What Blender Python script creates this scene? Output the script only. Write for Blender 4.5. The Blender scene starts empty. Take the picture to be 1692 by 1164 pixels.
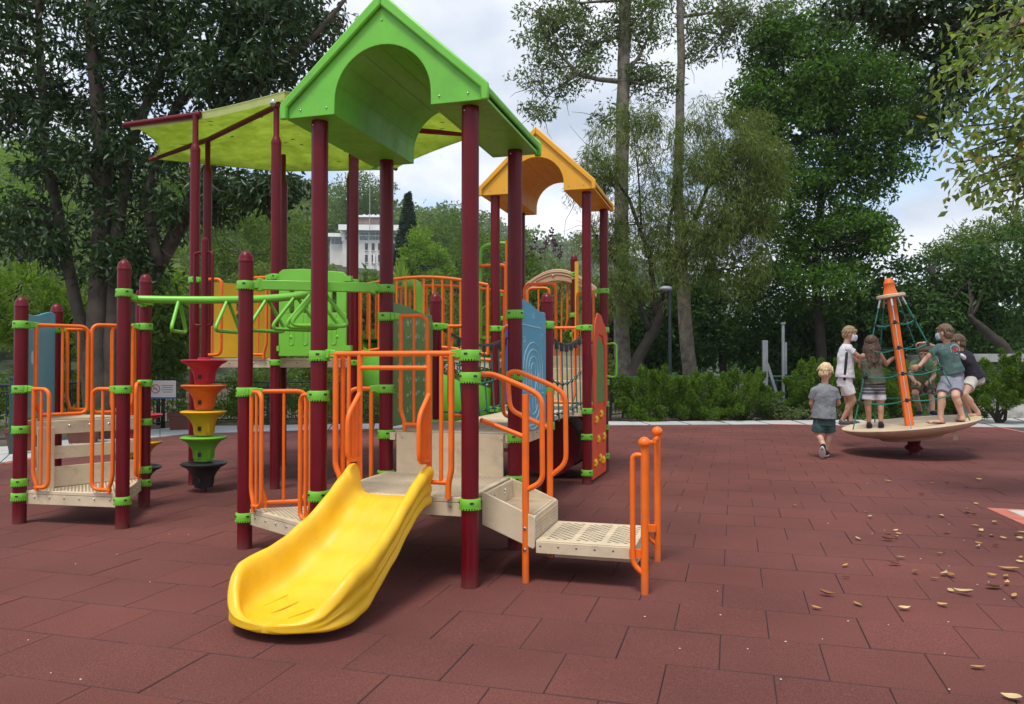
import bpy, bmesh, math, random
import numpy as np
from mathutils import Vector, Matrix, noise

scene = bpy.context.scene
COL = scene.collection
R = math.radians

# ------------------------------------------------------------------ camera
FPX, CX, CY, EYE, PITCH = 1280.0, 846.0, 582.0, 1.44, math.atan(20 / 1280)
cam_data = bpy.data.cameras.new('camera')
cam_data.sensor_width = 36.0
cam_data.lens = FPX / 1692 * 36.0
cam_data.clip_end = 3000
cam = bpy.data.objects.new('camera', cam_data)
cam.location = (0, 0, EYE)
cam.rotation_euler = (math.pi / 2 + PITCH, 0, 0)
COL.objects.link(cam)
scene.camera = cam

# ------------------------------------------------------------------ sky and light (bright overcast)
SUN_EL, SUN_AZ = R(67), R(205)          # azimuth clockwise from +Y
world = bpy.data.worlds.new('World')
scene.world = world
world.use_nodes = True
wn, wl = world.node_tree.nodes, world.node_tree.links
wn.clear()
wo = wn.new('ShaderNodeOutputWorld')
bg = wn.new('ShaderNodeBackground')
bg.inputs['Strength'].default_value = 0.1
sky = wn.new('ShaderNodeTexSky')
sky.sky_type = 'NISHITA'
sky.sun_disc = False
sky.sun_elevation = SUN_EL
sky.sun_rotation = SUN_AZ
tc = wn.new('ShaderNodeTexCoord')
sep = wn.new('ShaderNodeSeparateXYZ')
wl.new(tc.outputs['Generated'], sep.inputs[0])
zz = wn.new('ShaderNodeMath'); zz.operation = 'ABSOLUTE'
wl.new(sep.outputs['Z'], zz.inputs[0])
za = wn.new('ShaderNodeMath'); za.operation = 'ADD'; za.inputs[1].default_value = 0.42
wl.new(zz.outputs[0], za.inputs[0])
def wdiv(a):
    d = wn.new('ShaderNodeMath'); d.operation = 'DIVIDE'
    wl.new(a, d.inputs[0]); wl.new(za.outputs[0], d.inputs[1]); return d.outputs[0]
cmb = wn.new('ShaderNodeCombineXYZ')
wl.new(wdiv(sep.outputs['X']), cmb.inputs[0]); wl.new(wdiv(sep.outputs['Y']), cmb.inputs[1])
n1 = wn.new('ShaderNodeTexNoise'); n1.inputs['Scale'].default_value = 1.9; n1.inputs['Detail'].default_value = 8
n1.inputs['Roughness'].default_value = 0.56
mp = wn.new('ShaderNodeMapping'); mp.inputs['Location'].default_value = (4.4, 27.1, 0)
wl.new(cmb.outputs[0], mp.inputs[0]); wl.new(mp.outputs[0], n1.inputs['Vector'])
r1 = wn.new('ShaderNodeValToRGB')
r1.color_ramp.elements[0].position = 0.40; r1.color_ramp.elements[0].color = (0.25, 0.25, 0.25, 1)
r1.color_ramp.elements[1].position = 0.50; r1.color_ramp.elements[1].color = (1, 1, 1, 1)
wl.new(n1.outputs['Fac'], r1.inputs[0])
n2 = wn.new('ShaderNodeTexNoise'); n2.inputs['Scale'].default_value = 3.0; n2.inputs['Detail'].default_value = 6
mp2 = wn.new('ShaderNodeMapping'); mp2.inputs['Location'].default_value = (7.72, 18.97, 0)
wl.new(cmb.outputs[0], mp2.inputs[0]); wl.new(mp2.outputs[0], n2.inputs['Vector'])
r2 = wn.new('ShaderNodeValToRGB')
r2.color_ramp.elements[0].position = 0.32; r2.color_ramp.elements[0].color = (2.7, 3.1, 3.75, 1)
r2.color_ramp.elements[1].position = 0.68; r2.color_ramp.elements[1].color = (5.5, 5.6, 5.8, 1)
wl.new(n2.outputs['Fac'], r2.inputs[0])
mixs = wn.new('ShaderNodeMixRGB')
wl.new(r1.outputs[0], mixs.inputs[0]); wl.new(sky.outputs[0], mixs.inputs[1]); wl.new(r2.outputs[0], mixs.inputs[2])
wl.new(mixs.outputs[0], bg.inputs['Color'])
wl.new(bg.outputs[0], wo.inputs[0])
sun_data = bpy.data.lights.new('sun', 'SUN')
sun_data.energy = 1.5
sun_data.angle = R(16)
sun_data.color = (1.0, 0.96, 0.9)
sun = bpy.data.objects.new('sun', sun_data)
sd = Vector((math.sin(SUN_AZ) * math.cos(SUN_EL), math.cos(SUN_AZ) * math.cos(SUN_EL), math.sin(SUN_EL)))
sun.rotation_euler = sd.to_track_quat('Z', 'Y').to_euler()
sun.location = sd * 60
COL.objects.link(sun)
scene.view_settings.view_transform = 'Standard'
scene.view_settings.look = 'None'
scene.view_settings.gamma = 1
scene.view_settings.use_curve_mapping = False
scene.view_settings.exposure = 1.15
try:
    scene.cycles.max_bounces = 8
    scene.cycles.transparent_max_bounces = 8
    scene.cycles.use_denoising = True
except Exception:
    pass

# ------------------------------------------------------------------ pixel -> world measuring helpers
def ray(px, py):
    x = (px - CX) / FPX; y = -(py - CY) / FPX
    return Vector((x, math.cos(PITCH) - y * math.sin(PITCH), math.sin(PITCH) + y * math.cos(PITCH)))
def P(px, py, Y):
    d = ray(px, py); return Vector((0, 0, EYE)) + d * (Y / d.y)
def G(px, py, z=0.0):
    d = ray(px, py); return Vector((0, 0, EYE)) + d * ((z - EYE) / d.z)
ORG = Vector((-0.272, 5.032, 0)); ANG = R(16.05)     # corner post of the low tower; frame turned with the tiles
UU = Vector((math.cos(ANG), -math.sin(ANG), 0)); VV = Vector((math.sin(ANG), math.cos(ANG), 0))
def to_local(p):
    q = Vector(p) - ORG; return (q.dot(UU), q.dot(VV))
def to_world(u, v, z=0): return ORG + UU * u + VV * v + Vector((0, 0, z))

# ------------------------------------------------------------------ mesh building helpers
class MB:
    def __init__(s): s.v, s.f, s.m = [], [], []
    def add(s, vs, fs, mi=0):
        o = len(s.v); s.v += [tuple(p) for p in vs]
        s.f += [tuple(i + o for i in f) for f in fs]; s.m += [mi] * len(fs); return s
    def box(s, c, d, rz=0, mi=0):
        cx, cy, cz = c; a, b, h = d[0] / 2, d[1] / 2, d[2] / 2; ca, sa = math.cos(rz), math.sin(rz)
        vs = []
        for z in (-h, h):
            for x, y in ((-a, -b), (a, -b), (a, b), (-a, b)):
                vs.append((cx + x * ca - y * sa, cy + x * sa + y * ca, cz + z))
        return s.add(vs, [(3, 2, 1, 0), (4, 5, 6, 7), (0, 1, 5, 4), (1, 2, 6, 5), (2, 3, 7, 6), (3, 0, 4, 7)], mi)
    def tube(s, pts, r, seg=10, mi=0, closed=False):
        pts = [Vector(p) for p in pts]; n = len(pts)
        rs = r if isinstance(r, (list, tuple)) else [r] * n
        tang = []
        for i in range(n):
            a = pts[(i - 1) % n] if (closed or i > 0) else pts[i]
            b = pts[(i + 1) % n] if (closed or i < n - 1) else pts[i]
            t = (b - a); tang.append(t.normalized() if t.length > 1e-9 else Vector((0, 0, 1)))
        t0 = tang[0]; nrm = t0.orthogonal().normalized(); vs = []
        for i in range(n):
            t = tang[i]; nrm = (nrm - t * nrm.dot(t)); nrm = nrm.normalized() if nrm.length > 1e-6 else t.orthogonal().normalized()
            bn = t.cross(nrm)
            for k in range(seg):
                a = 2 * math.pi * k / seg
                vs.append(pts[i] + (nrm * math.cos(a) + bn * math.sin(a)) * rs[i])
        fs = []
        for i in range(n if closed else n - 1):
            j = (i + 1) % n
            for k in range(seg):
                k2 = (k + 1) % seg; fs.append((i * seg + k, i * seg + k2, j * seg + k2, j * seg + k))
        if not closed:
            fs.append(tuple(range(seg - 1, -1, -1))); fs.append(tuple((n - 1) * seg + k for k in range(seg)))
        return s.add(vs, fs, mi)
    def lathe(s, prof, c=(0, 0, 0), seg=20, mi=0, axis=None):
        rot = Vector((0, 0, 1)).rotation_difference(Vector(axis)).to_matrix() if axis is not None else Matrix.Identity(3)
        c = Vector(c); vs = []; n = len(prof)
        for r, z in prof:
            for k in range(seg):
                a = 2 * math.pi * k / seg
                vs.append(c + rot @ Vector((max(r, 1e-4) * math.cos(a), max(r, 1e-4) * math.sin(a), z)))
        fs = [(i * seg + k, i * seg + (k + 1) % seg, (i + 1) * seg + (k + 1) % seg, (i + 1) * seg + k) for i in range(n - 1) for k in range(seg)]
        fs.append(tuple(range(seg - 1, -1, -1))); fs.append(tuple((n - 1) * seg + k for k in range(seg)))
        return s.add(vs, fs, mi)
    def ell(s, c, rad, rot=None, seg=14, rings=9, mi=0):
        c = Vector(c); vs = []; rot = rot or Matrix.Identity(3)
        for i in range(1, rings):
            t = math.pi * i / rings
            for k in range(seg):
                a = 2 * math.pi * k / seg
                vs.append(c + rot @ Vector((rad[0] * math.sin(t) * math.cos(a), rad[1] * math.sin(t) * math.sin(a), -rad[2] * math.cos(t))))
        vs += [c + rot @ Vector((0, 0, -rad[2])), c + rot @ Vector((0, 0, rad[2]))]
        n = rings - 1; fs = []
        for i in range(n - 1):
            for k in range(seg):
                k2 = (k + 1) % seg; fs.append((i * seg + k, i * seg + k2, (i + 1) * seg + k2, (i + 1) * seg + k))
        for k in range(seg):
            k2 = (k + 1) % seg
            fs.append((n * seg, k2, k)); fs.append((n * seg + 1, (n - 1) * seg + k, (n - 1) * seg + k2))
        return s.add(vs, fs, mi)
    def rcone(s, p0, r0, p1, r1, seg=12, mi=0, caps=True):
        p0, p1 = Vector(p0), Vector(p1); d = p1 - p0; L = max(d.length, 1e-5)
        prof = []
        if caps:
            for i in range(1, 5): a = math.pi / 2 * (1 - i / 5); prof.append((r0 * math.cos(a), -r0 * math.sin(a)))
        prof += [(r0, 0), (r0 * .5 + r1 * .5, L / 2), (r1, L)]
        if caps:
            for i in range(1, 5): a = math.pi / 2 * i / 5; prof.append((r1 * math.cos(a), L + r1 * math.sin(a)))
        return s.lathe(prof, p0, seg, mi, d / L)
    def prism(s, poly, o, ex, ey, en, th, mi=0):
        o, ex, ey, en = Vector(o), Vector(ex), Vector(ey), Vector(en); n = len(poly)
        vs = [o + ex * a + ey * b for a, b in poly] + [o + ex * a + ey * b + en * th for a, b in poly]
        fs = [tuple(range(n - 1, -1, -1)), tuple(range(n, 2 * n))]
        fs += [(i, (i + 1) % n, n + (i + 1) % n, n + i) for i in range(n)]
        if ex.cross(ey).dot(en) < 0: fs = [tuple(reversed(f)) for f in fs]
        return s.add(vs, fs, mi)
    def loft(s, rings, mi=0, caps=True):
        n = len(rings[0]); vs = [p for r in rings for p in r]; fs = []
        for i in range(len(rings) - 1):
            for k in range(n):
                k2 = (k + 1) % n; fs.append((i * n + k, i * n + k2, (i + 1) * n + k2, (i + 1) * n + k))
        if caps:
            fs.append(tuple(range(n - 1, -1, -1))); fs.append(tuple((len(rings) - 1) * n + k for k in range(n)))
        return s.add(vs, fs, mi)
    def mesh(s, name, mats, angle=38, smooth=True):
        me = bpy.data.meshes.new(name)
        me.from_pydata(s.v, [], s.f)
        for m in (mats if isinstance(mats, (list, tuple)) else [mats]): me.materials.append(m)
        if any(s.m): me.polygons.foreach_set('material_index', s.m)
        if smooth:
            me.polygons.foreach_set('use_smooth', [True] * len(me.polygons))
            me.update(); me.set_sharp_from_angle(angle=R(angle))
        me.update(); return me
    def build(s, name, mats, parent=None, angle=38, bevel=0, loc=None, smooth=True, fixn=False):
        me = s.mesh(name, mats, angle, smooth)
        if fixn:
            bm = bmesh.new(); bm.from_mesh(me); bmesh.ops.recalc_face_normals(bm, faces=bm.faces); bm.to_mesh(me); bm.free()
        o = link(name, me, parent, loc)
        if bevel:
            b = o.modifiers.new('bevel', 'BEVEL'); b.width = bevel; b.segments = 2; b.limit_method = 'ANGLE'; b.angle_limit = R(40); b.harden_normals = False
        return o
def link(name, data, parent=None, loc=None):
    o = bpy.data.objects.new(name, data); COL.objects.link(o)
    if parent is not None: o.parent = parent
    if loc is not None: o.location = loc
    return o
def tag(o, label=None, cat=None, group=None, kind=None):
    if label: o['label'] = label
    if cat: o['category'] = cat
    if group: o['group'] = group
    if kind: o['kind'] = kind
    return o
def empty(name, loc, rz=0.0):
    o = bpy.data.objects.new(name, None); COL.objects.link(o)
    o.location = loc; o.rotation_euler = (0, 0, rz); o.empty_display_size = .2; return o
def thing(name, label, cat, loc, rz=0.0, group=None):
    return tag(empty(name, loc, rz), label, cat, group)
def fillet(pts, rad, n=5, closed=False):
    pts = [Vector(p) for p in pts]; out = []; N = len(pts)
    for i, p in enumerate(pts):
        if not closed and i in (0, N - 1): out.append(p); continue
        a, b = pts[i - 1] - p, pts[(i + 1) % N] - p
        r = min(rad, a.length * .49, b.length * .49); a.normalize(); b.normalize()
        s0, s1 = p + a * r, p + b * r
        for k in range(n + 1):
            t = k / n; out.append((s0 * (1 - t) + p * t) * (1 - t) + (p * (1 - t) + s1 * t) * t)
    return out

# ------------------------------------------------------------------ materials
def nd(m): return m.node_tree.nodes, m.node_tree.links
def mat(name, col, rough=.5, var=.12, vscale=6, bump=0, bscale=60, spec=.5, metal=0, coat=0, dirt=None, dscale=3, damt=.5, objvar=0, islandvar=0, streak=None, samt=.3, sdir=(14, 14, 1.1), dust=0):
    m = bpy.data.materials.new(name); m.use_nodes = True; n, l = nd(m)
    b = n['Principled BSDF']; b.inputs['Roughness'].default_value = rough
    b.inputs['Specular IOR Level'].default_value = spec; b.inputs['Metallic'].default_value = metal; b.inputs['Coat Weight'].default_value = coat
    t = n.new('ShaderNodeTexCoord')
    nz = n.new('ShaderNodeTexNoise'); nz.inputs['Scale'].default_value = vscale; nz.inputs['Detail'].default_value = 5
    l.new(t.outputs['Object'], nz.inputs['Vector'])
    mr = n.new('ShaderNodeMapRange'); mr.inputs[1].default_value = .3; mr.inputs[2].default_value = .7
    mr.inputs[3].default_value = 1 - var; mr.inputs[4].default_value = 1 + var
    l.new(nz.outputs['Fac'], mr.inputs[0]); fac = mr.outputs[0]
    for amt, node, sock in ((objvar, 'ShaderNodeObjectInfo', 'Random'), (islandvar, 'ShaderNodeNewGeometry', 'Random Per Island')):
        if amt:
            oi = n.new(node); m2 = n.new('ShaderNodeMapRange'); m2.inputs[3].default_value = 1 - amt; m2.inputs[4].default_value = 1 + amt
            l.new(oi.outputs[sock], m2.inputs[0]); mm = n.new('ShaderNodeMath'); mm.operation = 'MULTIPLY'
            l.new(fac, mm.inputs[0]); l.new(m2.outputs[0], mm.inputs[1]); fac = mm.outputs[0]
    vm = n.new('ShaderNodeVectorMath'); vm.operation = 'SCALE'; vm.inputs[0].default_value = col[:3]
    l.new(fac, vm.inputs['Scale']); out = vm.outputs[0]
    if dirt:
        dn = n.new('ShaderNodeTexNoise'); dn.inputs['Scale'].default_value = dscale; dn.inputs['Detail'].default_value = 8; dn.inputs['Roughness'].default_value = .65
        l.new(t.outputs['Object'], dn.inputs['Vector'])
        dr = n.new('ShaderNodeMapRange'); dr.inputs[1].default_value = .52; dr.inputs[2].default_value = .72; dr.inputs[4].default_value = damt
        l.new(dn.outputs['Fac'], dr.inputs[0])
        mx = n.new('ShaderNodeMixRGB'); mx.inputs[2].default_value = (*dirt, 1); l.new(dr.outputs[0], mx.inputs[0]); l.new(out, mx.inputs[1]); out = mx.outputs[0]
    if streak:
        mpn = n.new('ShaderNodeMapping'); mpn.inputs['Scale'].default_value = sdir; l.new(t.outputs['Object'], mpn.inputs[0])
        sn_ = n.new('ShaderNodeTexNoise'); sn_.inputs['Scale'].default_value = 1.0; sn_.inputs['Detail'].default_value = 6; sn_.inputs['Roughness'].default_value = .65; l.new(mpn.outputs[0], sn_.inputs['Vector'])
        sr = n.new('ShaderNodeMapRange'); sr.inputs[1].default_value = .5; sr.inputs[2].default_value = .74; sr.inputs[4].default_value = samt; l.new(sn_.outputs['Fac'], sr.inputs[0])
        mx = n.new('ShaderNodeMixRGB'); mx.inputs[2].default_value = (*streak, 1); l.new(sr.outputs[0], mx.inputs[0]); l.new(out, mx.inputs[1]); out = mx.outputs[0]
        rr_ = n.new('ShaderNodeMapRange'); rr_.inputs[3].default_value = rough; rr_.inputs[4].default_value = min(.9, rough + .3); l.new(sr.outputs[0], rr_.inputs[0]); rr_.inputs[2].default_value = max(samt, .01); l.new(rr_.outputs[0], b.inputs['Roughness'])
    if dust:
        gz = n.new('ShaderNodeNewGeometry'); sz = n.new('ShaderNodeSeparateXYZ'); l.new(gz.outputs['Position'], sz.inputs[0])
        dz_ = n.new('ShaderNodeMapRange'); dz_.inputs[1].default_value = .0; dz_.inputs[2].default_value = .14; dz_.inputs[3].default_value = dust; dz_.inputs[4].default_value = 0; l.new(sz.outputs['Z'], dz_.inputs[0])
        dm = n.new('ShaderNodeMath'); dm.operation = 'MULTIPLY'; l.new(dz_.outputs[0], dm.inputs[0]); l.new(nz.outputs['Fac'], dm.inputs[1])
        mx = n.new('ShaderNodeMixRGB'); mx.inputs[2].default_value = (.17, .11, .09, 1); l.new(dm.outputs[0], mx.inputs[0]); l.new(out, mx.inputs[1]); out = mx.outputs[0]
    l.new(out, b.inputs['Base Color'])
    if bump:
        bn = n.new('ShaderNodeTexNoise'); bn.inputs['Scale'].default_value = bscale; bn.inputs['Detail'].default_value = 3
        l.new(t.outputs['Object'], bn.inputs['Vector'])
        bp = n.new('ShaderNodeBump'); bp.inputs['Strength'].default_value = bump; bp.inputs['Distance'].default_value = .01
        l.new(bn.outputs['Fac'], bp.inputs['Height']); l.new(bp.outputs[0], b.inputs['Normal'])
    return m
def leafmat(name, c1, c2, rough=.45, trans=.35, spec=.4, c3=None):
    """each leaf (mesh island) takes its own shade between c1 and c2; light passes through the blade"""
    m = bpy.data.materials.new(name); m.use_nodes = True; n, l = nd(m)
    b = n['Principled BSDF']; b.inputs['Roughness'].default_value = rough; b.inputs['Specular IOR Level'].default_value = spec
    g = n.new('ShaderNodeNewGeometry'); rp = n.new('ShaderNodeValToRGB')
    e = rp.color_ramp.elements; e[0].color = (*c1, 1); e[1].color = (*c2, 1)
    if c3: x = e.new(.93); x.color = (*c2, 1); e[-1].color = (*c3, 1)
    l.new(g.outputs['Random Per Island'], rp.inputs[0]); l.new(rp.outputs[0], b.inputs['Base Color'])
    tr = n.new('ShaderNodeBsdfTranslucent')
    sc = n.new('ShaderNodeVectorMath'); sc.operation = 'MULTIPLY'; sc.inputs[1].default_value = (1.5, 1.6, .7)
    l.new(rp.outputs[0], sc.inputs[0]); l.new(sc.outputs[0], tr.inputs['Color'])
    mx = n.new('ShaderNodeMixShader'); mx.inputs[0].default_value = trans
    l.new(b.outputs[0], mx.inputs[1]); l.new(tr.outputs[0], mx.inputs[2]); l.new(mx.outputs[0], n['Material Output'].inputs[0])
    return m
M = {}
M['post'] = mat('maroon_powder_coat', (.125, .002, .008), .32, .1, 5, .03, 300, spec=.28, dirt=(.13, .008, .014), dscale=5, damt=.3, streak=(.17, .03, .035), samt=.22, sdir=(30, 30, 1.2), dust=.5)
M['green'] = mat('lime_plastic', (.16, .48, .035), .38, .06, 8, .02, 200)
M['roofgreen'] = mat('green_roof_plastic', (.15, .52, .04), .42, .07, 4, .04, 150, dirt=(.1, .28, .04), dscale=2.5, damt=.5, streak=(.20, .34, .10), samt=.35, sdir=(9, 9, 1.6))
M['roofyellow'] = mat('yellow_roof_plastic', (.75, .36, .015), .42, .06, 4, .04, 150, streak=(.5, .27, .06), samt=.3, sdir=(9, 9, 1.6))
M['orange'] = mat('orange_powder_coat', (.82, .15, .010), .4, .07, 8, .02, 200, spec=.4, dirt=(.45, .12, .04), dscale=9, damt=.35, dust=.7)
M['yellow'] = mat('yellow_slide_plastic', (.78, .46, .012), .44, .07, 5, .03, 90, dirt=(.62, .36, .03), dscale=4, damt=.5, streak=(.74, .50, .10), samt=.28, sdir=(26, 2.2, 4))
M['ypanel'] = mat('yellow_panel_plastic', (.75, .42, .012), .4, .05, 4, .02, 120)
M['beige'] = mat('beige_coated_steel', (.60, .49, .33), .55, .09, 5, .05, 220, dirt=(.30, .23, .15), dscale=6, damt=.55, streak=(.40, .32, .21), samt=.3, sdir=(5, 5, 12))
M['beigedark'] = mat('hole_dark', (.06, .045, .035), .8)
M['dark'] = mat('black_plastic', (.02, .02, .022), .4)
M['steel'] = mat('bolt_steel', (.55, .55, .55), .25, metal=1)
M['blue'] = mat('blue_panel_plastic', (.11, .39, .54), .42, .06, 5, .03, 150)
M['bluelight'] = mat('pale_engraving', (.52, .70, .74), .5)
M['gpanel'] = mat('sage_panel_plastic', (.12, .25, .07), .45, .08, 5, .03, 150)
M['glight'] = mat('pale_green_print', (.62, .70, .56), .5)
M['purple'] = mat('purple_panel', (.06, .06, .30), .4)
M['redorange'] = mat('coral_panel_plastic', (.76, .095, .03), .42, .06, 5, .03, 150)
M['red'] = mat('red_pod_plastic', (.45, .02, .05), .38, .08, 8, .03, 120)
M['orangepod'] = mat('orange_pod_plastic', (.75, .14, .012), .38, .08, 8, .03, 120)
M['ropegreen'] = mat('teal_rope', (.015, .17, .13), .75, .2, 40, .3, 400)
M['wire'] = mat('grey_wire', (.35, .35, .36), .4, metal=.6)
M['concrete'] = mat('pale_concrete', (.40, .40, .385), .85, .12, 3, .1, 60, dirt=(.25, .25, .23), dscale=1.2, damt=.5)
M['fence'] = mat('black_green_paint', (.012, .022, .022), .45)
M['fencegreen'] = mat('dark_green_paint', (.015, .06, .045), .45)
M['soil'] = mat('leaf_litter_soil', (.075, .058, .035), .95, .3, 3, .5, 15, dirt=(.05, .07, .025), dscale=1.5, damt=.8)
M['bark'] = mat('grey_brown_bark', (.075, .060, .045), .9, .4, 4, .9, 14, dirt=(.05, .06, .035), dscale=3, damt=.6)
M['barkpale'] = mat('pale_mottled_bark', (.185, .16, .125), .9, .45, 5, 1.0, 18, dirt=(.07, .065, .045), dscale=7, damt=.85)
M['barkdark'] = mat('dark_bark', (.035, .028, .02), .92, .3, 4, .8, 16)
# ------------------------------------------------------------------ ground
def rubber_mat(name, island):
    m = bpy.data.materials.new(name); m.use_nodes = True; n, l = nd(m)
    b = n['Principled BSDF']; b.inputs['Roughness'].default_value = .92; b.inputs['Specular IOR Level'].default_value = .18
    g = n.new('ShaderNodeNewGeometry')
    if island: src = g.outputs['Random Per Island']
    else: src = n.new('ShaderNodeObjectInfo').outputs['Random']
    rp = n.new('ShaderNodeValToRGB'); e = rp.color_ramp.elements
    e[0].color = (.120, .043, .036, 1); e[1].color = (.136, .046, .038, 1)
    x = e.new(.35); x.color = (.126, .045, .038, 1); x = e.new(.7); x.color = (.131, .045, .037, 1)
    l.new(src, rp.inputs[0])
    # rubber granules, and broad worn and damp patches in world space
    gr = n.new('ShaderNodeTexNoise'); gr.inputs['Scale'].default_value = 190; gr.inputs['Detail'].default_value = 2
    l.new(g.outputs['Position'], gr.inputs['Vector'])
    mr = n.new('ShaderNodeMapRange'); mr.inputs[1].default_value = .3; mr.inputs[2].default_value = .7; mr.inputs[3].default_value = .62; mr.inputs[4].default_value = 1.42
    l.new(gr.outputs['Fac'], mr.inputs[0])
    pt = n.new('ShaderNodeTexNoise'); pt.inputs['Scale'].default_value = .55; pt.inputs['Detail'].default_value = 5
    l.new(g.outputs['Position'], pt.inputs['Vector'])
    m2 = n.new('ShaderNodeMapRange'); m2.inputs[1].default_value = .32; m2.inputs[2].default_value = .68; m2.inputs[3].default_value = .78; m2.inputs[4].default_value = 1.2
    l.new(pt.outputs['Fac'], m2.inputs[0])
    mu = n.new('ShaderNodeMath'); mu.operation = 'MULTIPLY'; l.new(mr.outputs[0], mu.inputs[0]); l.new(m2.outputs[0], mu.inputs[1])
    vs = n.new('ShaderNodeVectorMath'); vs.operation = 'SCALE'; l.new(rp.outputs[0], vs.inputs[0]); l.new(mu.outputs[0], vs.inputs['Scale'])
    # pale dust specks
    vo = n.new('ShaderNodeTexNoise'); vo.inputs['Scale'].default_value = 45; l.new(g.outputs['Position'], vo.inputs['Vector'])
    m3 = n.new('ShaderNodeMapRange'); m3.inputs[1].default_value = .62; m3.inputs[2].default_value = .85; m3.inputs[4].default_value = .3
    l.new(vo.outputs['Fac'], m3.inputs[0])
    mx = n.new('ShaderNodeMixRGB'); mx.inputs[2].default_value = (.26, .15, .13, 1); l.new(m3.outputs[0], mx.inputs[0]); l.new(vs.outputs[0], mx.inputs[1])
    l.new(mx.outputs[0], b.inputs['Base Color'])
    bp = n.new('ShaderNodeBump'); bp.inputs['Strength'].default_value = .55; bp.inputs['Distance'].default_value = .004
    l.new(gr.outputs['Fac'], bp.inputs['Height']); l.new(bp.outputs[0], b.inputs['Normal'])
    return m
M['tile'] = rubber_mat('red_rubber_tile', False)
M['tilefar'] = rubber_mat('red_rubber_tile_field', True)
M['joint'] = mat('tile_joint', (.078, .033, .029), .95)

gm = MB().add([(-900, -60, -.06), (900, -60, -.06), (900, 1200, -.06), (-900, 1200, -.06)], [(0, 1, 2, 3)])
ground = tag(gm.build('ground', M['soil']), kind='structure')

# outline of the rubber surface (world, counter-clockwise)
RUB = [(-9, -2), (14.5, -2), (14.0, 6), (10.75, 16.3), (11.05, 17.6), (6.2, 18.5), (2.3, 18.2), (-1.2, 17.6), (-4.0, 17.0),
       (-6.6, 16.0), (-7.15, 14.6), (-7.2, 13.0), (-7.3, 11.2), (-9, 9.4)]
def inside(x, y, poly=RUB):
    c = False; n = len(poly)
    for i in range(n):
        (x1, y1), (x2, y2) = poly[i], poly[i - 1]
        if (y1 > y) != (y2 > y) and x < (x2 - x1) * (y - y1) / (y2 - y1) + x1: c = not c
    return c
rub = MB(); rub.prism([(x, y) for x, y in RUB], (0, 0, -.05), (1, 0, 0), (0, 1, 0), (0, 0, 1), .038)
rubber = tag(rub.build('rubber_surface', M['joint'], smooth=False), kind='structure')
TS, TB = .4885, .0009
def clip(poly, a, b):
    """keep the part of a convex polygon left of the line a-b"""
    out = []; n = len(poly)
    def sd(p): return (b[0] - a[0]) * (p[1] - a[1]) - (b[1] - a[1]) * (p[0] - a[0])
    for i in range(n):
        p, q = poly[i], poly[(i + 1) % n]; s, t = sd(p), sd(q)
        if s >= 0: out.append(p)
        if s * t < 0: k = s / (s - t); out.append((p[0] + (q[0] - p[0]) * k, p[1] + (q[1] - p[1]) * k))
    return out
def tile_mesh(h):
    mb = MB(); a = h - .0; b = h - .0032
    r0 = [(-a, -a, -.02), (a, -a, -.02), (a, a, -.02), (-a, a, -.02)]
    r1 = [(x, y, -.005) for x, y, z in r0]
    r2 = [(x * b / a, y * b / a, 0) for x, y, z in r0]
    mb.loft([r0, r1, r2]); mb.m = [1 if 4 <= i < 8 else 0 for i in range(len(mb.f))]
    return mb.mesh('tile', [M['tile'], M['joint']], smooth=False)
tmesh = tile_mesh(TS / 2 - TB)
rnd = random.Random(5)
cells = []
hole = [to_local((p.x, p.y, 0)) for p in (G(1630, 840), G(1700, 872), G(1760, 872), G(1760, 840))]
for r in range(-22, 50):
    for c in range(-40, 60):
        v = .02 + (r + .5) * TS; u = 1.33 + (.5 * ((r + 1) % 2)) * TS + (c + .5) * TS
        w = to_world(u, v)
        if w.y < -1 or w.y > 19 or w.x < -13 or w.x > 14.6: continue
        cor = [to_world(u + a * TS / 2, v + b * TS / 2) for a, b in ((-1, -1), (1, -1), (1, 1), (-1, 1))]
        ins = [inside(p.x, p.y) for p in cor]
        if not any(ins): continue
        z = w.z
        d = Vector((w.x, w.y, -EYE)); dy = d.y
        vis = dy > 2.6 and abs(w.x) / dy < .70
        cells.append((all(ins), vis, d.length, u, v, cor))
cells.sort(key=lambda t: (not (t[0] and t[1]), t[2]))
NT = 0; far = MB()
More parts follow.
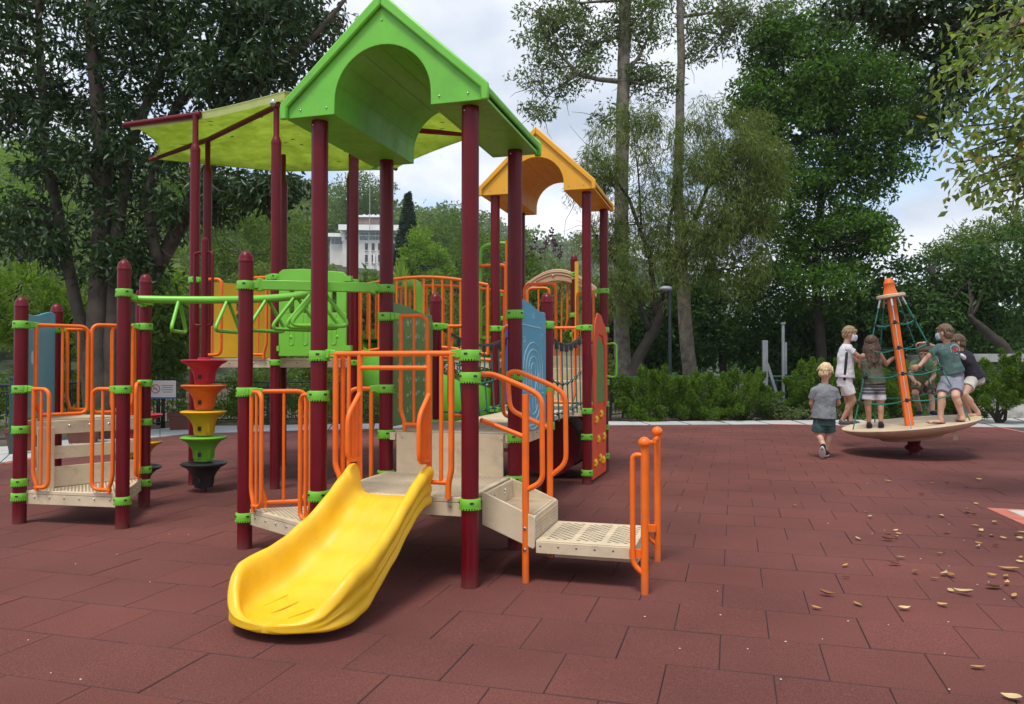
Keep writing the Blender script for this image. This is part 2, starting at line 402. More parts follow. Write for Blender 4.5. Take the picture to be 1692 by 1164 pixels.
for full, vis, dist, u, v, cor in cells:
    dz = rnd.uniform(-.0022, .0022)
    if full and vis and NT < 295:
        w = to_world(u, v, dz)
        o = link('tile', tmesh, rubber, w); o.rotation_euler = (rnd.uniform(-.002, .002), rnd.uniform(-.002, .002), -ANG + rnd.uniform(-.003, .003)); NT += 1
    else:
        a = TS / 2 - TB; b = a - .0032
        if full:
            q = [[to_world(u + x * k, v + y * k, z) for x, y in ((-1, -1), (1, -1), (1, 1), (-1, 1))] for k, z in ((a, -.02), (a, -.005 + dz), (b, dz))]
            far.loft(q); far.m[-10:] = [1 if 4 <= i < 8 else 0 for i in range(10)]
        else:
            poly = [tuple(to_world(u + x * a, v + y * a)[:2]) for x, y in ((-1, -1), (1, -1), (1, 1), (-1, 1))]
            for i in range(len(RUB)):           # RUB is convex enough for each cut tile: clip only by the edges that pass near it
                p, q = RUB[i], RUB[(i + 1) % len(RUB)]
                cx_, cy_ = sum(t[0] for t in poly) / max(len(poly), 1), sum(t[1] for t in poly) / max(len(poly), 1)
                ex, ey = q[0] - p[0], q[1] - p[1]; L2 = ex * ex + ey * ey; t = ((cx_ - p[0]) * ex + (cy_ - p[1]) * ey) / L2
                if -.02 < t < 1.02 and abs((cx_ - p[0]) * ey - (cy_ - p[1]) * ex) / math.sqrt(L2) < .75: poly = clip(poly, p, q)
                if len(poly) < 3: break
            if len(poly) >= 3:
                n_ = len(poly); far.add([(x, y, -.012) for x, y in poly] + [(x, y, dz) for x, y in poly], [tuple(range(n_, 2 * n_))] + [(i, (i + 1) % n_, n_ + (i + 1) % n_, n_ + i) for i in range(n_)])
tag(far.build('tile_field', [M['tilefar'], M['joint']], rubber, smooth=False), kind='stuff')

# concrete path that skirts the rubber, laid in slabs; dark drain strip and pale kerb on the right
path_near = [(-13, 8.6), (-9.15, 9.55), (-7.45, 11.3), (-7.32, 13.0), (-7.27, 14.65), (-6.68, 16.1), (-4.05, 17.12), (-1.2, 17.72), (2.3, 18.32), (6.2, 18.62), (11.1, 17.75), (16, 17.1)]
path_far = [(-14, 11.6), (-10.4, 12.6), (-8.7, 13.7), (-8.45, 14.8), (-8.2, 16.6), (-7.5, 18.0), (-4.3, 18.6), (-1.4, 19.2), (2.2, 19.45), (6.2, 19.75), (12, 20.6), (19, 21.2)]
pth = MB()
for i in range(len(path_near) - 1):
    a, b, c, d = path_near[i], path_near[i + 1], path_far[i + 1], path_far[i]
    pth.prism([a, b, c, d], (0, 0, -.05), (1, 0, 0), (0, 1, 0), (0, 0, 1), .035)
path = tag(pth.build('path', M['joint'], smooth=False), kind='structure')
M['slab'] = mat('concrete_slab', (.40, .40, .385), .85, .12, 3, .15, 60, dirt=(.22, .22, .20), dscale=1.3, damt=.55, objvar=.1)
def lerp2(a, b, t): return (a[0] + (b[0] - a[0]) * t, a[1] + (b[1] - a[1]) * t)
for i in range(1, len(path_near) - 1):
    a, b, c, d = path_near[i], path_near[i + 1], path_far[i + 1], path_far[i]
    L = math.hypot(b[0] - a[0], b[1] - a[1]); n_ = max(1, round(L / .9))
    for k in range(n_):
        for s0, s1 in ((0, .5), (.5, 1)):
            t0, t1 = k / n_ + .006, (k + 1) / n_ - .006
            q = [lerp2(lerp2(a, b, t), lerp2(d, c, t), s) for t, s in ((t0, s0 + .006), (t1, s0 + .006), (t1, s1 - .006), (t0, s1 - .006))]
            cx_ = sum(p[0] for p in q) / 4; cy_ = sum(p[1] for p in q) / 4
            MB().prism([(x - cx_, y - cy_) for x, y in q], (0, 0, -.02), (1, 0, 0), (0, 1, 0), (0, 0, 1), .022 + rnd.uniform(-.001, .001)).build('slab', M['slab'], path, smooth=False, loc=(cx_, cy_, 0))
# kerb line along the rubber edge (coral on the left and right, as painted)
M['kerbred'] = mat('coral_edge_strip', (.42, .12, .08), .85, .2, 6)
kb = MB()
for a, b in ((RUB[10], RUB[11]), (RUB[11], RUB[12]), (RUB[12], RUB[13]), (RUB[3], RUB[4]), (RUB[4], RUB[5]), (RUB[2], RUB[3])):
    dx, dy = b[0] - a[0], b[1] - a[1]; L = math.hypot(dx, dy); nx, ny = dy / L * .09, -dx / L * .09
    kb.prism([a, (a[0] + nx, a[1] + ny), (b[0] + nx, b[1] + ny), b], (0, 0, -.04), (1, 0, 0), (0, 1, 0), (0, 0, 1), .046)
tag(kb.build('edge_strip', M['kerbred'], rubber, smooth=False))
dr_ = MB().prism([(11.16, 17.55), (10.86, 16.35), (14.12, 6), (15.6, 6), (12.2, 17.2), (11.6, 18.3)], (0, 0, -.05), (1, 0, 0), (0, 1, 0), (0, 0, 1), .042)
M['asphalt'] = mat('dark_asphalt', (.05, .05, .052), .9, .2, 5, .3, 80)
tag(dr_.build('side_path', M['asphalt'], smooth=False), kind='structure')

# inlaid game panel at the right edge: coral border, pale field with line drawing
gp = thing('game_panel', 'pale ground game inlaid in the rubber with a coral border and line drawing', 'ground game', (4.15 * 0 + G(1630, 840).x, G(1630, 840).y, 0), -ANG)
def gq(poly, z, name, m, th=.004): return MB().prism(poly, (0, 0, z), (1, 0, 0), (0, 1, 0), (0, 0, 1), th).build(name, m, gp, smooth=False)
gq([(0, 0), (.1, -1.25), (1.35, -1.25), (1.35, 0)], .001, 'border', M['kerbred'])
M['gamefield'] = mat('game_field', (.45, .43, .37), .85, .1, 5, .1, 80)
M['gameink'] = mat('game_ink', (.13, .13, .14), .8)
gq([(.16, -.1), (.24, -1.15), (1.25, -1.15), (1.25, -.1)], .0045, 'field', M['gamefield'])
ln = MB()
for pts in ([(.3, -.2), (.55, -.35), (.85, -.32), (1.1, -.18)], [(.35, -.3), (.6, -.48), (.9, -.45), (1.15, -.3)], [(.45, -.2), (.5, -.6)], [(.7, -.2), (.72, -.6)], [(.95, -.2), (.94, -.6)], [(.4, -.65), (1.1, -.65), (1.1, -1.05), (.4, -1.05), (.4, -.65)]):
    ln.tube([(x, y, .009) for x, y in pts], .006, 4)
ln.build('line_drawing', M['gameink'], gp)
# ------------------------------------------------------------------ the climbing frame (one bolted-together thing)
play = thing('climbing_frame', 'large maroon-posted climbing frame with green and yellow roofs, yellow slide and orange rails', 'climbing frame', ORG, -ANG)
PR = .057
POST = dict(P1=(0, 0), P2=(-1.1, 0), P3=(-1.1, 1.07), P4=(0, 1.07), M=(-2.035, .50), S1=(-1.1, 2.16), S2=(0, 2.14),
            L1=(-4.575, .765), L2=(-3.523, .852), L3=(-4.079, 1.742), L4=(-5.172, 1.713),
            T1=(-4.57, 3.1), T3=(-3.46, 3.1), T2=(-5.11, 4.03), T5=(-2.945, 4.03), T4=(-3.48, 4.96), T6=(-4.55, 4.96),
            Y1=(-1.19, 4.37), Y2=(-.06, 4.45), Y3=(-.03, 5.55), Y4=(-1.17, 5.5), R1=(-.738, 7.03), R2=(-2.0, 7.5))
def V2(n): return Vector((POST[n][0], POST[n][1], 0))
def collar_mesh():
    mb = MB(); r = PR + .012
    mb.lathe([(PR + .001, -.028), (r, -.026), (r + .002, -.008), (r + .002, .024), (r - .002, .032), (PR + .001, .033)], seg=24)
    for k in range(24):
        a = 2 * math.pi * (k + .5) / 24
        mb.box(((r + .001) * math.cos(a), (r + .001) * math.sin(a), -.0315), (.007, .009, .011), a)
    for k in range(4):
        a = math.pi / 2 * k + .5
        mb.box(((r + .002) * math.cos(a), (r + .002) * math.sin(a), .008), (.0035, .024, .013), a, 1)
    return mb.mesh('collar', [M['green'], M['dark']])
COLLAR = collar_mesh()
CAP = MB().lathe([(PR - .002, 0), (PR + .004, .002), (PR + .004, .012), (PR, .018), (PR * .97, .035), (PR * .82, .062), (PR * .55, .082), (PR * .25, .091), (.004, .093)], seg=24).mesh('cap', M['post'])
RIVET = MB().ell((0, 0, 0), (.007, .007, .007), seg=8, rings=5).mesh('rivet', M['steel'])
PROF = {}
posts = {}
def post(n, top, collars, cap=True, thin=None, rsc=1.0):
    mb = MB(); mb.tube([(0, 0, -.02), (0, 0, top)], PR, 24)
    if thin: mb.lathe([(PR + .003, top - .01), (PR + .003, top + .02), (PR * .8, top + .06), (.034, top + .09), (.034, thin)], seg=20)
    o = mb.build('post', M['post'], play, loc=V2(n)); posts[n] = o
    # ring of worn rubber round the foot is real: a low cut collar
    if cap: link('cap', CAP, o, (0, 0, top))
    for z in collars:
        c = link('collar', COLLAR, o, (0, 0, z)); c.rotation_euler = (0, 0, hash((n, round(z, 2))) % 628 / 100 if False else (len(n) + z * 37 + POST[n][0] * 11) % 6.28)
    return o
post('P1', 3.13, [1.50, 1.355, .54], cap=False)
post('P2', 3.13, [1.50, 1.225, .54], cap=False)
post('P3', 3.13, [2.06, 1.83, 1.24, .87, .54], cap=False)
post('P4', 3.13, [1.83, 1.35, .87, .54], cap=False)
post('M', 2.24, [2.06, 1.225, .25])
post('S1', 2.03, [1.8, .88])
post('S2', 2.0, [1.8, 1.2, .88])
post('L1', 1.96, [1.80, 1.215, .85, .375, .245])
post('L2', 2.27, [2.07, 1.22, .245])
post('L3', 2.26, [2.07, 1.82, 1.25, .86, .38, .25])
post('L4', 1.98, [1.80, .86])
for n in ('T1', 'T2', 'T3', 'T4', 'T5', 'T6'):
    post(n, 4.0, {'T1': [2.45, 1.42], 'T3': [1.46, 2.45], 'T5': [2.47, 1.46], 'T4': [2.5], 'T2': [1.43], 'T6': [1.43]}[n], cap=False, thin=4.44)
post('Y1', 3.53, [1.88, .89], cap=False)
post('Y2', 3.53, [1.88, .88, .57, .14], cap=False)
post('Y3', 3.53, [2.42, 1.90, 1.2, .91, .6, .22], cap=False)
post('Y4', 3.53, [1.9, .9], cap=False)
post('R1', 3.05, [2.83, 2.2, 1.9])
post('R2', 3.05, [2.6, 2.2])
for n, z in (('P1', 3.08), ('P2', 3.08), ('P4', 3.08), ('Y2', 3.47)):
    link('rivet', RIVET, posts[n], (-.02, -PR, z))

# ---- decks: perforated coated steel trays with a bolted edge skirt
def deck(poly, z, holes=True, skirt=.09):
    mb = MB(); c = sum((Vector((a, b, 0)) for a, b in poly), Vector()) / len(poly)
    mb.prism(poly, (0, 0, z - .03), (1, 0, 0), (0, 1, 0), (0, 0, 1), .03)
    n = len(poly)
    for i in range(n):
        a, b = Vector((*poly[i], 0)), Vector((*poly[(i + 1) % n], 0)); d = (b - a).normalized(); nn = Vector((d.y, -d.x, 0))
        mid = (a + b) / 2 - nn * .012; L = (b - a).length - .028
        mb.box((mid.x, mid.y, z - .032 - skirt / 2), (L, .02, skirt), math.atan2(d.y, d.x))
        k = 6
        for j in range(k):
            q = a + (b - a) * ((j + .75) / (k + .5)) + nn * .0
            mb.ell((q.x, q.y, z - .055), (.009, .009, .009), seg=8, rings=5, mi=1)
    o = mb.build('deck', [M['beige'], M['steel']], play, bevel=.004)
    if holes:
        hb = MB(); xs = [p[0] for p in poly]; ys = [p[1] for p in poly]
        y = min(ys) + .05; r = 0
        while y < max(ys) - .03:
            x = min(xs) + .05 + (r % 2) * .02
            while x < max(xs) - .03:
                if inside(x, y, poly) and all(inside(x + a, y + b, poly) for a, b in ((.04, 0), (-.04, 0), (0, .04), (0, -.04))):
                    hb.add([(x - .010, y - .004, z + .0012), (x + .010, y - .004, z + .0012), (x + .010, y + .004, z + .0012), (x - .010, y + .004, z + .0012)], [(0, 1, 2, 3)])
                x += .04
            y += .02; r += 1
        tag(hb.build('perforation', M['deckhole'], o, smooth=False), kind='stuff')
    return o
M['deckhole'] = mat('deck_hole', (.20, .165, .12), .9)
def shrink(names, k=.06):
    pts = [V2(n) for n in names]; c = sum(pts, Vector()) / len(pts)
    return [tuple((p + (c - p).normalized() * k)[:2]) for p in pts]
deck(shrink(['P1', 'P4', 'P3', 'P2'], .03), .565)
deck(shrink(['P4', 'S2', 'S1', 'P3'], .03), .90)
deck(shrink(['P2', 'P3', 'M'], .03), .31)
deck(shrink(['L1', 'L2', 'L3'], .03), .295)
deck(shrink(['L1', 'L3', 'L4'], .03), .92, holes=False)
deck(shrink(['T1', 'T3', 'T5', 'T4', 'T6', 'T2'], .03), 1.51, holes=False, skirt=.08)
deck(shrink(['Y1', 'Y2', 'Y3', 'Y4'], .03), .93, holes=False)
# riser board between the two decks
rb = MB(); rb.box((-.53, 1.02, .725), (.9, .022, .33)); rb.box((-1.02, 1.035, .855), (.05, .03, .06)); rb.box((-.04, 1.035, .855), (.05, .03, .06))
for x in (-.93, -.5, -.09): rb.ell((x, 1.008, .855), (.011, .008, .011), seg=8, rings=5, mi=1)
rb.build('riser', [M['beige'], M['steel']], play, bevel=.004)
# three climbing boards of the left steps
def board(a, b, z0, z1, off=0, th=.03, bolts=0, name='step_board'):
    a, b = Vector((*a[:2], 0)), Vector((*b[:2], 0)); d = (b - a).normalized(); nn = Vector((d.y, -d.x, 0)); mid = (a + b) / 2 + nn * off
    mb = MB(); mb.box((mid.x, mid.y, (z0 + z1) / 2), ((b - a).length, th, z1 - z0), math.atan2(d.y, d.x))
    for j in range(bolts):
        q = a + (b - a) * ((j + .6) / (bolts + .2)) + nn * (off + th / 2)
        mb.ell((q.x, q.y, z1 - .05), (.012, .012, .012), seg=8, rings=5, mi=1)
    return mb.build(name, [M['beige'], M['steel']], play, bevel=.005)
la, lb = V2('L1').lerp(V2('L3'), .10), V2('L1').lerp(V2('L3'), .93)
board(la, lb, .79, .915, .035, bolts=5); board(la, lb, .56, .68, .035); board(la, lb, .30, .49, .035)
board(V2('L1').lerp(V2('L3'), .105), V2('L1').lerp(V2('L3'), .235), .29, .86, .075, .02, name='side_plate')

# ---- half rails: a bent tube loop from a post, with inner bars and a foot on the deck
def bracket(a, d, z, L=.07):
    q = a + d * (PR + L / 2 + .004)
    mb = MB(); mb.box((q.x, q.y, z), (L, .035, .05), math.atan2(d.y, d.x)); q2 = a + d * (PR + .018)
    mb.box((q2.x, q2.y, z), (.03, .055, .06), math.atan2(d.y, d.x))
    return mb
def half_rail(n, to, zt, zb, w=.30, inner=.11, r=.0155, bars=1, off=0.0, foot=None):
    a = V2(n); b = to if isinstance(to, Vector) else V2(to); d = (b - a).normalized(); nn = Vector((d.y, -d.x, 0)); a = a + nn * off
    Z = Vector((0, 0, 1)); rt = r * 1.15
    mb = MB(); fz = foot if foot is not None else zb
    mb.tube(fillet([a + d * PR + Z * zt, a + d * w + Z * zt, a + d * w + Z * (zb + .05), a + d * (inner + .02) + Z * (zb + .05)], .075), rt, 12)
    mb.tube(fillet([a + d * inner + Z * (zt - .005), a + d * inner + Z * (zb + .16), a + d * (inner + .035) + Z * (zb + .07), a + d * (inner + .035) + Z * fz], .06), rt, 12)
    o = mb.build('guard_rail', M['orange'], play)
    bm_ = bracket(a, d, zt); bm_.build('bracket', M['green'], o, bevel=.006)
    for k in range(bars):
        x = inner + (w - inner) * (k + 1) / (bars + 1)
        MB().tube([a + d * x + Z * (zt - .005), a + d * x + Z * (zb + .05)], r * .82, 10).build('bar', M['orange'], o)
    return o
half_rail('M', 'P2', 1.225, .30, .26, .10, r=.014)
half_rail('M', 'P3', 1.225, .30, .46, .12)
half_rail('P2', 'M', 1.225, .30, .24, .10, r=.014)
half_rail('P3', 'M', 1.24, .30, .30, .12)
half_rail('L1', 'L2', 1.215, .28, .30, .14, foot=.30)
half_rail('L2', 'L1', 1.22, .28, .31, .10, foot=.30)
half_rail('L3', 'L2', 1.25, .30, .30, .10, off=.03)
half_rail('L1', 'L3', 1.80, .92, .56, .12)
half_rail('L4', 'L3', 1.80, .92, .42, .14)
half_rail('L3', 'L1', 1.82, .92, .50, .12)
half_rail('L3', 'L4', 1.82, .92, .40, .12)
half_rail('P3', 'P4', 1.83, .90, .37, .14, r=.015, off=.02)
half_rail('S1', 'S2', 1.80, .90, .42, .14, r=.015)
half_rail('S2', 'S1', 1.80, .90, .42, .14, r=.015)
half_rail('T1', 'T3', 2.45, 1.50, .38, .12)
half_rail('T3', 'T1', 2.45, 1.50, .34, .12)
half_rail('Y2', 'Y1', 1.88, .93, .48, .14)
half_rail('Y1', 'Y2', 1.88, .93, .34, .14)
half_rail('Y3', 'Y4', 2.42, 1.2, .36, .14)
half_rail('R1', 'R2', 2.83, 1.95, .34, .12)
# upper rails behind the blue panel
for (pa, pb, zt, zb) in (((-1.11, 5.45), (-.67, 5.45), 2.53, 1.5), ((-1.45, 6.9), (-1.1, 6.9), 2.62, 1.5)):
    a, b = Vector((*pa, 0)), Vector((*pb, 0)); Z = Vector((0, 0, 1)); mb = MB()
    mb.tube(fillet([a + Z * zb, a + Z * zt, b + Z * zt, b + Z * zb], .09), .022, 12)
    o = mb.build('guard_rail', M['orange'], play); m_ = (a + b) / 2
    if pa[1] > 6: MB().tube([m_ + Z * zt, m_ + Z * zb], .014, 8).build('bar', M['orange'], o)

# ---- slide hood between the two front posts
mb = MB(); Z = 1.51; v0 = -.0
mb.tube([(-1.03, v0, Z), (-.07, v0, Z)], .019, 12)
mb.tube([(-.79, v0, 1.415), (-.285, v0, 1.415)], .016, 12)
mb.tube([(-.79, v0, Z), (-.79, v0, .66)], .019, 12); mb.tube([(-.285, v0, Z), (-.285, v0, .66)], .019, 12)
mb.tube(fillet([(-.972, v0, Z), (-.972, v0, .74), (-.93, v0, .66), (-.93, v0, .56)], .06), .02, 12)
mb.tube([(-.945, .05, Z), (-.945, .05, .58)], .018, 10)
mb.tube(fillet([(-.93, v0, .66), (-.79, v0, .66)], .03), .016, 10)
mb.tube(fillet([(-.129, v0, Z), (-.129, v0, .74), (-.15, v0, .66), (-.15, v0, .56)], .06), .02, 12)
mb.tube(fillet([(-.15, v0, .665), (-.285, v0, .665)], .03), .016, 10)
hood = mb.build('slide_hood', M['orange'], play)
for x in (-.872, -.2): MB().tube([(x, v0, Z), (x, v0, .665)], .0145, 10).build('bar', M['orange'], hood)
for x in (-.79, -.285):        # side hoops that stand out over the slide
    s = MB(); s.tube(fillet([(x, v0 - .005, 1.24), (x - .005, v0 - .16, 1.10), (x - .005, v0 - .16, .81), (x, v0 - .005, .80)], .06), .0165, 12)
    s.tube([(x - .003, v0 - .055, 1.19), (x - .003, v0 - .055, .80)], .013, 10); s.tube([(x - .003, v0 - .105, 1.15), (x - .003, v0 - .105, .80)], .013, 10)
    s.build('hoop', M['orange'], hood)
for x, dx in ((-1.1, 1), (0, -1)): bracket(Vector((x, 0, 0)), Vector((dx, 0, 0)), 1.51).build('bracket', M['green'], hood, bevel=.006)

# ---- yellow slide
def ip(t, tab):
    for (a, x), (b, y) in zip(tab, tab[1:]):
        if t <= b: k = (t - a) / (b - a); k = k * k * (3 - 2 * k) * .35 + k * .65; return x + (y - x) * k
    return tab[-1][1]
FLOOR = [(0, .572), (.10, .566), (.2, .525), (.35, .43), (.55, .30), (.75, .185), (.90, .125), (1.02, .10), (1.14, .095), (1.24, .105), (1.3, .10)]
RIM = [(-.04, .70), (0, .775), (.06, .775), (.17, .715), (.365, .61), (.545, .50), (.70, .42), (.82, .38), (.92, .36), (1.0, .34), (1.07, .30), (1.13, .24), (1.19, .155), (1.24, .115), (1.3, .10)]
CEN = [(0, -.55), (.4, -.565), (.8, -.625), (1.0, -.66), (1.3, -.675)]
HW = [(0, .305), (.15, .30), (.4, .30), (.7, .335), (.9, .37), (1.0, .375)]
rings = []
N = 56
for i in range(N + 1):
    t = 1.275 * i / N
    zf, zr, c = ip(t, FLOOR), ip(t, RIM), ip(t, CEN)
    hw = ip(min(t, 1.0), HW)
    if t > 1.0: k = (t - 1.0) / .278; hw *= math.sqrt(max(0, 1 - k ** 2.4)) * .92 + .08 * (1 - k)
    if t < .02: pass
    wall = max(zr - zf, .015); th = min(.075, hw * .3)
    zb = zf - .05 - .02 * (1 - min(1, t / .3)); zb = max(zb, .03)
    prof = []
    zm = (zb + zr) / 2; gd = .030 * min(1, wall / .15)
    prof += [(hw - .05, zb), (hw - .012, zb + .012), (hw - .004, zb + (zr - zb) * .18), (hw - gd, zb + (zr - zb) * .30), (hw - .002, zb + (zr - zb) * .42), (hw - gd, zb + (zr - zb) * .56), (hw, zb + (zr - zb) * .70),
             (hw + .002, zr - min(.04, wall * .3)), (hw - th * .15, zr - .009), (hw - th * .45, zr), (hw - th * .75, zr - .008), (hw - th, zr - min(.035, wall * .35)),
             (hw - th - .006, zf + wall * .45), (hw - th - .018, zf + wall * .16), (hw - th - .05, zf + wall * .02), (hw - th - .09, zf - .002)]
    full = prof + [((hw - th - .09) * k, zf - .003) for k in (.5, 0, -.5)] + [(-x, z) for x, z in reversed(prof)] + [(-(hw - .05) * k, zb) for k in (.5, -.5)]
    rings.append([(c + x, -t + (0.0 if t > .05 else .0), z) for x, z in full])
sl = MB().loft(rings, caps=False)
sl.f += [(i, i + 1, 14 - i, 15 - i) for i in range(7)] + [(34 - i, 19 + i, 20 + i, 33 - i) for i in range(7)] + [(15, 16, 17, 18, 19, 34, 35, 36, 0)]
sl.f.append(tuple(N * 37 + k for k in range(37))); sl.m = [0] * len(sl.f)
slide = sl.build('slide', M['yellow'], play, angle=80, fixn=True)
ss = slide.modifiers.new('smooth', 'SUBSURF'); ss.levels = 1; ss.render_levels = 1
gr = MB()
for x, t0, t1 in ((-.86, 1.0, .87), (-.76, 1.08, .93), (-.63, 1.12, .98), (-.52, 1.1, 1.0)):
    gr.tube([(x, -t0, ip(t0, FLOOR) - .0015), (x + .07, -t1, ip(t1, FLOOR) - .0015)], .006, 8)
gr.build('drain_ridges', M['yellow'], slide)
lg = MB(); lg.tube([(-.63, -1.0, .06), (-.63, -1.0, -.02)], .03, 10); lg.box((-.63, -1.0, .05), (.3, .1, .02)); lg.build('slide_foot', M['steel'], slide)

# ---- transfer step and plate at the right of the low deck
st = MB()
for v in (.2, .87):
    st.prism([(.02, .585), (.02, .365), (.372, .225), (.385, .24), (.385, .425), (.37, .44)], (0, v - .0125, 0), (1, 0, 0), (0, 0, 1), (0, 1, 0), .025)
st.box((.19, .535, .425), (.33, .645, .025)); st.box((.37, .535, .335), (.022, .645, .2)); st.box((.03, .535, .47), (.022, .645, .2))
for x, z in ((.1, .50), (.2, .46)): st.ell((x, .22, z), (.01, .01, .01), seg=8, rings=5, mi=1)
for z in (.50, .53): st.ell((.043, .4, z), (.01, .01, .01), seg=8, rings=5, mi=1); st.ell((.043, .65, z), (.01, .01, .01), seg=8, rings=5, mi=1)
stp = st.build('transfer_step', [M['beige'], M['steel']], play, bevel=.006)
gb = MB()
for k in range(16): gb.box((.19, .26 + k * .037, .4395), (.30, .012, .006))
for k in range(7): gb.box((.3825, .535, .27 + k * .022), (.006, .6, .009))
gb.build('grip_ribs', M['beige'], stp)
pl_ = MB(); pl_.box((.715, .53, .272), (.65, .66, .02)); pl_.box((.715, .205, .235), (.65, .018, .075)); pl_.box((.715, .855, .235), (.65, .018, .075)); pl_.box((1.03, .53, .23), (.018, .63, .085)); pl_.box((.4, .53, .235), (.018, .63, .075))
pl_.box((.76, .6, .165), (.56, .5, .05))
for x in (.42, .54, .66, .78, .9): pl_.box((x, .195, .245), (.014, .006, .007), mi=1)
plate = pl_.build('transfer_plate', [M['beige'], M['beigedark']], play, bevel=.005)
hb = MB()
for gx in (.46, .66, .86):
    for r_ in range(18):
        for c_ in range(3):
            x, y = gx + c_ * .055 + (r_ % 2) * .027, .27 + r_ * .03
            if .43 < x < 1.0:
                hb.add([(x + .015 * math.cos(a), y + .008 * math.sin(a), .2832) for a in [k * math.pi / 4 for k in range(8)]], [tuple(range(8))])
tag(hb.build('perforation', M['beigedark'], plate, smooth=False), kind='stuff')
# stair handrails
def handrail(pts, lower, post_xy, vv):
    mb = MB(); mb.tube(fillet(pts, .07), .0185, 12); mb.tube(lower, .0165, 12)
    mb.tube([(post_xy, vv, -.02), (post_xy, vv, 1.24)], .0235, 12)
    o = mb.build('handrail', M['orange'], play)
    for z in (.36, .22): MB().ell((post_xy, vv - .024, z), (.012, .008, .012), seg=8, rings=5).build('bolt', M['steel'], o)
    return o
handrail([(.05, .04, 1.375), (.1, .16, 1.375), (.319, .2, 1.285), (.43, .2, 1.225), (.435, .2, .665), (.33, .2, .61)], [(.05, .08, 1.07), (.1, .19, 1.035), (.319, .2, .955)], .319, .2)
handrail([(.319, .89, .96), (-.0, .93, 1.09), (-.02, .93, 1.37), (.06, .89, 1.39), (.33, .89, 1.285), (.44, .89, 1.215), (.445, .89, .70), (.33, .89, .61)], [(.32, .89, .96), (.1, .89, 1.05)], .322, .89)
bracket(Vector((0, 1.07, 0)), Vector((.1, -1, 0)).normalized(), 1.35, .06).build('bracket', M['green'], play, bevel=.006)
for v in (.154, .989):
    mb = MB(); mb.tube([(1.104, v, -.02), (1.104, v, .93)], .0245, 14)
    mb.lathe([(.026, .92), (.037, .93), (.040, .945), (.037, .962), (.022, .978), (.004, .984)], (1.104, v, 0), 16)
    mb.tube(fillet([(1.104, v, .865), (1.03, v, .87), (1.03, v, .18), (1.104, v, .12)], .06), .0175, 12)
    mb.box((1.05, v + (.025 if v < .5 else -.025), .245), (.09, .03, .05))
    if v > .5: mb.tube([(1.104, v, .90), (1.104, v - .22, .90)], .016, 10)
    g_ = mb.build('grab_post', M['orange'], play)
    MB().ell((1.03, v - .0 if v > .5 else v + .006, .245), (.012, .012, .012), seg=8, rings=5).build('bolt', M['steel'], g_)

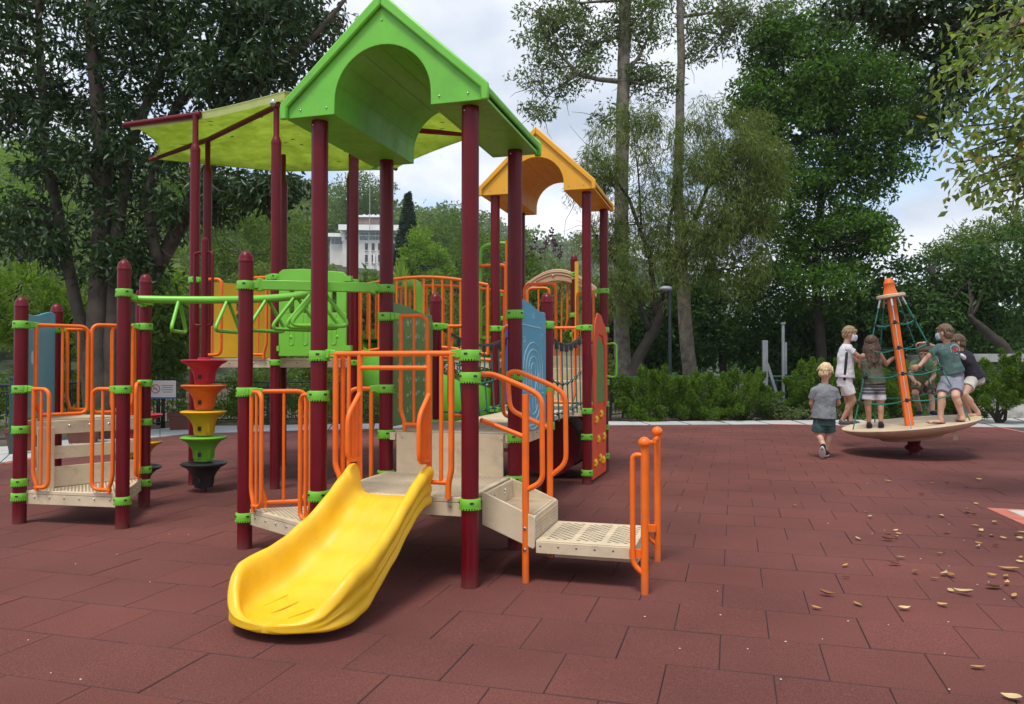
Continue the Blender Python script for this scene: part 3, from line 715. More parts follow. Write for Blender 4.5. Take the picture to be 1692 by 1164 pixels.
# ---- roofs: moulded gable with arch cut-out, barrel ceiling, soffits
def roof(name, cu, hw, v0, v1, zb, zr, ar, az, m):
    ez = zb + .085
    def gable_poly(k=0):
        pts = [(cu - hw + k, zb), (cu - ar, zb)]
        pts += [(cu - ar * math.cos(a), az + ar * math.sin(a)) for a in [math.pi * i / 24 for i in range(25)]]
        pts += [(cu + ar, zb), (cu + hw - k, zb), (cu + hw - k, ez), (cu, zr - k * .3), (cu - hw + k, ez)]
        return pts
    root = MB(); w = .05
    for s in (-1, 1):           # sloping slabs
        a, b = (cu + s * hw, ez), (cu, zr); inn = [(cu, zr - .062), (cu + s * (hw - .01), ez - .055)]
        root.prism([a, b] + inn, (0, v0, 0), (1, 0, 0), (0, 0, 1), (0, 1, 0), v1 - v0)
    o = root.build(name, m, play, fixn=True, bevel=.02)
    for v in (v0, v1):
        rim = MB()
        for s in (-1, 1):
            sl_ = Vector((cu - (cu + s * hw), 0, zr - ez)).normalized(); nn = Vector((-sl_.z * (1 if s > 0 else -1), 0, 0))
            pa, pb = (cu + s * (hw + .005), zb - .012), (cu + s * (hw + .005), ez + .012)
            pc, pd, pe, pf = (cu, zr + .018), (cu, zr - .075), (cu + s * (hw - .05), ez - .015), (cu + s * (hw - .05), zb - .012)
            rim.prism([pa, pb, pc, pd, pe, pf], (0, v - (.028 if v == v0 else -.0), 0), (1, 0, 0), (0, 0, 1), (0, 1, 0), .028 if v == v0 else .03)
            rim.build('roof_trim', m, o, fixn=True, bevel=.012); rim = MB()
    for v in (v0 + .002, v1 - .032):
        g = MB().prism(gable_poly(.03), (0, v, 0), (1, 0, 0), (0, 0, 1), (0, 1, 0), .03); gg_ = g.build('gable', m, o, fixn=True, bevel=.004)
        if v < v0 + .1:
            for bx, bz in ((cu - hw + .14, zb + .05), (cu - ar - .06, zb + .05), (cu + ar + .06, zb + .05), (cu + hw - .14, zb + .05), (cu, zr - .16)): link('rivet', RIVET, gg_, (bx, v - .001, bz))
    bar = MB(); n = 24
    outer = [(cu - (ar + .001) * math.cos(math.pi * i / n), az + (ar + .001) * math.sin(math.pi * i / n)) for i in range(n + 1)]
    outer = [(cu - ar - .001, zb)] + outer + [(cu + ar + .001, zb)]
    inner_ = [(cu - (ar + .02) * math.cos(math.pi * i / n), az + (ar + .02) * math.sin(math.pi * i / n)) for i in range(n + 1)]
    inner_ = [(cu - ar - .02, zb + .001)] + inner_ + [(cu + ar + .02, zb + .001)]
    for i in range(len(outer) - 1):
        bar.prism([outer[i], outer[i + 1], inner_[i + 1], inner_[i]], (0, v0 + .033, 0), (1, 0, 0), (0, 0, 1), (0, 1, 0), v1 - v0 - .066)
    bar.build('barrel_ceiling', m, o, fixn=True)
    rb = MB()
    for a in (20, 42, 64, 86, 108, 130, 152):
        x, z = cu - (ar - .0005) * math.cos(R(a)), az + (ar - .0005) * math.sin(R(a))
        rb.tube([(x, v0 + .04, z), (x, v1 - .04, z)], .004, 6)
    rb.build('ceiling_rib', m, o)
    sf = MB()
    for s in (-1, 1): sf.box((cu + s * (ar + .021 + (hw - .02 - ar - .021) / 2), (v0 + v1) / 2, zb + .012), (hw - .02 - ar - .021, v1 - v0 - .07, .02))
    sf.build('soffit', m, o)
    return o
roof('green_roof', -.575, .742, -.125, 1.22, 3.115, 3.87, .346, 3.2, M['roofgreen'])
roof('yellow_roof', -.645, .725, 4.27, 5.66, 3.515, 4.29, .34, 3.6, M['roofyellow'])

# ---- upright play panels
def panel(name, a, b, poly, m, th=.018, off=0.0):
    """poly in (distance from a towards b, height)"""
    a, b = Vector((*a[:2], 0)), Vector((*b[:2], 0)); d = (b - a).normalized(); nn = Vector((d.y, -d.x, 0))
    o = MB().prism(poly, a + nn * (off - th / 2), d, (0, 0, 1), nn, th).build(name, m, play, fixn=True, bevel=.004)
    return o, a + nn * (off + th / 2), d, nn
def wave(x0, x1, zl, zh, z0):
    pts = [(x0, z0), (x1, z0), (x1, zl - .05), (x1 - .02, zl - .04), (x1 - .02, zl), (x1 - .08, zl + .005)]
    for k in range(9):
        t = k / 8; pts.append((x1 - .12 - (x1 - x0 - .22) * t, zl + (zh - zl) * (.5 - .5 * math.cos(math.pi * t))))
    pts += [(x0 + .04, zh - .005), (x0, zh - .02)]
    return pts
gpo, o0, gd, gn = panel('alphabet_panel', V2('P3'), V2('S1'), wave(.09, 1.0, 1.90, 1.955, .92), M['gpanel'])
# letters and finger-spelling glyphs stand on the face towards the deck; nn is +u here
def text_mesh(txt, size):
    cu_ = bpy.data.curves.new('letters', 'FONT'); cu_.body = txt; cu_.size = size; cu_.extrude = .0015; cu_.align_x = 'CENTER'; cu_.resolution_u = 2
    ob = bpy.data.objects.new('t', cu_); COL.objects.link(ob); dg = bpy.context.evaluated_depsgraph_get(); dg.update()
    me = bpy.data.meshes.new_from_object(ob.evaluated_get(dg)); bpy.data.objects.remove(ob); return me
def frame_matrix(o, ex, ey, ez):
    m = Matrix((ex, ey, ez)).transposed().to_4x4(); m.translation = o; return m
ALPH = 'ABCDEFGHIJKLMNOPQRSTUVWXYZ'
rnd = random.Random(3)
for i, ch in enumerate(ALPH):
    row, col_ = divmod(i, 4)
    x, z = .24 + col_ * .185, 1.80 - row * .125
    me = text_mesh(ch, .042); me.materials.clear(); me.materials.append(M['glight'])
    lo = link('letter', me, gpo); lo.matrix_local = frame_matrix(o0 + gd * (x + .05) + Vector((0, 0, z)) + gn * .0005, gd, Vector((0, 0, 1)), gn)
    hm = MB()
    for k in range(4):
        q0 = (x - .03 + k * .012, z + rnd.uniform(-.03, .0)); q1 = (q0[0] + rnd.uniform(-.02, .02), q0[1] + rnd.uniform(.01, .045))
        hm.tube([o0 + gd * q0[0] + Vector((0, 0, q0[1])), o0 + gd * q1[0] + Vector((0, 0, q1[1]))], .0022, 5)
    hm.build('hand_sign', M['glight'], gpo)
bpo, o0, bd, bn = panel('maze_panel', V2('P4'), V2('S2'), wave(.09, 1.0, 1.90, 1.965, .89), M['blue'])
en = MB()
def eline(pts, r=.0045): en.tube([o0 + bd * x + Vector((0, 0, z)) + bn * .001 for x, z in pts], r, 6)
eline([(.12, 1.76), (.80, 1.755)]); eline([(.84, 1.70), (.88, 1.66), (.93, 1.64)]); eline([(.5, 1.88), (.5, 1.83), (.56, 1.83), (.56, 1.88)], .003); eline([(.2, 1.66), (.26, 1.66), (.26, 1.62), (.2, 1.62)], .003)
for r_ in (.07, .15, .235, .32):
    eline([(.53 + r_ * math.cos(a), 1.40 + r_ * .7 * math.sin(a)) for a in [math.pi * k / 18 for k in range(0, 19)]])
    if r_ > .1: eline([(.53 + r_ * math.cos(a), 1.13 - r_ * .75 * math.sin(a)) for a in [math.pi * k / 18 for k in range(2, 19)]])
for x in (.21, .295, .38, .46, .60, .68, .765, .85): eline([(x, 1.395 if x % .1 > .03 else 1.34), (x, 1.22)], .004)
for x in (.21, .42, .65, .8): eline([(x, 1.185), (x + .09, 1.185)], .0045)
for x in (.25, .36, .5, .6, .72, .8): eline([(x, 1.16), (x + .02, 1.06)], .004)
eline([(.53, 1.2), (.36, 1.34)]); eline([(.55, 1.2), (.72, 1.36)]); eline([(.12, .93), (.75, .93)])
en.build('maze_lines', M['bluelight'], bpo)
bl, *_ = panel('blue_panel', V2('L4'), V2('L1'), wave(.08, 1.02 - .06, 1.90, 1.97, .94), M['blue'])
MB().ell((0, 0, 0), (.045, .012, .075), seg=16).build('cutout', M['bluelight'], bl).matrix_local = frame_matrix(V2('L4').lerp(V2('L1'), .72) + Vector((.0, 0, 1.5)) + Vector((.012, -.012, 0)), *( (V2('L1') - V2('L4')).normalized(), Vector((0, 0, 1)).cross((V2('L1') - V2('L4')).normalized()), Vector((0, 0, 1))))
# yellow panel with two small windows on the rear of the hexagonal tower
a, b = V2('T2'), V2('T6')
L_ = (b - a).length
ywp = thing_part = None
yb = MB(); d = (b - a).normalized(); nn = Vector((d.y, -d.x, 0))
def strip(x0, x1, z0, z1): yb.prism([(x0, z0), (x1, z0), (x1, z1), (x0, z1)], a - nn * .009, d, (0, 0, 1), nn, .018)
strip(.09, .40, 1.53, 2.54); strip(.52, L_ - .09, 1.53, 2.54); strip(.40, .52, 1.53, 2.03); strip(.40, .52, 2.13, 2.17); strip(.40, .52, 2.27, 2.54)
yb.build('yellow_panel', M['ypanel'], play, fixn=True)
# lime moulded panel with slots
a, b = V2('T3'), V2('T5'); d = (b - a).normalized(); nn = Vector((d.y, -d.x, 0))
# this panel closes the front gap beside post T3 and faces the camera along v
gp_ = MB(); O3 = Vector((-3.4, 3.1, 0)); X3 = Vector((1, 0, 0)); N3 = Vector((0, -1, 0))
def gs(x0, x1, z0, z1, th=.03, o=0): gp_.prism([(x0, z0), (x1, z0), (x1, z1), (x0, z1)], O3 + N3 * o, X3, (0, 0, 1), N3, th)
gp_.prism([(0, 2.36), (.86, 2.36), (.86, 2.44), (.83, 2.46), (.83, 2.475), (.6, 2.50), (.45, 2.515), (.3, 2.53), (.05, 2.53), (.0, 2.50)], O3, X3, (0, 0, 1), N3, .03)
gs(0, .86, 1.53, 2.02)
for x0, x1 in ((0, .14), (.20, .32), (.38, .50), (.56, .68), (.74, .86)): gs(x0, x1, 2.02, 2.36)
lime = gp_.build('lime_panel', M['green'], play, fixn=True, bevel=.006)
lr = MB()
for x0 in (.14, .32, .50, .68):
    pts = fillet([(x0 - .0, 0, 2.0), (x0 - .0, 0, 1.66), (x0 + .06, 0, 1.66), (x0 + .06, 0, 2.0)], .05)
    lr.tube([O3 + X3 * p.x + Vector((0, 0, p.z)) + N3 * .03 for p in pts], .007, 6)
for x0, z in ((.16, 1.93), (.16, 1.75), (.75, 1.93), (.75, 1.75)): lr.ell(O3 + X3 * x0 + Vector((0, 0, z)) + N3 * .03, (.02, .008, .02), seg=8, rings=5)
for x0, z in ((-.03, 1.62), (.88, 1.62), (-.03, 2.4), (.88, 2.4)): lr.box(O3 + X3 * x0 + Vector((0, 0, z)) + N3 * .015, (.09, .05, .06))
lr.build('panel_relief', M['green'], lime)
# coral climbing wall with yellow holds on the right tower
cw, o0, cd, cn = panel('climbing_wall', V2('Y2'), V2('Y3'), [(.12, .03), (1.0, .03), (1.0, .95), (.86, .95), (.86, 1.55), (.84, 1.75), (.78, 1.86), (.66, 1.9), (.5, 1.95), (.3, 1.9), (.26, 1.75), (.26, .95), (.12, .95)], M['redorange'], .03, .03)
top = MB(); top.prism([(.12, .9), (.26, .9), (.30, 1.7), (.42, 1.82), (.7, 1.8), (.80, 1.68), (.86, .9), (1.0, .9), (1.0, 1.8), (.86, 1.93), (.72, 1.98), (.6, 2.06), (.35, 2.08), (.2, 1.95), (.12, 1.7)], o0, cd, (0, 0, 1), cn, .02)
top.build('arch_top', M['redorange'], cw, fixn=True, bevel=.004)
MB().prism([(.27, .96), (.85, .96), (.79, 1.68), (.42, 1.8), (.31, 1.7)], o0 + cn * .001, cd, (0, 0, 1), cn, .008).build('green_inset', M['gpanel'], cw, fixn=True)
HOLD = MB()
HOLD.ell((0, 0, .01), (.045, .05, .03), seg=10, rings=6); [HOLD.ell((.04 * math.cos(k * 1.256), .04 * math.sin(k * 1.256), .008), (.02, .02, .02), seg=8, rings=5) for k in range(5)]
HM = HOLD.mesh('hold', M['ypanel'])
for x, z in ((.3, .75), (.62, .8), (.42, .5), (.25, .22), (.55, .25), (.8, .5), (.75, .2)):
    h = link('hold', HM, cw); h.matrix_local = frame_matrix(o0 + cd * x + Vector((0, 0, z)), cd, Vector((0, 0, 1)), cn)
gh = MB(); q = lambda x, z, e: o0 + cd * x + Vector((0, 0, z)) + cn * e
gh.tube(fillet([q(.98, 1.70, .0), q(.98, 1.72, .14), q(.98, 1.26, .14), q(.98, 1.28, 0)], .06), .016, 10)
gh.build('grab_handle', M['green'], cw)
# spinning noughts-and-crosses panel behind
ty = MB(); A_, B_ = V2('R1'), V2('Y3')
tt, o0, td, tn = panel('game_frame', V2('R1'), V2('Y3'), [(.25, 2.02), (.95, 2.02), (.95, 2.16), (.8, 2.2), (.6, 2.26), (.4, 2.2), (.25, 2.16)], M['gpanel'], .03)
MB().tube([o0 + td * .22 + Vector((0, 0, 2.0)), o0 + td * .22 + Vector((0, 0, 3.0))], .03, 8).build('yellow_bar', M['ypanel'], tt)
for ix in range(3):
    for iz in range(3):
        c = o0 + td * (.34 + ix * .25) + Vector((0, 0, 1.88 - iz * .27))
        cy_ = MB(); cy_.lathe([(.10, -.115), (.108, -.11), (.108, .11), (.10, .115)], c, 16)
        cyl = cy_.build('cylinder_block', M['ypanel'], tt)
        sgn = MB()
        dn_ = Vector((-.1, -1, 0)).normalized(); ex = Vector((1, -.1, 0)).normalized()
        f0 = c + dn_ * .105
        if (ix + iz) % 2 == 0: sgn.tube([f0 + ex * .055 * math.cos(t) + Vector((0, 0, .07 * math.sin(t))) for t in [k * math.pi / 8 for k in range(16)]], .012, 6, closed=True)
        else:
            sgn.tube([f0 - ex * .05 + Vector((0, 0, .06)), f0 + ex * .05 - Vector((0, 0, .06))], .012, 6); sgn.tube([f0 + ex * .05 + Vector((0, 0, .06)), f0 - ex * .05 - Vector((0, 0, .06))], .012, 6)
        sgn.build('symbol', M['dark'], cyl)
gb_ = MB(); gb_.prism([(.22, .98), (.95, .98), (.95, 1.15), (.22, 1.15)], o0, td, (0, 0, 1), tn, .03); gb_.build('game_base', M['gpanel'], tt)
# purple arched panel and the stair boxes inside the yellow tower
pp, o0, pd, pn = panel('purple_panel', V2('Y1') + Vector((.02, -.02, 0)), V2('Y1') + Vector((.62, -.02, 0)), [(.1, .95), (.2, .95), (.2, 1.5)] + [(.34 - .14 * math.cos(a), 1.5 + .2 * math.sin(a)) for a in [math.pi * k / 10 for k in range(1, 10)]] + [(.48, 1.5), (.48, .95), (.58, .95), (.58, 1.93), (.1, 1.93)], M['purple'], .02, 0)
MB().prism([(.2, .95), (.48, .95), (.48, 1.5), (.34, 1.7), (.2, 1.5)], o0 - pn * .03, pd, (0, 0, 1), pn, .008).build('beige_back', M['beige'], pp, fixn=True)
for k in range(4):
    s = MB(); z0, z1 = .93 + .0 * k, 1.09 + k * .16
    s.box((-.62 + k * .0, 5.05 + k * .2, (z0 + z1) / 2 + .08), (.86, .19, z1 - z0 + .12)); s.build('stair_block', M['beige'], play, bevel=.008)
# dark red crawl tube under the yellow tower, orange slide end beyond
ct = MB(); ct.lathe([(.36, 0), (.39, .0), (.39, .08), (.365, .1), (.365, .85), (.39, .87), (.39, .95), (.36, .95)], (-.6, 4.75, .42), 28, axis=(0, 1, 0))
ct.build('crawl_tube', M['post'], play)

# ---- arched bridge from the hexagonal tower to the yellow tower
A0, A1, B0, B1 = V2('T5'), V2('Y1'), V2('T4'), V2('Y4')
def arch(a, b, t, z, h): q = a.lerp(b, t); return Vector((q.x, q.y, z[0] + (z[1] - z[0]) * t + h * math.sin(math.pi * t)))
br = MB(); N = 14
for i in range(N):
    t0, t1 = i / N + .005, (i + 1) / N - .005; k = lambda t: .04 + .92 * t
    pts = [arch(A0, A1, k(t0), (1.5, 1.46), .11), arch(A0, A1, k(t1), (1.5, 1.46), .11), arch(B0, B1, k(t1), (1.5, 1.46), .11), arch(B0, B1, k(t0), (1.5, 1.46), .11)]
    br.add(pts + [p + Vector((0, 0, -.09)) for p in pts], [(0, 1, 2, 3), (7, 6, 5, 4), (0, 4, 5, 1), (1, 5, 6, 2), (2, 6, 7, 3), (3, 7, 4, 0)])
bridge = br.build('arched_bridge', M['beige'], play, smooth=False)
for a, b in ((A0, A1), (B0, B1)):
    f = MB(); ks = [.05 + .9 * i / 16 for i in range(17)]
    f.tube([arch(a, b, t, (2.41, 2.40), .12) for t in ks], .0215, 10); f.tube([arch(a, b, t, (1.58, 1.545), .10) for t in ks], .019, 10)
    f.tube([arch(a, b, .05, (2.41, 2.4), .12), arch(a, b, .05, (1.58, 1.545), .1)], .02, 10); f.tube([arch(a, b, .95, (2.41, 2.4), .12), arch(a, b, .95, (1.58, 1.545), .1)], .02, 10)
    f.tube([arch(a, b, .97, (1.50, 1.48), .10), arch(a, b, .3, (1.50, 1.48), .10)], .019, 10)
    fo = f.build('bridge_rail', M['orange'], bridge); n_ = 13 if a is A0 else 17
    for i in range(1, n_ + 1):
        t = .05 + .9 * i / (n_ + 1)
        MB().tube([arch(a, b, t, (2.41, 2.4), .12), arch(a, b, t, (1.58, 1.545), .1)], .0145, 8).build('bar', M['orange'], fo)
# beige moulded arch behind, green and orange hoop ladder
ha = MB(); c0, w_ = -1.0, .62
up = [(c0 - w_ + 2 * w_ * k / 16, 2.62 + .30 * math.sin(math.pi * k / 16)) for k in range(17)]; dn = [(x, z - .16 - .03 * math.sin(math.pi * i / 16)) for i, (x, z) in enumerate(up)]
ha.prism(up + dn[::-1], (0, 6.98, 0), (1, 0, 0), (0, 0, 1), (0, 1, 0), .05)
M['tan'] = mat('tan_plastic', (.52, .33, .20), .5, .08, 5)
hao = ha.build('tan_arch', M['tan'], play, fixn=True, bevel=.012)
rr = MB()
for off in (.045, .085): rr.tube([(x, 6.975, z - off) for x, z in up[1:-1]], .008, 6)
for x in (-1.35, -1.06, -.75): rr.ell((x, 6.972, 2.62 + .3 * math.sin(math.pi * (x - c0 + w_) / (2 * w_)) - .1), (.022, .012, .022), seg=10, rings=6)
rr.build('arch_relief', M['tan'], hao)
hp = MB(); hp.tube(fillet([(-1.74, 5.45, 1.5), (-1.74, 5.45, 3.08), (-1.42, 5.45, 3.11), (-1.36, 5.45, 3.10)], .12), .026, 10); hpo = hp.build('hoop_ladder', M['green'], play)
h2 = MB(); h2.tube(fillet([(-1.75, 5.4, 2.80), (-1.36, 5.4, 2.80), (-1.36, 5.4, 1.5)], .06), .024, 10); h2.tube([(-1.36, 5.44, 1.5), (-1.36, 5.44, 3.14)], .02, 10); h2.build('ladder_rail', M['orange'], hpo)
for k in range(4): MB().tube(fillet([(-1.74, 5.42, .55 + k * .36), (-1.5, 5.36, .55 + k * .36), (-1.5, 5.36, .72 + k * .36), (-1.74, 5.42, .72 + k * .36)], .07), .02, 8).build('rung', M['green'], hpo)

# ---- overhead loop ladder: green pipe with hanging triangles, beam and hook
s0 = V2('L2').lerp(V2('L3'), .5); e0 = V2('M').lerp(V2('P3'), .52); cpt = Vector((-2.45, 2.12, 0))
def arcp(t): return (s0 * (1 - t) + cpt * t) * (1 - t) + (cpt * (1 - t) + e0 * t) * t
ov = MB(); pth_ = [arcp(k / 24) + Vector((0, 0, 2.055)) for k in range(25)]
ov.tube(pth_, .036, 14)
ovo = ov.build('overhead_ladder', M['green'], play)
def beam(a, b, z, h=.075, w=.05, name='beam'):
    d = (b - a).normalized(); m_ = (a + b) / 2; mb = MB(); mb.box((m_.x, m_.y, z), ((b - a).length - .2, w, h), math.atan2(d.y, d.x))
    for q, s in ((a, 1), (b, -1)):
        r = q + d * s * .105; mb.lathe([(.028, -.05), (.028, .05)], (r.x, r.y, z), 12); r = q + d * s * .075; mb.box((r.x, r.y, z), (.05, .06, .06), math.atan2(d.y, d.x))
    return mb.build(name, M['green'], ovo, bevel=.005)
beam(V2('M'), V2('P3'), 2.065, .078)
beam(V2('L2'), V2('L3'), 2.06, .06)
hk = MB(); t_ = (e0 - cpt).normalized()
hk.tube(fillet([e0 - t_ * .30 + Vector((0, 0, 2.06)), e0 - t_ * .24 + Vector((0, 0, 2.25)), e0 + t_ * .12 + Vector((0, 0, 2.25)), e0 + t_ * .2 + Vector((0, 0, 2.05)), e0 + Vector((0, 0, 2.0))], .1), .024, 12)
hk.build('hook', M['green'], ovo)
for k, t in enumerate((.13, .31, .50, .69, .86, .985)):
    c = arcp(t); d = (arcp(min(1, t + .02)) - arcp(t - .02)).normalized(); sd = Vector((d.y, -d.x, 0)); zt = 2.04
    lp = fillet([c + sd * .015 + Vector((0, 0, zt)), c + sd * .245 + Vector((0, 0, zt - .29)), c - sd * .245 + Vector((0, 0, zt - .29)), c - sd * .015 + Vector((0, 0, zt))], .085, 7)
    MB().tube(lp, .017, 10).build('loop_grip', M['green'], ovo)

# ---- shade sail over the hexagonal tower
f1, f2, f3, f4, k0 = (-5.631, 3.195, 4.45), (-6.539, 4.627, 4.45), (-5.175, 5.796, 4.45), (-3.386, 6.194, 4.45), (-3.28, 2.98, 4.55)
f5 = (-1.6, 5.0, 4.5); f6 = (-1.5, 3.6, 4.5)
cen = Vector((-3.9, 4.3, 4.62)); bound = []
outl = [f1, f2, f3, f4, f5, f6, k0]; sag = [.22, .12, .10, .10, .1, .06, .02]
for i in range(len(outl)):
    a, b = Vector(outl[i]), Vector(outl[(i + 1) % len(outl)]); inn = (cen - (a + b) / 2); inn.z = 0; inn.normalize()
    for k in range(8): t = k / 8; bound.append(a.lerp(b, t) + inn * sag[i] * 4 * t * (1 - t) * (b - a).length / 1.6 + Vector((0, 0, -.03 * math.sin(math.pi * t))))
ringsS = [[cen.lerp(p, s) for p in bound] for s in (.02, .25, .5, .75, 1)]
sc_ = MB(); sc_.loft(ringsS, caps=False)
M['sail'] = leafmat('shade_fabric', (.34, .42, .05), (.34, .42, .05), .8, .72, .1)
n_, l_ = nd(M['sail'])
tx = n_.new('ShaderNodeTexCoord'); nz = n_.new('ShaderNodeTexNoise'); nz.inputs['Scale'].default_value = 2.6; nz.inputs['Detail'].default_value = 9; nz.inputs['Roughness'].default_value = .7
l_.new(tx.outputs['Object'], nz.inputs['Vector'])
cr = n_.new('ShaderNodeValToRGB'); cr.color_ramp.elements[0].position = .34; cr.color_ramp.elements[0].color = (.36, .44, .10, 1); cr.color_ramp.elements[1].position = .62; cr.color_ramp.elements[1].color = (.54, .65, .20, 1)
l_.new(nz.outputs['Fac'], cr.inputs[0]); l_.new(cr.outputs[0], n_['Principled BSDF'].inputs['Base Color'])
for x in n_:
    if x.type == 'BSDF_TRANSLUCENT':
        for lk in list(x.inputs['Color'].links): l_.remove(lk)
        l_.new(cr.outputs[0], x.inputs['Color'])
sail = sc_.build('shade_sail', M['sail'], play, angle=60)
so = sail.modifiers.new('thickness', 'SOLIDIFY'); so.thickness = .004
hem = MB(); hb_ = bound + [bound[0]]
for i in range(len(bound)):
    a, b = bound[i], bound[(i + 1) % len(bound)]
    hh = .08 if i >= 48 else .02
    hem.add([a + Vector((0, 0, .012)), b + Vector((0, 0, .012)), b + Vector((0, 0, -hh)) + (cen - b) * .012, a + Vector((0, 0, -hh)) + (cen - a) * .012], [(0, 1, 2, 3)])
M['hem'] = mat('sail_hem', (.50, .57, .20), .8, .1)
hem.build('sail_hem', M['hem'], sail)
lf = MB(); rnd = random.Random(9)
for k in range(34):          # dead leaves lying on top, seen as dark marks
    q = cen.lerp(bound[rnd.randrange(len(bound))], rnd.uniform(.25, .9)); a = rnd.uniform(0, 6.28); s = rnd.uniform(.03, .06)
    lf.add([q + Vector((math.cos(a) * s, math.sin(a) * s, -.01)), q + Vector((-math.sin(a) * s * .35, math.cos(a) * s * .35, -.01)), q + Vector((-math.cos(a) * s, -math.sin(a) * s, -.01)), q + Vector((math.sin(a) * s * .35, -math.cos(a) * s * .35, -.01))], [(0, 1, 2, 3)])
tag(lf.build('leaf_litter', M['beigedark'], sail), kind='stuff')
def strut(pts, r=.034):
    s = MB(); s.tube(pts, r, 12); s.build('sail_strut', M['post'], play)
zt = 4.44
strut([(-3.40, 3.05, zt), (*V2('T3')[:2], zt), (*V2('T2')[:2], zt), (f2[0] - .03, f2[1] + .02, zt)])
strut([(-4.5, 3.1, zt), (*V2('T1')[:2], zt), (f1[0] - .06, f1[1], zt)])
strut([(*V2('T4')[:2], zt + .05), (f4[0], f4[1] + .05, zt + .03)]); strut([(*V2('T5')[:2], zt), (f5[0] - .05, f5[1], zt + .06)])
MB().ell((-3.46, 3.04, 4.46), (.045, .045, .045)).build('shackle', M['steel'], play)
# green spiral chute behind the hexagonal tower
ch = MB(); rg = []
for i in range(22):
    t = i / 21; a = R(200) + t * R(250); c = Vector((-2.15 + .62 * math.cos(a), 4.75 + .62 * math.sin(a), 1.45 - 1.15 * t)); d = Vector((math.cos(a), math.sin(a), 0))
    ring = [c + d * (.36 * math.cos(b)) + Vector((0, 0, .36 * math.sin(b) + (.2 if abs(b + math.pi / 2) > 1.5 else 0))) for b in [R(-200 + 220 * k / 12) for k in range(13)]]
    rg.append(ring + [p + Vector((0, 0, -.03)) for p in reversed(ring)])
ch.loft(rg); cho = ch.build('spiral_chute', M['roofgreen'], play, fixn=True)
sp = MB(); sp.tube([(-2.25, 4.55, 0), (-2.25, 4.55, 1.5)], .10, 14); sp.tube(fillet([(-2.5, 4.6, 2.46), (-2.28, 4.5, 2.50), (-2.2, 4.5, 1.5)], .15), .06, 10); sp.build('chute_column', M['green'], cho)

# ---- rope nets beside the plank link between the blue panel deck and the yellow tower
lk = MB(); lk.box((-.58, 3.28, .86), (.75, 2.1, .05)); lk.build('link_deck', M['beige'], play)
for side, (u0, u1) in (('a', (-1.03, -1.0)), ('b', (-.06, -.10))):
    a, b = Vector((u0, 2.22, 0)), Vector((u1, 4.3, 0)); nt = MB()
    def N_(t, z): q = a.lerp(b, t); return Vector((q.x, q.y, z - .12 * math.sin(math.pi * t) * (1 if z > 1.2 else .4)))
    for z, r in ((1.76, .013), (1.35, .009), (.98, .009)): nt.tube([N_(k / 12, z) for k in range(13)], r, 8)
    for k in range(8):
        t = .06 + k * .125; nt.tube([N_(t, 1.76), N_(t + .02, 1.35), N_(min(1, t + .05), .98), N_(min(1, t + .06), .9)], .009, 6)
    no = nt.build('rope_net', M['ropegreen'], play)
    cl = MB()
    for k in range(8):
        t = .06 + k * .125
        cl.lathe([(.022, -.05), (.024, 0), (.018, .03)], N_(t, 1.74), 8)
        for z in (1.35, .98): cl.ell(N_(t + .02, z), (.02, .02, .02), seg=8, rings=5)
    cl.tube([N_(k / 12, 1.765) for k in range(13)], .016, 8)
    cl.build('net_clamps', M['dark'], no)

# ------------------------------------------------------------------ two free-standing pod stacks
def pod_profile(r=.25, h=.29):
    return [(.085, -h + .02), (.10, -h), (.105, -h * .8), (.12, -h * .55), (.15, -h * .35), (.19, -h * .2), (r - .02, -h * .12), (r, -.018), (r + .002, -.008), (r - .008, 0), (r - .05, .002), (.07, .004), (.07, .02), (.05, .024)]
def pod_stack(name, label, loc, pods, ptop, r, group, hoops=False):
    t = thing(name, label, 'climbing pods', loc, -ANG, group)
    MB().tube([(0, 0, -.02), (0, 0, ptop)], .04, 16).build('pole', M['post'], t)
    MB().lathe([(.04, 0), (.042, .012), (.03, .045), (.004, .056)], (0, 0, ptop), 16).build('cap', M['post'], t)
    for k, (z, m) in enumerate(pods):
        mb = MB(); mb.lathe(pod_profile(r, .275), (.004 * math.sin(k * 2), 0, z), 32)
        for q in range(5):
            a = q * 2 * math.pi / 5 - 1.9 + .1 * k
            mb.lathe([(.02, 0), (.022, .05), (.03, .13)], (.10 * math.cos(a), .10 * math.sin(a), z - .25), 8)
            mb.box((.17 * math.cos(a + .5), .17 * math.sin(a + .5), z - .028), (.05, .10, .02), a + .5)
        o = mb.build('pod', M[m] if isinstance(m, str) else m, t, angle=50)
        MB().box((.03, -.112, z - .195), (.04, .012, .05)).build('slot', M['dark'], o, bevel=.004)
    if hoops:
        for s in (-1, 1):
            MB().tube(fillet([(s * .03, 0, ptop - .12), (s * .12, -.02, ptop - .12), (s * .12, -.02, ptop - .95), (s * .03, 0, ptop - .95)], .09), .015, 10).build('handle', M['post'], t)
    return t
w = to_world(-4.142, 2.731)
pod_stack('pod_stack', 'tall stack of red, orange, yellow, green and black funnel pods on a pole', w, [(1.49, 'red'), (1.205, 'orangepod'), (.91, 'ypanel'), (.62, 'green'), (.325, 'dark')], 2.83, .25, None, True)
w = P(229, 700, 9.0); w.z = 0
pod_stack('pod_stack', 'wider spaced red, yellow and black pod stack half hidden behind the left step tower', w, [(.86, 'red'), (.545, 'ypanel'), (.255, 'dark')], 2.25, .255, None)
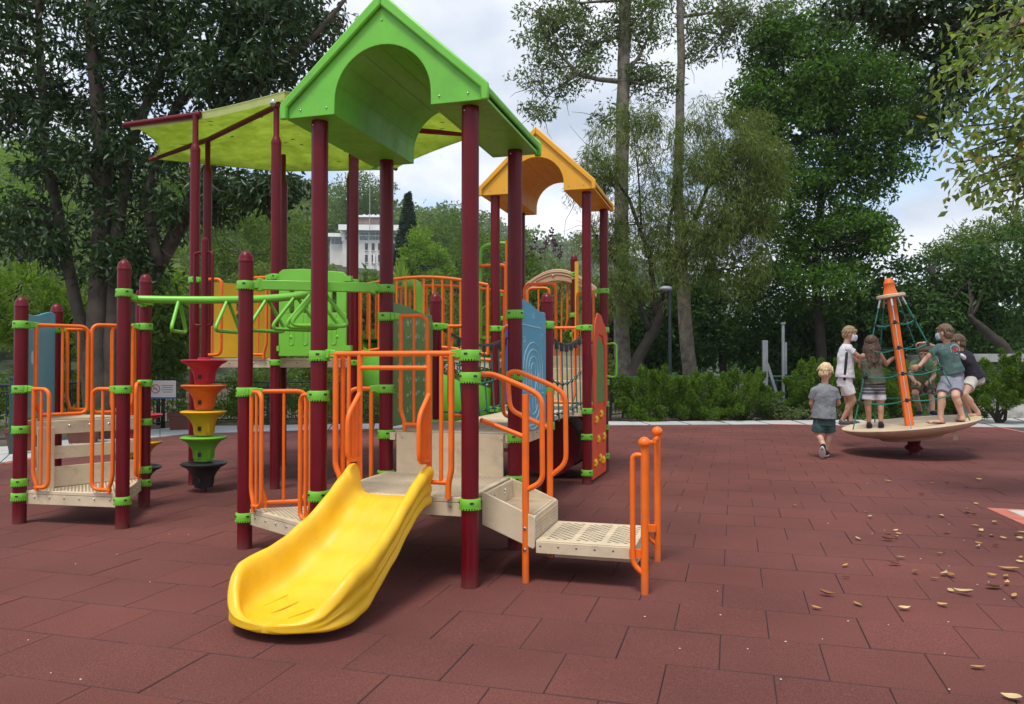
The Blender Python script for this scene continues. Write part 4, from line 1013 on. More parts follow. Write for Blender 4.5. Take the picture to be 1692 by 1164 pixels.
# ------------------------------------------------------------------ tilted spinning net climber
CB = G(1510, 752); CB.z = 0
yaw = math.atan2(CB.x, CB.y)
E1 = Vector((math.cos(yaw), -math.sin(yaw), 0)); E2 = Vector((math.sin(yaw), math.cos(yaw), 0))
NRM = (Vector((0, 0, 1)) - E1 * math.tan(R(7.0)) - E2 * math.tan(R(1.8))).normalized()
T1_ = (E1 - NRM * E1.dot(NRM)).normalized(); T2_ = NRM.cross(T1_)
DC = Vector((CB.x, CB.y, 0)) + NRM * .50
car = thing('spinning_climber', 'tilted beige spinning disc with orange mast and green rope net', 'merry-go-round', CB)
def CW(r, a, h): return DC + T1_ * (r * math.cos(a)) + T2_ * (r * math.sin(a)) + NRM * h - CB
def clathe(prof, seg=48, c=(0, 0), mi=0, mb=None):
    mb = mb or MB(); vs = []; n = len(prof)
    for r, z in prof:
        for k in range(seg): vs.append(CW(max(r, 1e-4), 2 * math.pi * k / seg, z))
    fs = [(i * seg + k, i * seg + (k + 1) % seg, (i + 1) * seg + (k + 1) % seg, (i + 1) * seg + k) for i in range(n - 1) for k in range(seg)]
    fs += [tuple(range(seg - 1, -1, -1)), tuple((n - 1) * seg + k for k in range(seg))]
    return mb.add(vs, fs, mi)
M['disc'] = mat('sand_plastic', (.60, .47, .32), .5, .08, 3, .05, 120, dirt=(.36, .25, .17), dscale=4, damt=.45)
clathe([(.42, -.235), (.45, -.225), (.47, -.19), (.60, -.165), (.80, -.115), (.92, -.07), (.985, -.025), (1.0, 0), (.995, .012), (.97, .014), (.94, .0), (.8, -.012), (.3, -.03), (.05, -.03)], 64).build('disc', M['disc'], car, angle=50)
MB().prism([(0, 0), (.07, 0), (.06, .13), (.01, .13)], CW(.66, -.55, -.27), T1_, NRM, T2_, .04).build('brake_flap', M['disc'], car, fixn=True)
MB().lathe([(.10, 0), (.10, .02), (.07, .03), (.075, .06), (.135, .10), (.14, .125), (.09, .17), (.10, .2), (.12, .32)], (0, 0, 0), 8).build('pedestal', M['post'], car)
mast = MB(); wd = .072
rg = [[CW(wd * 1.15, R(45 + 90 * k + 12), h) for k in range(4)] for h in (-.03, 2.06)]
mast.loft(rg); M['mast'] = mat('orange_mast_paint', (.78, .15, .015), .5, .08, 6)
mo = mast.build('mast', M['mast'], car, bevel=.008)
clathe([(.20, 2.02), (.215, 2.03), (.215, 2.065), (.20, 2.075)], 32).build('top_plate', M['disc'], car)
clathe([(.108, 2.075), (.104, 2.10), (.083, 2.15), (.08, 2.24), (.083, 2.245), (.083, 2.255), (.076, 2.27), (.06, 2.31), (.035, 2.335), (.004, 2.34)], 20).build('mast_cap', M['mast'], car)
for k in range(4):
    a = R(20 + 90 * k); MB().tube([CW(.07, a, 2.18), CW(.10, a, 2.08)], .014, 8).build('stay', M['mast'], car)
NRope = 5; A0c = R(-88)
HS = (.42, .82, 1.22, 1.62)
def rope_pt(k, h): a = A0c + k * 2 * math.pi / NRope; r = .17 + (.86 - .17) * (2.0 - h) / 2.0; return CW(r, a, h)
for k in range(NRope):
    m_ = M['ropegreen']
    ro = MB(); ro.tube([rope_pt(k, h) for h in (.0, .5, 1.0, 1.5, 1.9)], .0105 if k else .007, 8)
    o = ro.build('guy_rope', M['wire'] if k == 0 else m_, car)
    MB().tube([rope_pt(k, 1.88), rope_pt(k, 2.02)], .017, 8).build('ferrule', M['steel'], o)
for h in HS:
    for k in range(NRope):
        a, b = rope_pt(k, h), rope_pt((k + 1) % NRope, h)
        pts = [a.lerp(b, t / 8) - NRM * (.05 * math.sin(math.pi * t / 8)) - (a.lerp(b, t / 8) - CW(0, 0, h)) * (.06 * math.sin(math.pi * t / 8)) for t in range(9)]
        MB().tube(pts, .0095, 8).build('cross_rope', M['ropegreen'], car)
        c = MB(); c.lathe([(.016, -.032), (.022, -.027), (.024, 0), (.022, .027), (.016, .032)], a, 10, axis=NRM); c.tube([a, a.lerp(b, .10)], .016, 8); c.build('rope_clamp', M['dark'], car)
def disc_at(px, py, h=.0):
    """point where the line of sight meets the top of the disc"""
    d = ray(px, py); o = Vector((0, 0, EYE)); c = DC + NRM * (h - .01); return o + d * ((c - o).dot(NRM) / d.dot(NRM))

# ------------------------------------------------------------------ the children
def skinmat(name, col):
    m = bpy.data.materials.new(name); m.use_nodes = True; n, l = nd(m); b = n['Principled BSDF']
    b.inputs['Roughness'].default_value = .5; b.inputs['Subsurface Weight'].default_value = .12; b.inputs['Subsurface Radius'].default_value = (.012, .005, .003)
    t = n.new('ShaderNodeTexCoord'); z = n.new('ShaderNodeTexNoise'); z.inputs['Scale'].default_value = 14; l.new(t.outputs['Object'], z.inputs['Vector'])
    rp = n.new('ShaderNodeValToRGB'); rp.color_ramp.elements[0].color = (*[c * .86 for c in col], 1); rp.color_ramp.elements[1].color = (col[0] * 1.1, col[1] * 1.02, col[2], 1)
    l.new(z.outputs['Fac'], rp.inputs[0]); l.new(rp.outputs[0], b.inputs['Base Color']); return m
M['skin'] = skinmat('fair_skin', (.55, .33, .23)); M['skintan'] = skinmat('tanned_skin', (.40, .22, .14))
def cloth(name, col, **k): return mat(name, col, .9, k.pop('var', .12), k.pop('vscale', 12), .25, 350, spec=.2, **k)
WRTEX = bpy.data.textures.new('wrinkle', 'CLOUDS'); WRTEX.noise_scale = .13; WRTEX.noise_depth = 2
HAIRTEX = bpy.data.textures.new('hair_locks', 'CLOUDS'); HAIRTEX.noise_scale = .032
def remeshed(mb, name, m, parent, voxel, disp=0, tex=None, smooth=4, loc=None):
    o = mb.build(name, m, parent, angle=180)
    r = o.modifiers.new('union', 'REMESH'); r.mode = 'VOXEL'; r.voxel_size = voxel; r.use_smooth_shade = True
    s = o.modifiers.new('soften', 'SMOOTH'); s.factor = .5; s.iterations = smooth
    if disp:
        d = o.modifiers.new('folds', 'DISPLACE'); d.texture = tex; d.strength = disp; d.mid_level = .5; d.texture_coords = 'LOCAL'
    return o
def ring(c, rx, ry, ex, ey, n=18): return [c + ex * (rx * math.cos(2 * math.pi * k / n)) + ey * (ry * math.sin(2 * math.pi * k / n)) for k in range(n)]
def ortho(a, b):
    """unit a, and b made perpendicular to it"""
    a = a.normalized(); b = (b - a * b.dot(a)).normalized(); return a, b
def hand(mb, wrist, d, palm_n, s=1.0, curl=.5, side=1):
    """palm, four fingers of different lengths with two bends, and a thumb from the side of the palm"""
    d, n = ortho(d, palm_n); x = d.cross(n) * side
    c = wrist + d * .045 * s
    mb.ell(c, (.034 * s, .016 * s, .045 * s), Matrix((x, n, d)).transposed(), 10, 7)
    for i, (off, L) in enumerate(((-.024, .052), (-.008, .06), (.009, .056), (.025, .044))):
        p = c + d * .036 * s + x * off * s; a = curl * .9
        d1 = (d * math.cos(a) + n * math.sin(a)); d2 = (d * math.cos(a * 2.1) + n * math.sin(a * 2.1))
        p1 = p + d1 * L * .55 * s; p2 = p1 + d2 * L * .5 * s
        mb.rcone(p - d * .02 * s, .0095 * s, p1, .0085 * s, 8); mb.rcone(p1, .0085 * s, p2, .0075 * s, 8)
    t0 = c - x * .026 * s - d * .012 * s; td = (d * .55 - x * .7 + n * .35 * (1 + curl)).normalized()
    t1 = t0 + td * .03 * s; mb.rcone(t0, .012 * s, t1, .010 * s, 8); mb.rcone(t1, .010 * s, t1 + (td + n * curl + d * .3).normalized() * .026 * s, .008 * s, 8)
def shoe(mb, ankle, toe_dir, up, s=1.0, sole=True, L=.17):
    f, u = ortho(toe_dir, up); x = f.cross(u)
    rot = Matrix((x, f, u)).transposed()
    base = ankle - u * .055 * s
    mb.ell(base + f * .045 * s + u * .01, (.040 * s, L * .60 * s, .038 * s), rot, 14, 8); mb.ell(base + f * .105 * s - u * .002, (.043 * s, .05 * s, .026 * s), rot, 12, 8)
    mb.ell(base - f * .015 * s + u * .02, (.036 * s, .045 * s, .05 * s), rot, 12, 8)
def soles(ankle, toe_dir, up, s, m, parent, L=.17, th=.018, name='sole'):
    f, u = ortho(toe_dir, up); x = f.cross(u); c = ankle - u * .085 * s + f * .045 * s; out = []
    for h in (0, th * .15, th):
        k = 1.0 if h else .93
        out.append([c + u * h + x * (.041 * s * k * math.cos(a) * (1 + .12 * math.sin(a))) + f * (L * .63 * s * k * math.sin(a)) for a in [2 * math.pi * i / 20 for i in range(20)]])
    MB().loft(out).build(name, m, parent, angle=60, fixn=True)
def person(label, foot, J, look, mats, hair, sleeve=.5, shorts_to=.82, s=1.0, HS_=1.20, mask=None, hands=None, footdir=None, flip=False, hem=.05, skin='skin', collar=None, group='children at the spinning climber', tilt=(0, 0, 1), sleeveless=False):
    """J: joints in world space; look: direction the face points"""
    t = thing('person', label, 'person', foot, 0, group); o = Vector(foot); s = s * HS_
    J = {k: Vector(v) - o for k, v in J.items()}; look = Vector(look)
    up = Vector(tilt).normalized(); f, up = ortho(look, up) if abs(look.normalized().dot(up)) < .95 else (look.normalized(), up)
    up = (up - f * up.dot(f)).normalized(); x = f.cross(up)
    sk = M[skin]; b = MB()
    hc = J['head']; rot = Matrix((x, f, up)).transposed()
    b.ell(hc + up * .018 * s - f * .008 * s, (.072 * s, .088 * s, .088 * s), rot, 18, 12)             # cranium
    b.ell(hc - up * .035 * s + f * .018 * s, (.056 * s, .066 * s, .070 * s), rot, 16, 10)             # face and jaw
    b.ell(hc - up * .088 * s + f * .052 * s, (.022 * s, .020 * s, .016 * s), rot, 8, 6)               # chin
    b.rcone(hc + up * .004 * s + f * .082 * s, .008 * s, hc - up * .026 * s + f * .098 * s, .013 * s, 8)   # nose
    b.ell(hc + up * .018 * s + f * .070 * s, (.050 * s, .016 * s, .010 * s), rot, 8, 6)               # brow
    b.ell(hc - up * .058 * s + f * .077 * s, (.022 * s, .010 * s, .009 * s), rot, 8, 6)               # lips
    for e in (-1, 1): b.ell(hc + x * .072 * s * e - up * .012 * s - f * .006 * s, (.010 * s, .020 * s, .030 * s), rot, 8, 7)
    nk, ch, pv = J['neck'], J['chest'], J['pelvis']
    b.rcone(nk - up * .02, .046 * s, hc - up * .055 * s - f * .015 * s, .042 * s)
    sx = (J['shR'] - J['shL']).normalized(); hx = (J['hipR'] - J['hipL']).normalized()
    spn = (nk - pv).normalized()
    def tor(k, w, d_, top, bot, n=7):
        rr = []
        for i in range(n):
            q = i / (n - 1); tt = bot + (top - bot) * q
            c = pv.lerp(ch, max(-.4, tt) / .55) if tt < .55 else ch.lerp(nk, (tt - .55) / .45)
            ax = hx.lerp(sx, max(0, min(1, tt))); ax = (ax - spn * ax.dot(spn)).normalized(); ay = spn.cross(ax)
            ww = w[i] if isinstance(w, list) else w; dd = d_[i] if isinstance(d_, list) else d_
            rr.append(ring(c, ww * s + k, dd * s + k, ax, ay))
        return rr
    W = [.125, .122, .115, .122, .138, .142, .085]; D = [.095, .092, .085, .088, .095, .088, .055]
    b.loft(tor(-.006, W, D, .97, -.12))
    for sd in 'LR': b.rcone(ch.lerp(nk, .66), .044 * s, J['sh' + sd], .041 * s)
    for sd in 'LR':
        sh, el, wr = J['sh' + sd], J['el' + sd], J['wr' + sd]
        b.rcone(sh, .043 * s, el, .033 * s); b.rcone(el, .034 * s, wr, .023 * s)
        hp, kn, an = J['hip' + sd], J['kn' + sd], J['an' + sd]
        b.rcone(hp, .076 * s, kn, .050 * s, 14); b.rcone(kn, .049 * s, an, .031 * s, 14)
        cf = kn.lerp(an, .32) - (J.get('toe' + sd, an + f) - an).normalized() * .014 * s; b.ell(cf, (.042 * s, .042 * s, .09 * s), Vector((0, 0, 1)).rotation_difference((kn - an).normalized()).to_matrix(), 10, 7)
        hd = (hands or {}).get(sd, (None, None, .5)); dd = Vector(hd[0]) if hd[0] else (wr - el); pn = Vector(hd[1]) if hd[1] else (f * .4 - up)
        hand(b, wr, dd, pn, s * .95, hd[2], 1 if sd == 'R' else -1)
        td = J['toe' + sd] - an; td2 = td - (kn - an).normalized() * td.dot((kn - an).normalized()) * .0
        if flip:
            ff = Vector((td.x, td.y, 0)).normalized(); xx = ff.cross(Vector((0, 0, 1))); rt = Matrix((xx, ff, Vector((0, 0, 1)))).transposed()
            b.ell(an + ff * .06 * s - Vector((0, 0, .048 * s)), (.036 * s, .105 * s, .024 * s), rt, 12, 8); b.rcone(an, .034 * s, an - Vector((0, 0, .04 * s)) - ff * .012, .034 * s)
            for q in range(5): b.rcone(an + ff * (.13 - .008 * abs(q - 1)) * s + xx * (-.026 + .013 * q) * s * (1 if sd == 'R' else -1) - Vector((0, 0, .055 * s)), .010 * s, an + ff * (.162 - .010 * q) * s + xx * (-.026 + .014 * q) * s * (1 if sd == 'R' else -1) - Vector((0, 0, .06 * s)), .009 * s, 7)
        else: b.rcone(an, .032 * s, an - Vector((0, 0, .02 * s)), .034 * s)
    remeshed(b, 'body', sk, t, .0058, smooth=3)
    # shirt
    c = MB(); W2 = [.158, .152, .142, .142, .148, .140, .070]; D2 = [.130, .122, .110, .105, .108, .095, .055]
    c.loft(tor(.004, W2, D2, 1.0, -hem))
    for sd in 'LR':
        sh, el = J['sh' + sd], J['el' + sd]; c.rcone(ch.lerp(nk, .70), .062 * s, sh.lerp(nk, .42 if sleeveless else .12), (.048 if sleeveless else .054) * s)
        if not sleeveless:
            e = sh.lerp(el, sleeve); c.rcone(sh, .052 * s, sh.lerp(e, .3), .052 * s); c.lathe([(.050 * s, 0), (.058 * s, (e - sh).length)], sh, 14, axis=(e - sh))
    shirt = remeshed(c, 'shirt', mats['shirt'], t, .0075, .030, WRTEX, 3)
    # shorts
    d = MB(); d.loft(tor(.0, [.126, .13, .132, .130], [.098, .10, .10, .10], .12, -.22, 4))
    for sd in 'LR':
        hp, kn = J['hip' + sd], J['kn' + sd]; e = hp.lerp(kn, shorts_to)
        d.lathe([(.078 * s, -.02), (.084 * s, (e - hp).length * .4), (.086 * s, (e - hp).length)], hp, 18, axis=(e - hp)); d.ell(hp, (.082 * s, .082 * s, .082 * s))
    d.ell(pv - spn * .05 * s, (.115 * s, .10 * s, .08 * s))
    remeshed(d, 'shorts', mats['shorts'], t, .0075, .028, WRTEX, 3)
    # shoes
    for sd in 'LR':
        an, toe = J['an' + sd], J['toe' + sd]; td = toe - an
        fu = (J['kn' + sd] - an).normalized() if (footdir or {}).get(sd) == 'leg' else Vector((0, 0, 1))
        if fu.z < .99: fu = Vector((footdir.get(sd + 'up')))
        tdd = td if fu.z < .99 else Vector((td.x, td.y, 0))
        if flip: soles(an + Vector((0, 0, .012)), tdd, fu, s * .98, mats['shoes'], t, .17, .014, 'flip_flop')
        else:
            q = MB(); shoe(q, an, tdd, fu, s); remeshed(q, 'shoe', mats['shoes'], t, .006, smooth=3); soles(an, tdd, fu, s, mats['sole'], t)
    # face
    for e in (-1, 1):
        MB().ell(hc + x * .030 * s * e + f * .0775 * s + up * .002 * s, (.011 * s, .006 * s, .006 * s), rot, 8, 6).build('eye', M['dark'], t)
    if mask:
        mk = MB(); rr = []
        for i in range(6):
            zt = .002 - .088 * i / 5; wv = .060 - .012 * abs(i - 2) / 3; rr.append([hc + up * zt * s + x * (wv * s * 1.08 * math.sin(a)) + f * ((.018 + (.080 + .014 * math.sin(math.pi * i / 5)) * max(0, math.cos(a)) ** .8) * s) for a in [R(-80 + 160 * k / 12) for k in range(13)]])
        mk.loft(rr, caps=False); mo_ = mk.build('face_mask', mats['mask'], t, angle=180); sf = mo_.modifiers.new('thickness', 'SOLIDIFY'); sf.thickness = .006; sf.offset = 1
        for e in (-1, 1): MB().tube([hc + x * .058 * s * e + f * .03 * s - up * .01 * s, hc + x * .074 * s * e - f * .0 * s + up * .005 * s], .0018, 5).build('mask_strap', mats['mask'], t)
    else: MB().ell(hc - up * .058 * s + f * .083 * s, (.019 * s, .005 * s, .003 * s), rot, 8, 5).build('mouth', M['lip'], t)
    # hair
    h = MB(); hair(h, hc, x, f, up, rot, s)
    remeshed(h, 'hair', mats['hair'], t, .0050, .014, HAIRTEX, 1)
    return t, J
M['lip'] = mat('lip', (.35, .12, .10), .5)
def short_hair(h, hc, x, f, up, rot, s, back=.0, fringe=.03):
    h.ell(hc + up * .034 * s - f * .018 * s, (.082 * s, .092 * s, .085 * s), rot, 18, 11)
    h.ell(hc - f * .05 * s - up * (.005 + back) * s, (.070 * s, .052 * s, .062 * s), rot, 14, 9)
    h.ell(hc + f * .055 * s + up * (.075 - fringe) * s, (.062 * s, .036 * s, .030 * s), rot, 12, 8)
    rg = random.Random(int(abs(hc.x) * 1000) % 97)
    for k in range(70):
        a = rg.uniform(0, 6.28); e = rg.uniform(-.1, 1.3); d = x * (math.cos(a) * math.cos(e)) + f * (math.sin(a) * math.cos(e) * 1.1 - .15) + up * math.sin(e)
        p = hc + up * .034 * s + d * .075 * s; q = p + (d * .35 - up * .75 + x * rg.uniform(-.3, .3)).normalized() * rg.uniform(.03, .065) * s
        if d.dot(f) < .72: h.rcone(p, .013 * s, q, .005 * s, 7)
def long_hair(h, hc, x, f, up, rot, s):
    h.ell(hc + up * .03 * s - f * .018 * s, (.084 * s, .094 * s, .09 * s), rot, 18, 11)
    rg = random.Random(4)
    for k in range(60):
        a = R(rg.uniform(150, 390)); d = x * math.cos(a) + f * math.sin(a) * .95
        if d.dot(f) > .35: continue
        p0 = hc + d * .070 * s + up * rg.uniform(.0, .05) * s; p1 = hc + d * (.088 + rg.uniform(-.01, .012)) * s - up * .09 * s
        L = rg.uniform(.22, .36) * s; p2 = hc + d * rg.uniform(.065, .105) * s - f * .035 * s - up * L + x * rg.uniform(-.02, .02)
        h.rcone(p0, .024 * s, p1, .026 * s, 8); h.rcone(p1, .026 * s, p2, .010 * s, 8)
M['blond'] = mat('blond_hair', (.62, .46, .26), .55, .35, 60, .6, 120); M['darkblond'] = mat('dark_blond_hair', (.36, .25, .13), .55, .35, 60, .6, 120)
M['brownhair'] = mat('brown_hair', (.075, .040, .025), .5, .4, 60, .6, 120); M['lightbrown'] = mat('light_brown_hair', (.16, .10, .055), .55, .4, 60, .6, 120)
M['greytee'] = cloth('grey_tee', (.20, .21, .225)); M['tealshorts'] = cloth('teal_shorts', (.045, .085, .085)); M['whitetee'] = cloth('white_jersey', (.72, .71, .74)); M['whiteshorts'] = cloth('white_shorts', (.74, .72, .76))
M['olive'] = cloth('olive_vest', (.10, .105, .075)); M['tealtee'] = cloth('teal_tee', (.085, .145, .135)); M['lavshorts'] = cloth('lavender_grey_shorts', (.22, .22, .27)); M['greentee'] = cloth('green_tee', (.17, .27, .14)); M['khaki'] = cloth('khaki_shorts', (.15, .13, .095))
M['darkjersey'] = cloth('dark_jersey', (.035, .033, .042)); M['creamshorts'] = cloth('cream_shorts', (.55, .52, .46)); M['blackshoe'] = cloth('black_shoe', (.02, .02, .024)); M['greyshoe'] = cloth('grey_shoe', (.10, .10, .10)); M['whitesole'] = mat('white_sole', (.75, .75, .74), .6)
M['blacksole'] = mat('black_sole', (.02, .02, .02), .7); M['maskwhite'] = cloth('white_mask', (.70, .72, .75)); M['maskblue'] = cloth('pale_blue_mask', (.38, .55, .66)); M['bluesole'] = mat('blue_trim', (.12, .3, .6), .6); M['yellowflip'] = mat('yellow_flip_flop', (.62, .55, .12), .6); M['blackflip'] = mat('black_flip_flop', (.03, .03, .04), .6)
# striped board shorts: bands by height
m = cloth('striped_shorts', (.07, .06, .07)); n, l = nd(m); b_ = n['Principled BSDF']; g = n.new('ShaderNodeTexCoord'); sp_ = n.new('ShaderNodeSeparateXYZ'); l.new(g.outputs['Object'], sp_.inputs[0])
mr = n.new('ShaderNodeMapRange'); mr.inputs[1].default_value = .40; mr.inputs[2].default_value = .82; l.new(sp_.outputs['Z'], mr.inputs[0])
rp = n.new('ShaderNodeValToRGB'); rp.color_ramp.interpolation = 'CONSTANT'; e = rp.color_ramp.elements
cols = [(0, (.48, .46, .50)), (.28, (.25, .25, .28)), (.32, (.09, .085, .10)), (.40, (.28, .28, .31)), (.44, (.09, .085, .10)), (.52, (.27, .27, .3)), (.56, (.09, .085, .10)), (.63, (.25, .25, .28)), (.66, (.06, .05, .06))]
e[0].position = 0; e[0].color = (*cols[0][1], 1); e[1].position = cols[1][0]; e[1].color = (*cols[1][1], 1)
for p_, c_ in cols[2:]: x_ = e.new(p_); x_.color = (*c_, 1)
l.new(mr.outputs[0], rp.inputs[0]); l.new(rp.outputs[0], b_.inputs['Base Color']); M['striped'] = m
RT = lambda px, py, Y: P(px, py, Y)

# 1: boy walking, seen from behind
Y = 11.9; f0 = G(1362, 752)
J = dict(head=RT(1365, 614, Y), neck=RT(1363, 635, Y), chest=RT(1362, 660, Y), pelvis=RT(1361, 691, Y), shL=RT(1346, 647, Y - .01), shR=RT(1379, 647, Y - .01), elL=RT(1341, 667, Y + .04), elR=RT(1385, 666, Y + .03), wrL=RT(1345, 682, Y + .16), wrR=RT(1379, 668, Y + .2),
         hipL=RT(1354, 696, Y), hipR=RT(1369, 696, Y), knL=RT(1352, 718, Y + .02), knR=RT(1370, 718, Y + .04), anL=RT(1361, 737, Y - .14), anR=RT(1364, 743.5, Y + .05), toeL=RT(1361, 747, Y - .06), toeR=RT(1366, 747, Y + .2))
J['anL'].z = max(J['anL'].z, .16)
person('blond boy in grey tee and dark teal shorts walking on the rubber beside the disc', f0, J, E2 * .9 + E1 * .5 - Vector((0, 0, .2)), dict(shirt=M['greytee'], shorts=M['tealshorts'], shoes=M['blackshoe'], sole=M['whitesole'], hair=M['blond']), lambda *a: short_hair(*a, back=.03), s=.97, sleeve=.62, shorts_to=.80, footdir={'L': 'leg', 'Lup': tuple((-E2 * .9 + Vector((0, 0, .45))) * -1)}, hem=.02)

# 2: boy in white football kit on the left rim, side on
fa, fb = disc_at(1393, 702), disc_at(1405, 702); Y = (fa.y + fb.y) / 2; f0 = (fa + fb) / 2; f0.y += 0
an = lambda p: p + Vector((0, 0, .085))
J = dict(head=RT(1404, 552, Y), neck=RT(1399, 569, Y), chest=RT(1397, 592, Y), pelvis=RT(1396, 626, Y), shL=RT(1398, 576, Y + .14), shR=RT(1402, 577, Y - .14), elL=RT(1414, 596, Y + .16), elR=RT(1417, 588, Y - .16), wrL=RT(1430, 594, Y + .05), wrR=RT(1429, 600, Y - .10),
         hipL=RT(1397, 632, Y + .07), hipR=RT(1397, 632, Y - .07), knL=RT(1402, 664, Y + .08), knR=RT(1409, 662, Y - .08), anL=an(fb) + E2 * .08, anR=an(fa) - E2 * .05, toeL=fb + E1 * .2, toeR=fa + E1 * .2)
kid2, J2 = person('boy in white football kit with black side stripe and face mask on the disc rim', f0, J, E1 + E2 * .12 - Vector((0, 0, .25)), dict(shirt=M['whitetee'], shorts=M['whiteshorts'], shoes=M['greyshoe'], sole=M['whitesole'], hair=M['darkblond'], mask=M['maskwhite']), lambda *a: short_hair(*a, back=.02, fringe=.02), s=1.0, sleeve=.55, shorts_to=.66, mask=True, hem=-.03)
sp2 = MB(); d_ = (J2['neck'] - J2['pelvis']).normalized(); p0 = J2['pelvis'] - d_ * .02 - E2 * .192 + E1 * .005; p1 = J2['chest'] + d_ * .10 - E2 * .200 + E1 * .03
sp2.loft([[p0.lerp(p1, t) + E1 * a - E2 * (.0 + e_) for a, e_ in ((-.022, -.02), (-.018, .0), (.018, .0), (.022, -.02))] for t in (0, .33, .66, 1)]); sp2.build('side_stripe', M['darkjersey'], kid2, angle=180, fixn=True)

# 3: girl with long brown hair, back to us, hand on the mast
fa, fb = disc_at(1436, 707), disc_at(1455.5, 706); Y = (fa.y + fb.y) / 2; f0 = (fa + fb) / 2
J = dict(head=RT(1440, 567, Y), neck=RT(1439, 588, Y), chest=RT(1440, 604, Y), pelvis=RT(1444, 633, Y), shL=RT(1426, 589, Y), shR=RT(1453, 586, Y), elL=RT(1422, 606, Y + .08), elR=RT(1464, 602, Y + .04), wrL=RT(1430, 612, Y + .22), wrR=RT(1476, 592, Y + .14),
         hipL=RT(1437, 637, Y), hipR=RT(1452, 637, Y), knL=RT(1434, 667, Y), knR=RT(1455, 667, Y), anL=an(fa), anR=an(fb), toeL=fa + E2 * .2, toeR=fb + E2 * .2)
person('girl with long brown hair, olive vest and striped shorts reaching to the orange mast', f0, J, E2 + E1 * .1, dict(shirt=M['olive'], shorts=M['striped'], shoes=M['blackshoe'], sole=M['blacksole'], hair=M['brownhair']), long_hair, s=.93, sleeveless=True, shorts_to=.80, skin='skintan', hem=.03, hands={'R': ((E1 * .9 + Vector((0, 0, .15))), E2, .25)})

# 4: boy in teal tee leaning in and pulling on the ropes
fa, fb = disc_at(1549, 700), disc_at(1590, 697); Y = 12.15; f0 = (fa + fb) / 2
J = dict(head=RT(1560, 550, Y), neck=RT(1564, 568, Y), chest=RT(1567, 586, Y), pelvis=RT(1574, 616, Y), shL=RT(1550, 576, Y + .02), shR=RT(1577, 572, Y + .12), elL=RT(1531, 592, Y + .05), elR=RT(1549, 576, Y + .30), wrL=RT(1519, 605, Y - .02), wrR=RT(1527, 567, Y + .25),
         hipL=RT(1567, 622, Y), hipR=RT(1581, 621, Y + .05), knL=RT(1556, 656, fa.y), knR=RT(1579, 655, fb.y), anL=an(fa) + E1 * .04, anR=an(fb), toeL=fa - E1 * .2 - E2 * .05, toeR=fb - E1 * .05 + E2 * .15)
kid4, J4 = person('boy in teal tee with red back print and lavender shorts pulling the net ropes', f0, J, -E1 * .9 + E2 * .45 - Vector((0, 0, .15)), dict(shirt=M['tealtee'], shorts=M['lavshorts'], shoes=M['blackflip'], sole=M['blackflip'], hair=M['lightbrown'], mask=M['maskblue']), lambda *a: short_hair(*a, back=.03, fringe=.02), s=1.0, sleeve=.60, shorts_to=.86, mask=True, flip=True, hem=.02, hands={'L': (-E1 - Vector((0, 0, .3)), E2, .9), 'R': (-E1, -Vector((0, 0, 1)), .9)})
M['printred'] = mat('red_print', (.45, .03, .05), .8); M['printwhite'] = mat('white_print', (.55, .6, .58), .8)
sx = (J4['shR'] - J4['shL']).normalized(); sup = (J4['neck'] - J4['pelvis']).normalized(); sn = sx.cross(sup).normalized()
if sn.y > 0: sn = -sn
c0 = J4['chest'] + sup * .075 + sx * .02 + sn * .118
pr = MB(); pr.prism([(-.055, .035), (.0, .02), (.055, .04), (.045, -.005), (.02, -.045), (-.005, -.05), (-.035, -.02)], c0, sx, sup, sn, .012); po = pr.build('back_print', M['printred'], kid4, fixn=True)
pw = MB()
for k in range(11):
    a = R(200 - 22 * k); q = c0 + sx * .085 * math.cos(a) + sup * (.075 * math.sin(a) - .005); pw.box(q + sn * .004, (.012, .012, .018), a)
pw.box(c0 + sx * .03 + sup * -.01 + sn * .012, (.012, .004, .02)); pw.box(c0 - sup * .07 + sn * .006, (.05, .008, .010))
tag(pw.build('back_lettering', M['printwhite'], kid4), kind='stuff')

# 5: boy in green tee on the far rim, bent forward, hands on the rope
fa, fb = disc_at(1520, 685.5), disc_at(1541, 685.5); Y = fa.y; f0 = (fa + fb) / 2
J = dict(head=RT(1527, 583, Y - .42), neck=RT(1526, 597, Y - .30), chest=RT(1525, 606, Y - .20), pelvis=RT(1526, 628, Y + .04), shL=RT(1541, 603, Y - .26), shR=RT(1510, 602, Y - .26), elL=RT(1543, 621, Y - .28), elR=RT(1504, 620, Y - .28), wrL=RT(1538, 628, Y - .42), wrR=RT(1511, 630, Y - .42),
         hipL=RT(1533, 632, Y + .02), hipR=RT(1519, 632, Y + .02), knL=RT(1539, 650, Y - .12), knR=RT(1512, 650, Y - .12), anL=an(fb), anR=an(fa), toeL=fb - E2 * .2 + E1 * .05, toeR=fa - E2 * .2 - E1 * .05)
person('crouching boy in pale green tee at the far rim gripping the lower rope', f0, J, -E2 - E1 * .1 - Vector((0, 0, .35)), dict(shirt=M['greentee'], shorts=M['khaki'], shoes=M['blackshoe'], sole=M['bluesole'], hair=M['lightbrown']), lambda *a: short_hair(*a, fringe=.01), s=.96, sleeve=.62, shorts_to=.84, hem=.0, hands={'L': (-E1 * .6 - Vector((0, 0, .4)) - E2 * .4, -Vector((0, 0, 1)), .8), 'R': (E1 * .7 - Vector((0, 0, .3)) - E2 * .4, -Vector((0, 0, 1)), .8)}, tilt=(0, 0, 1))

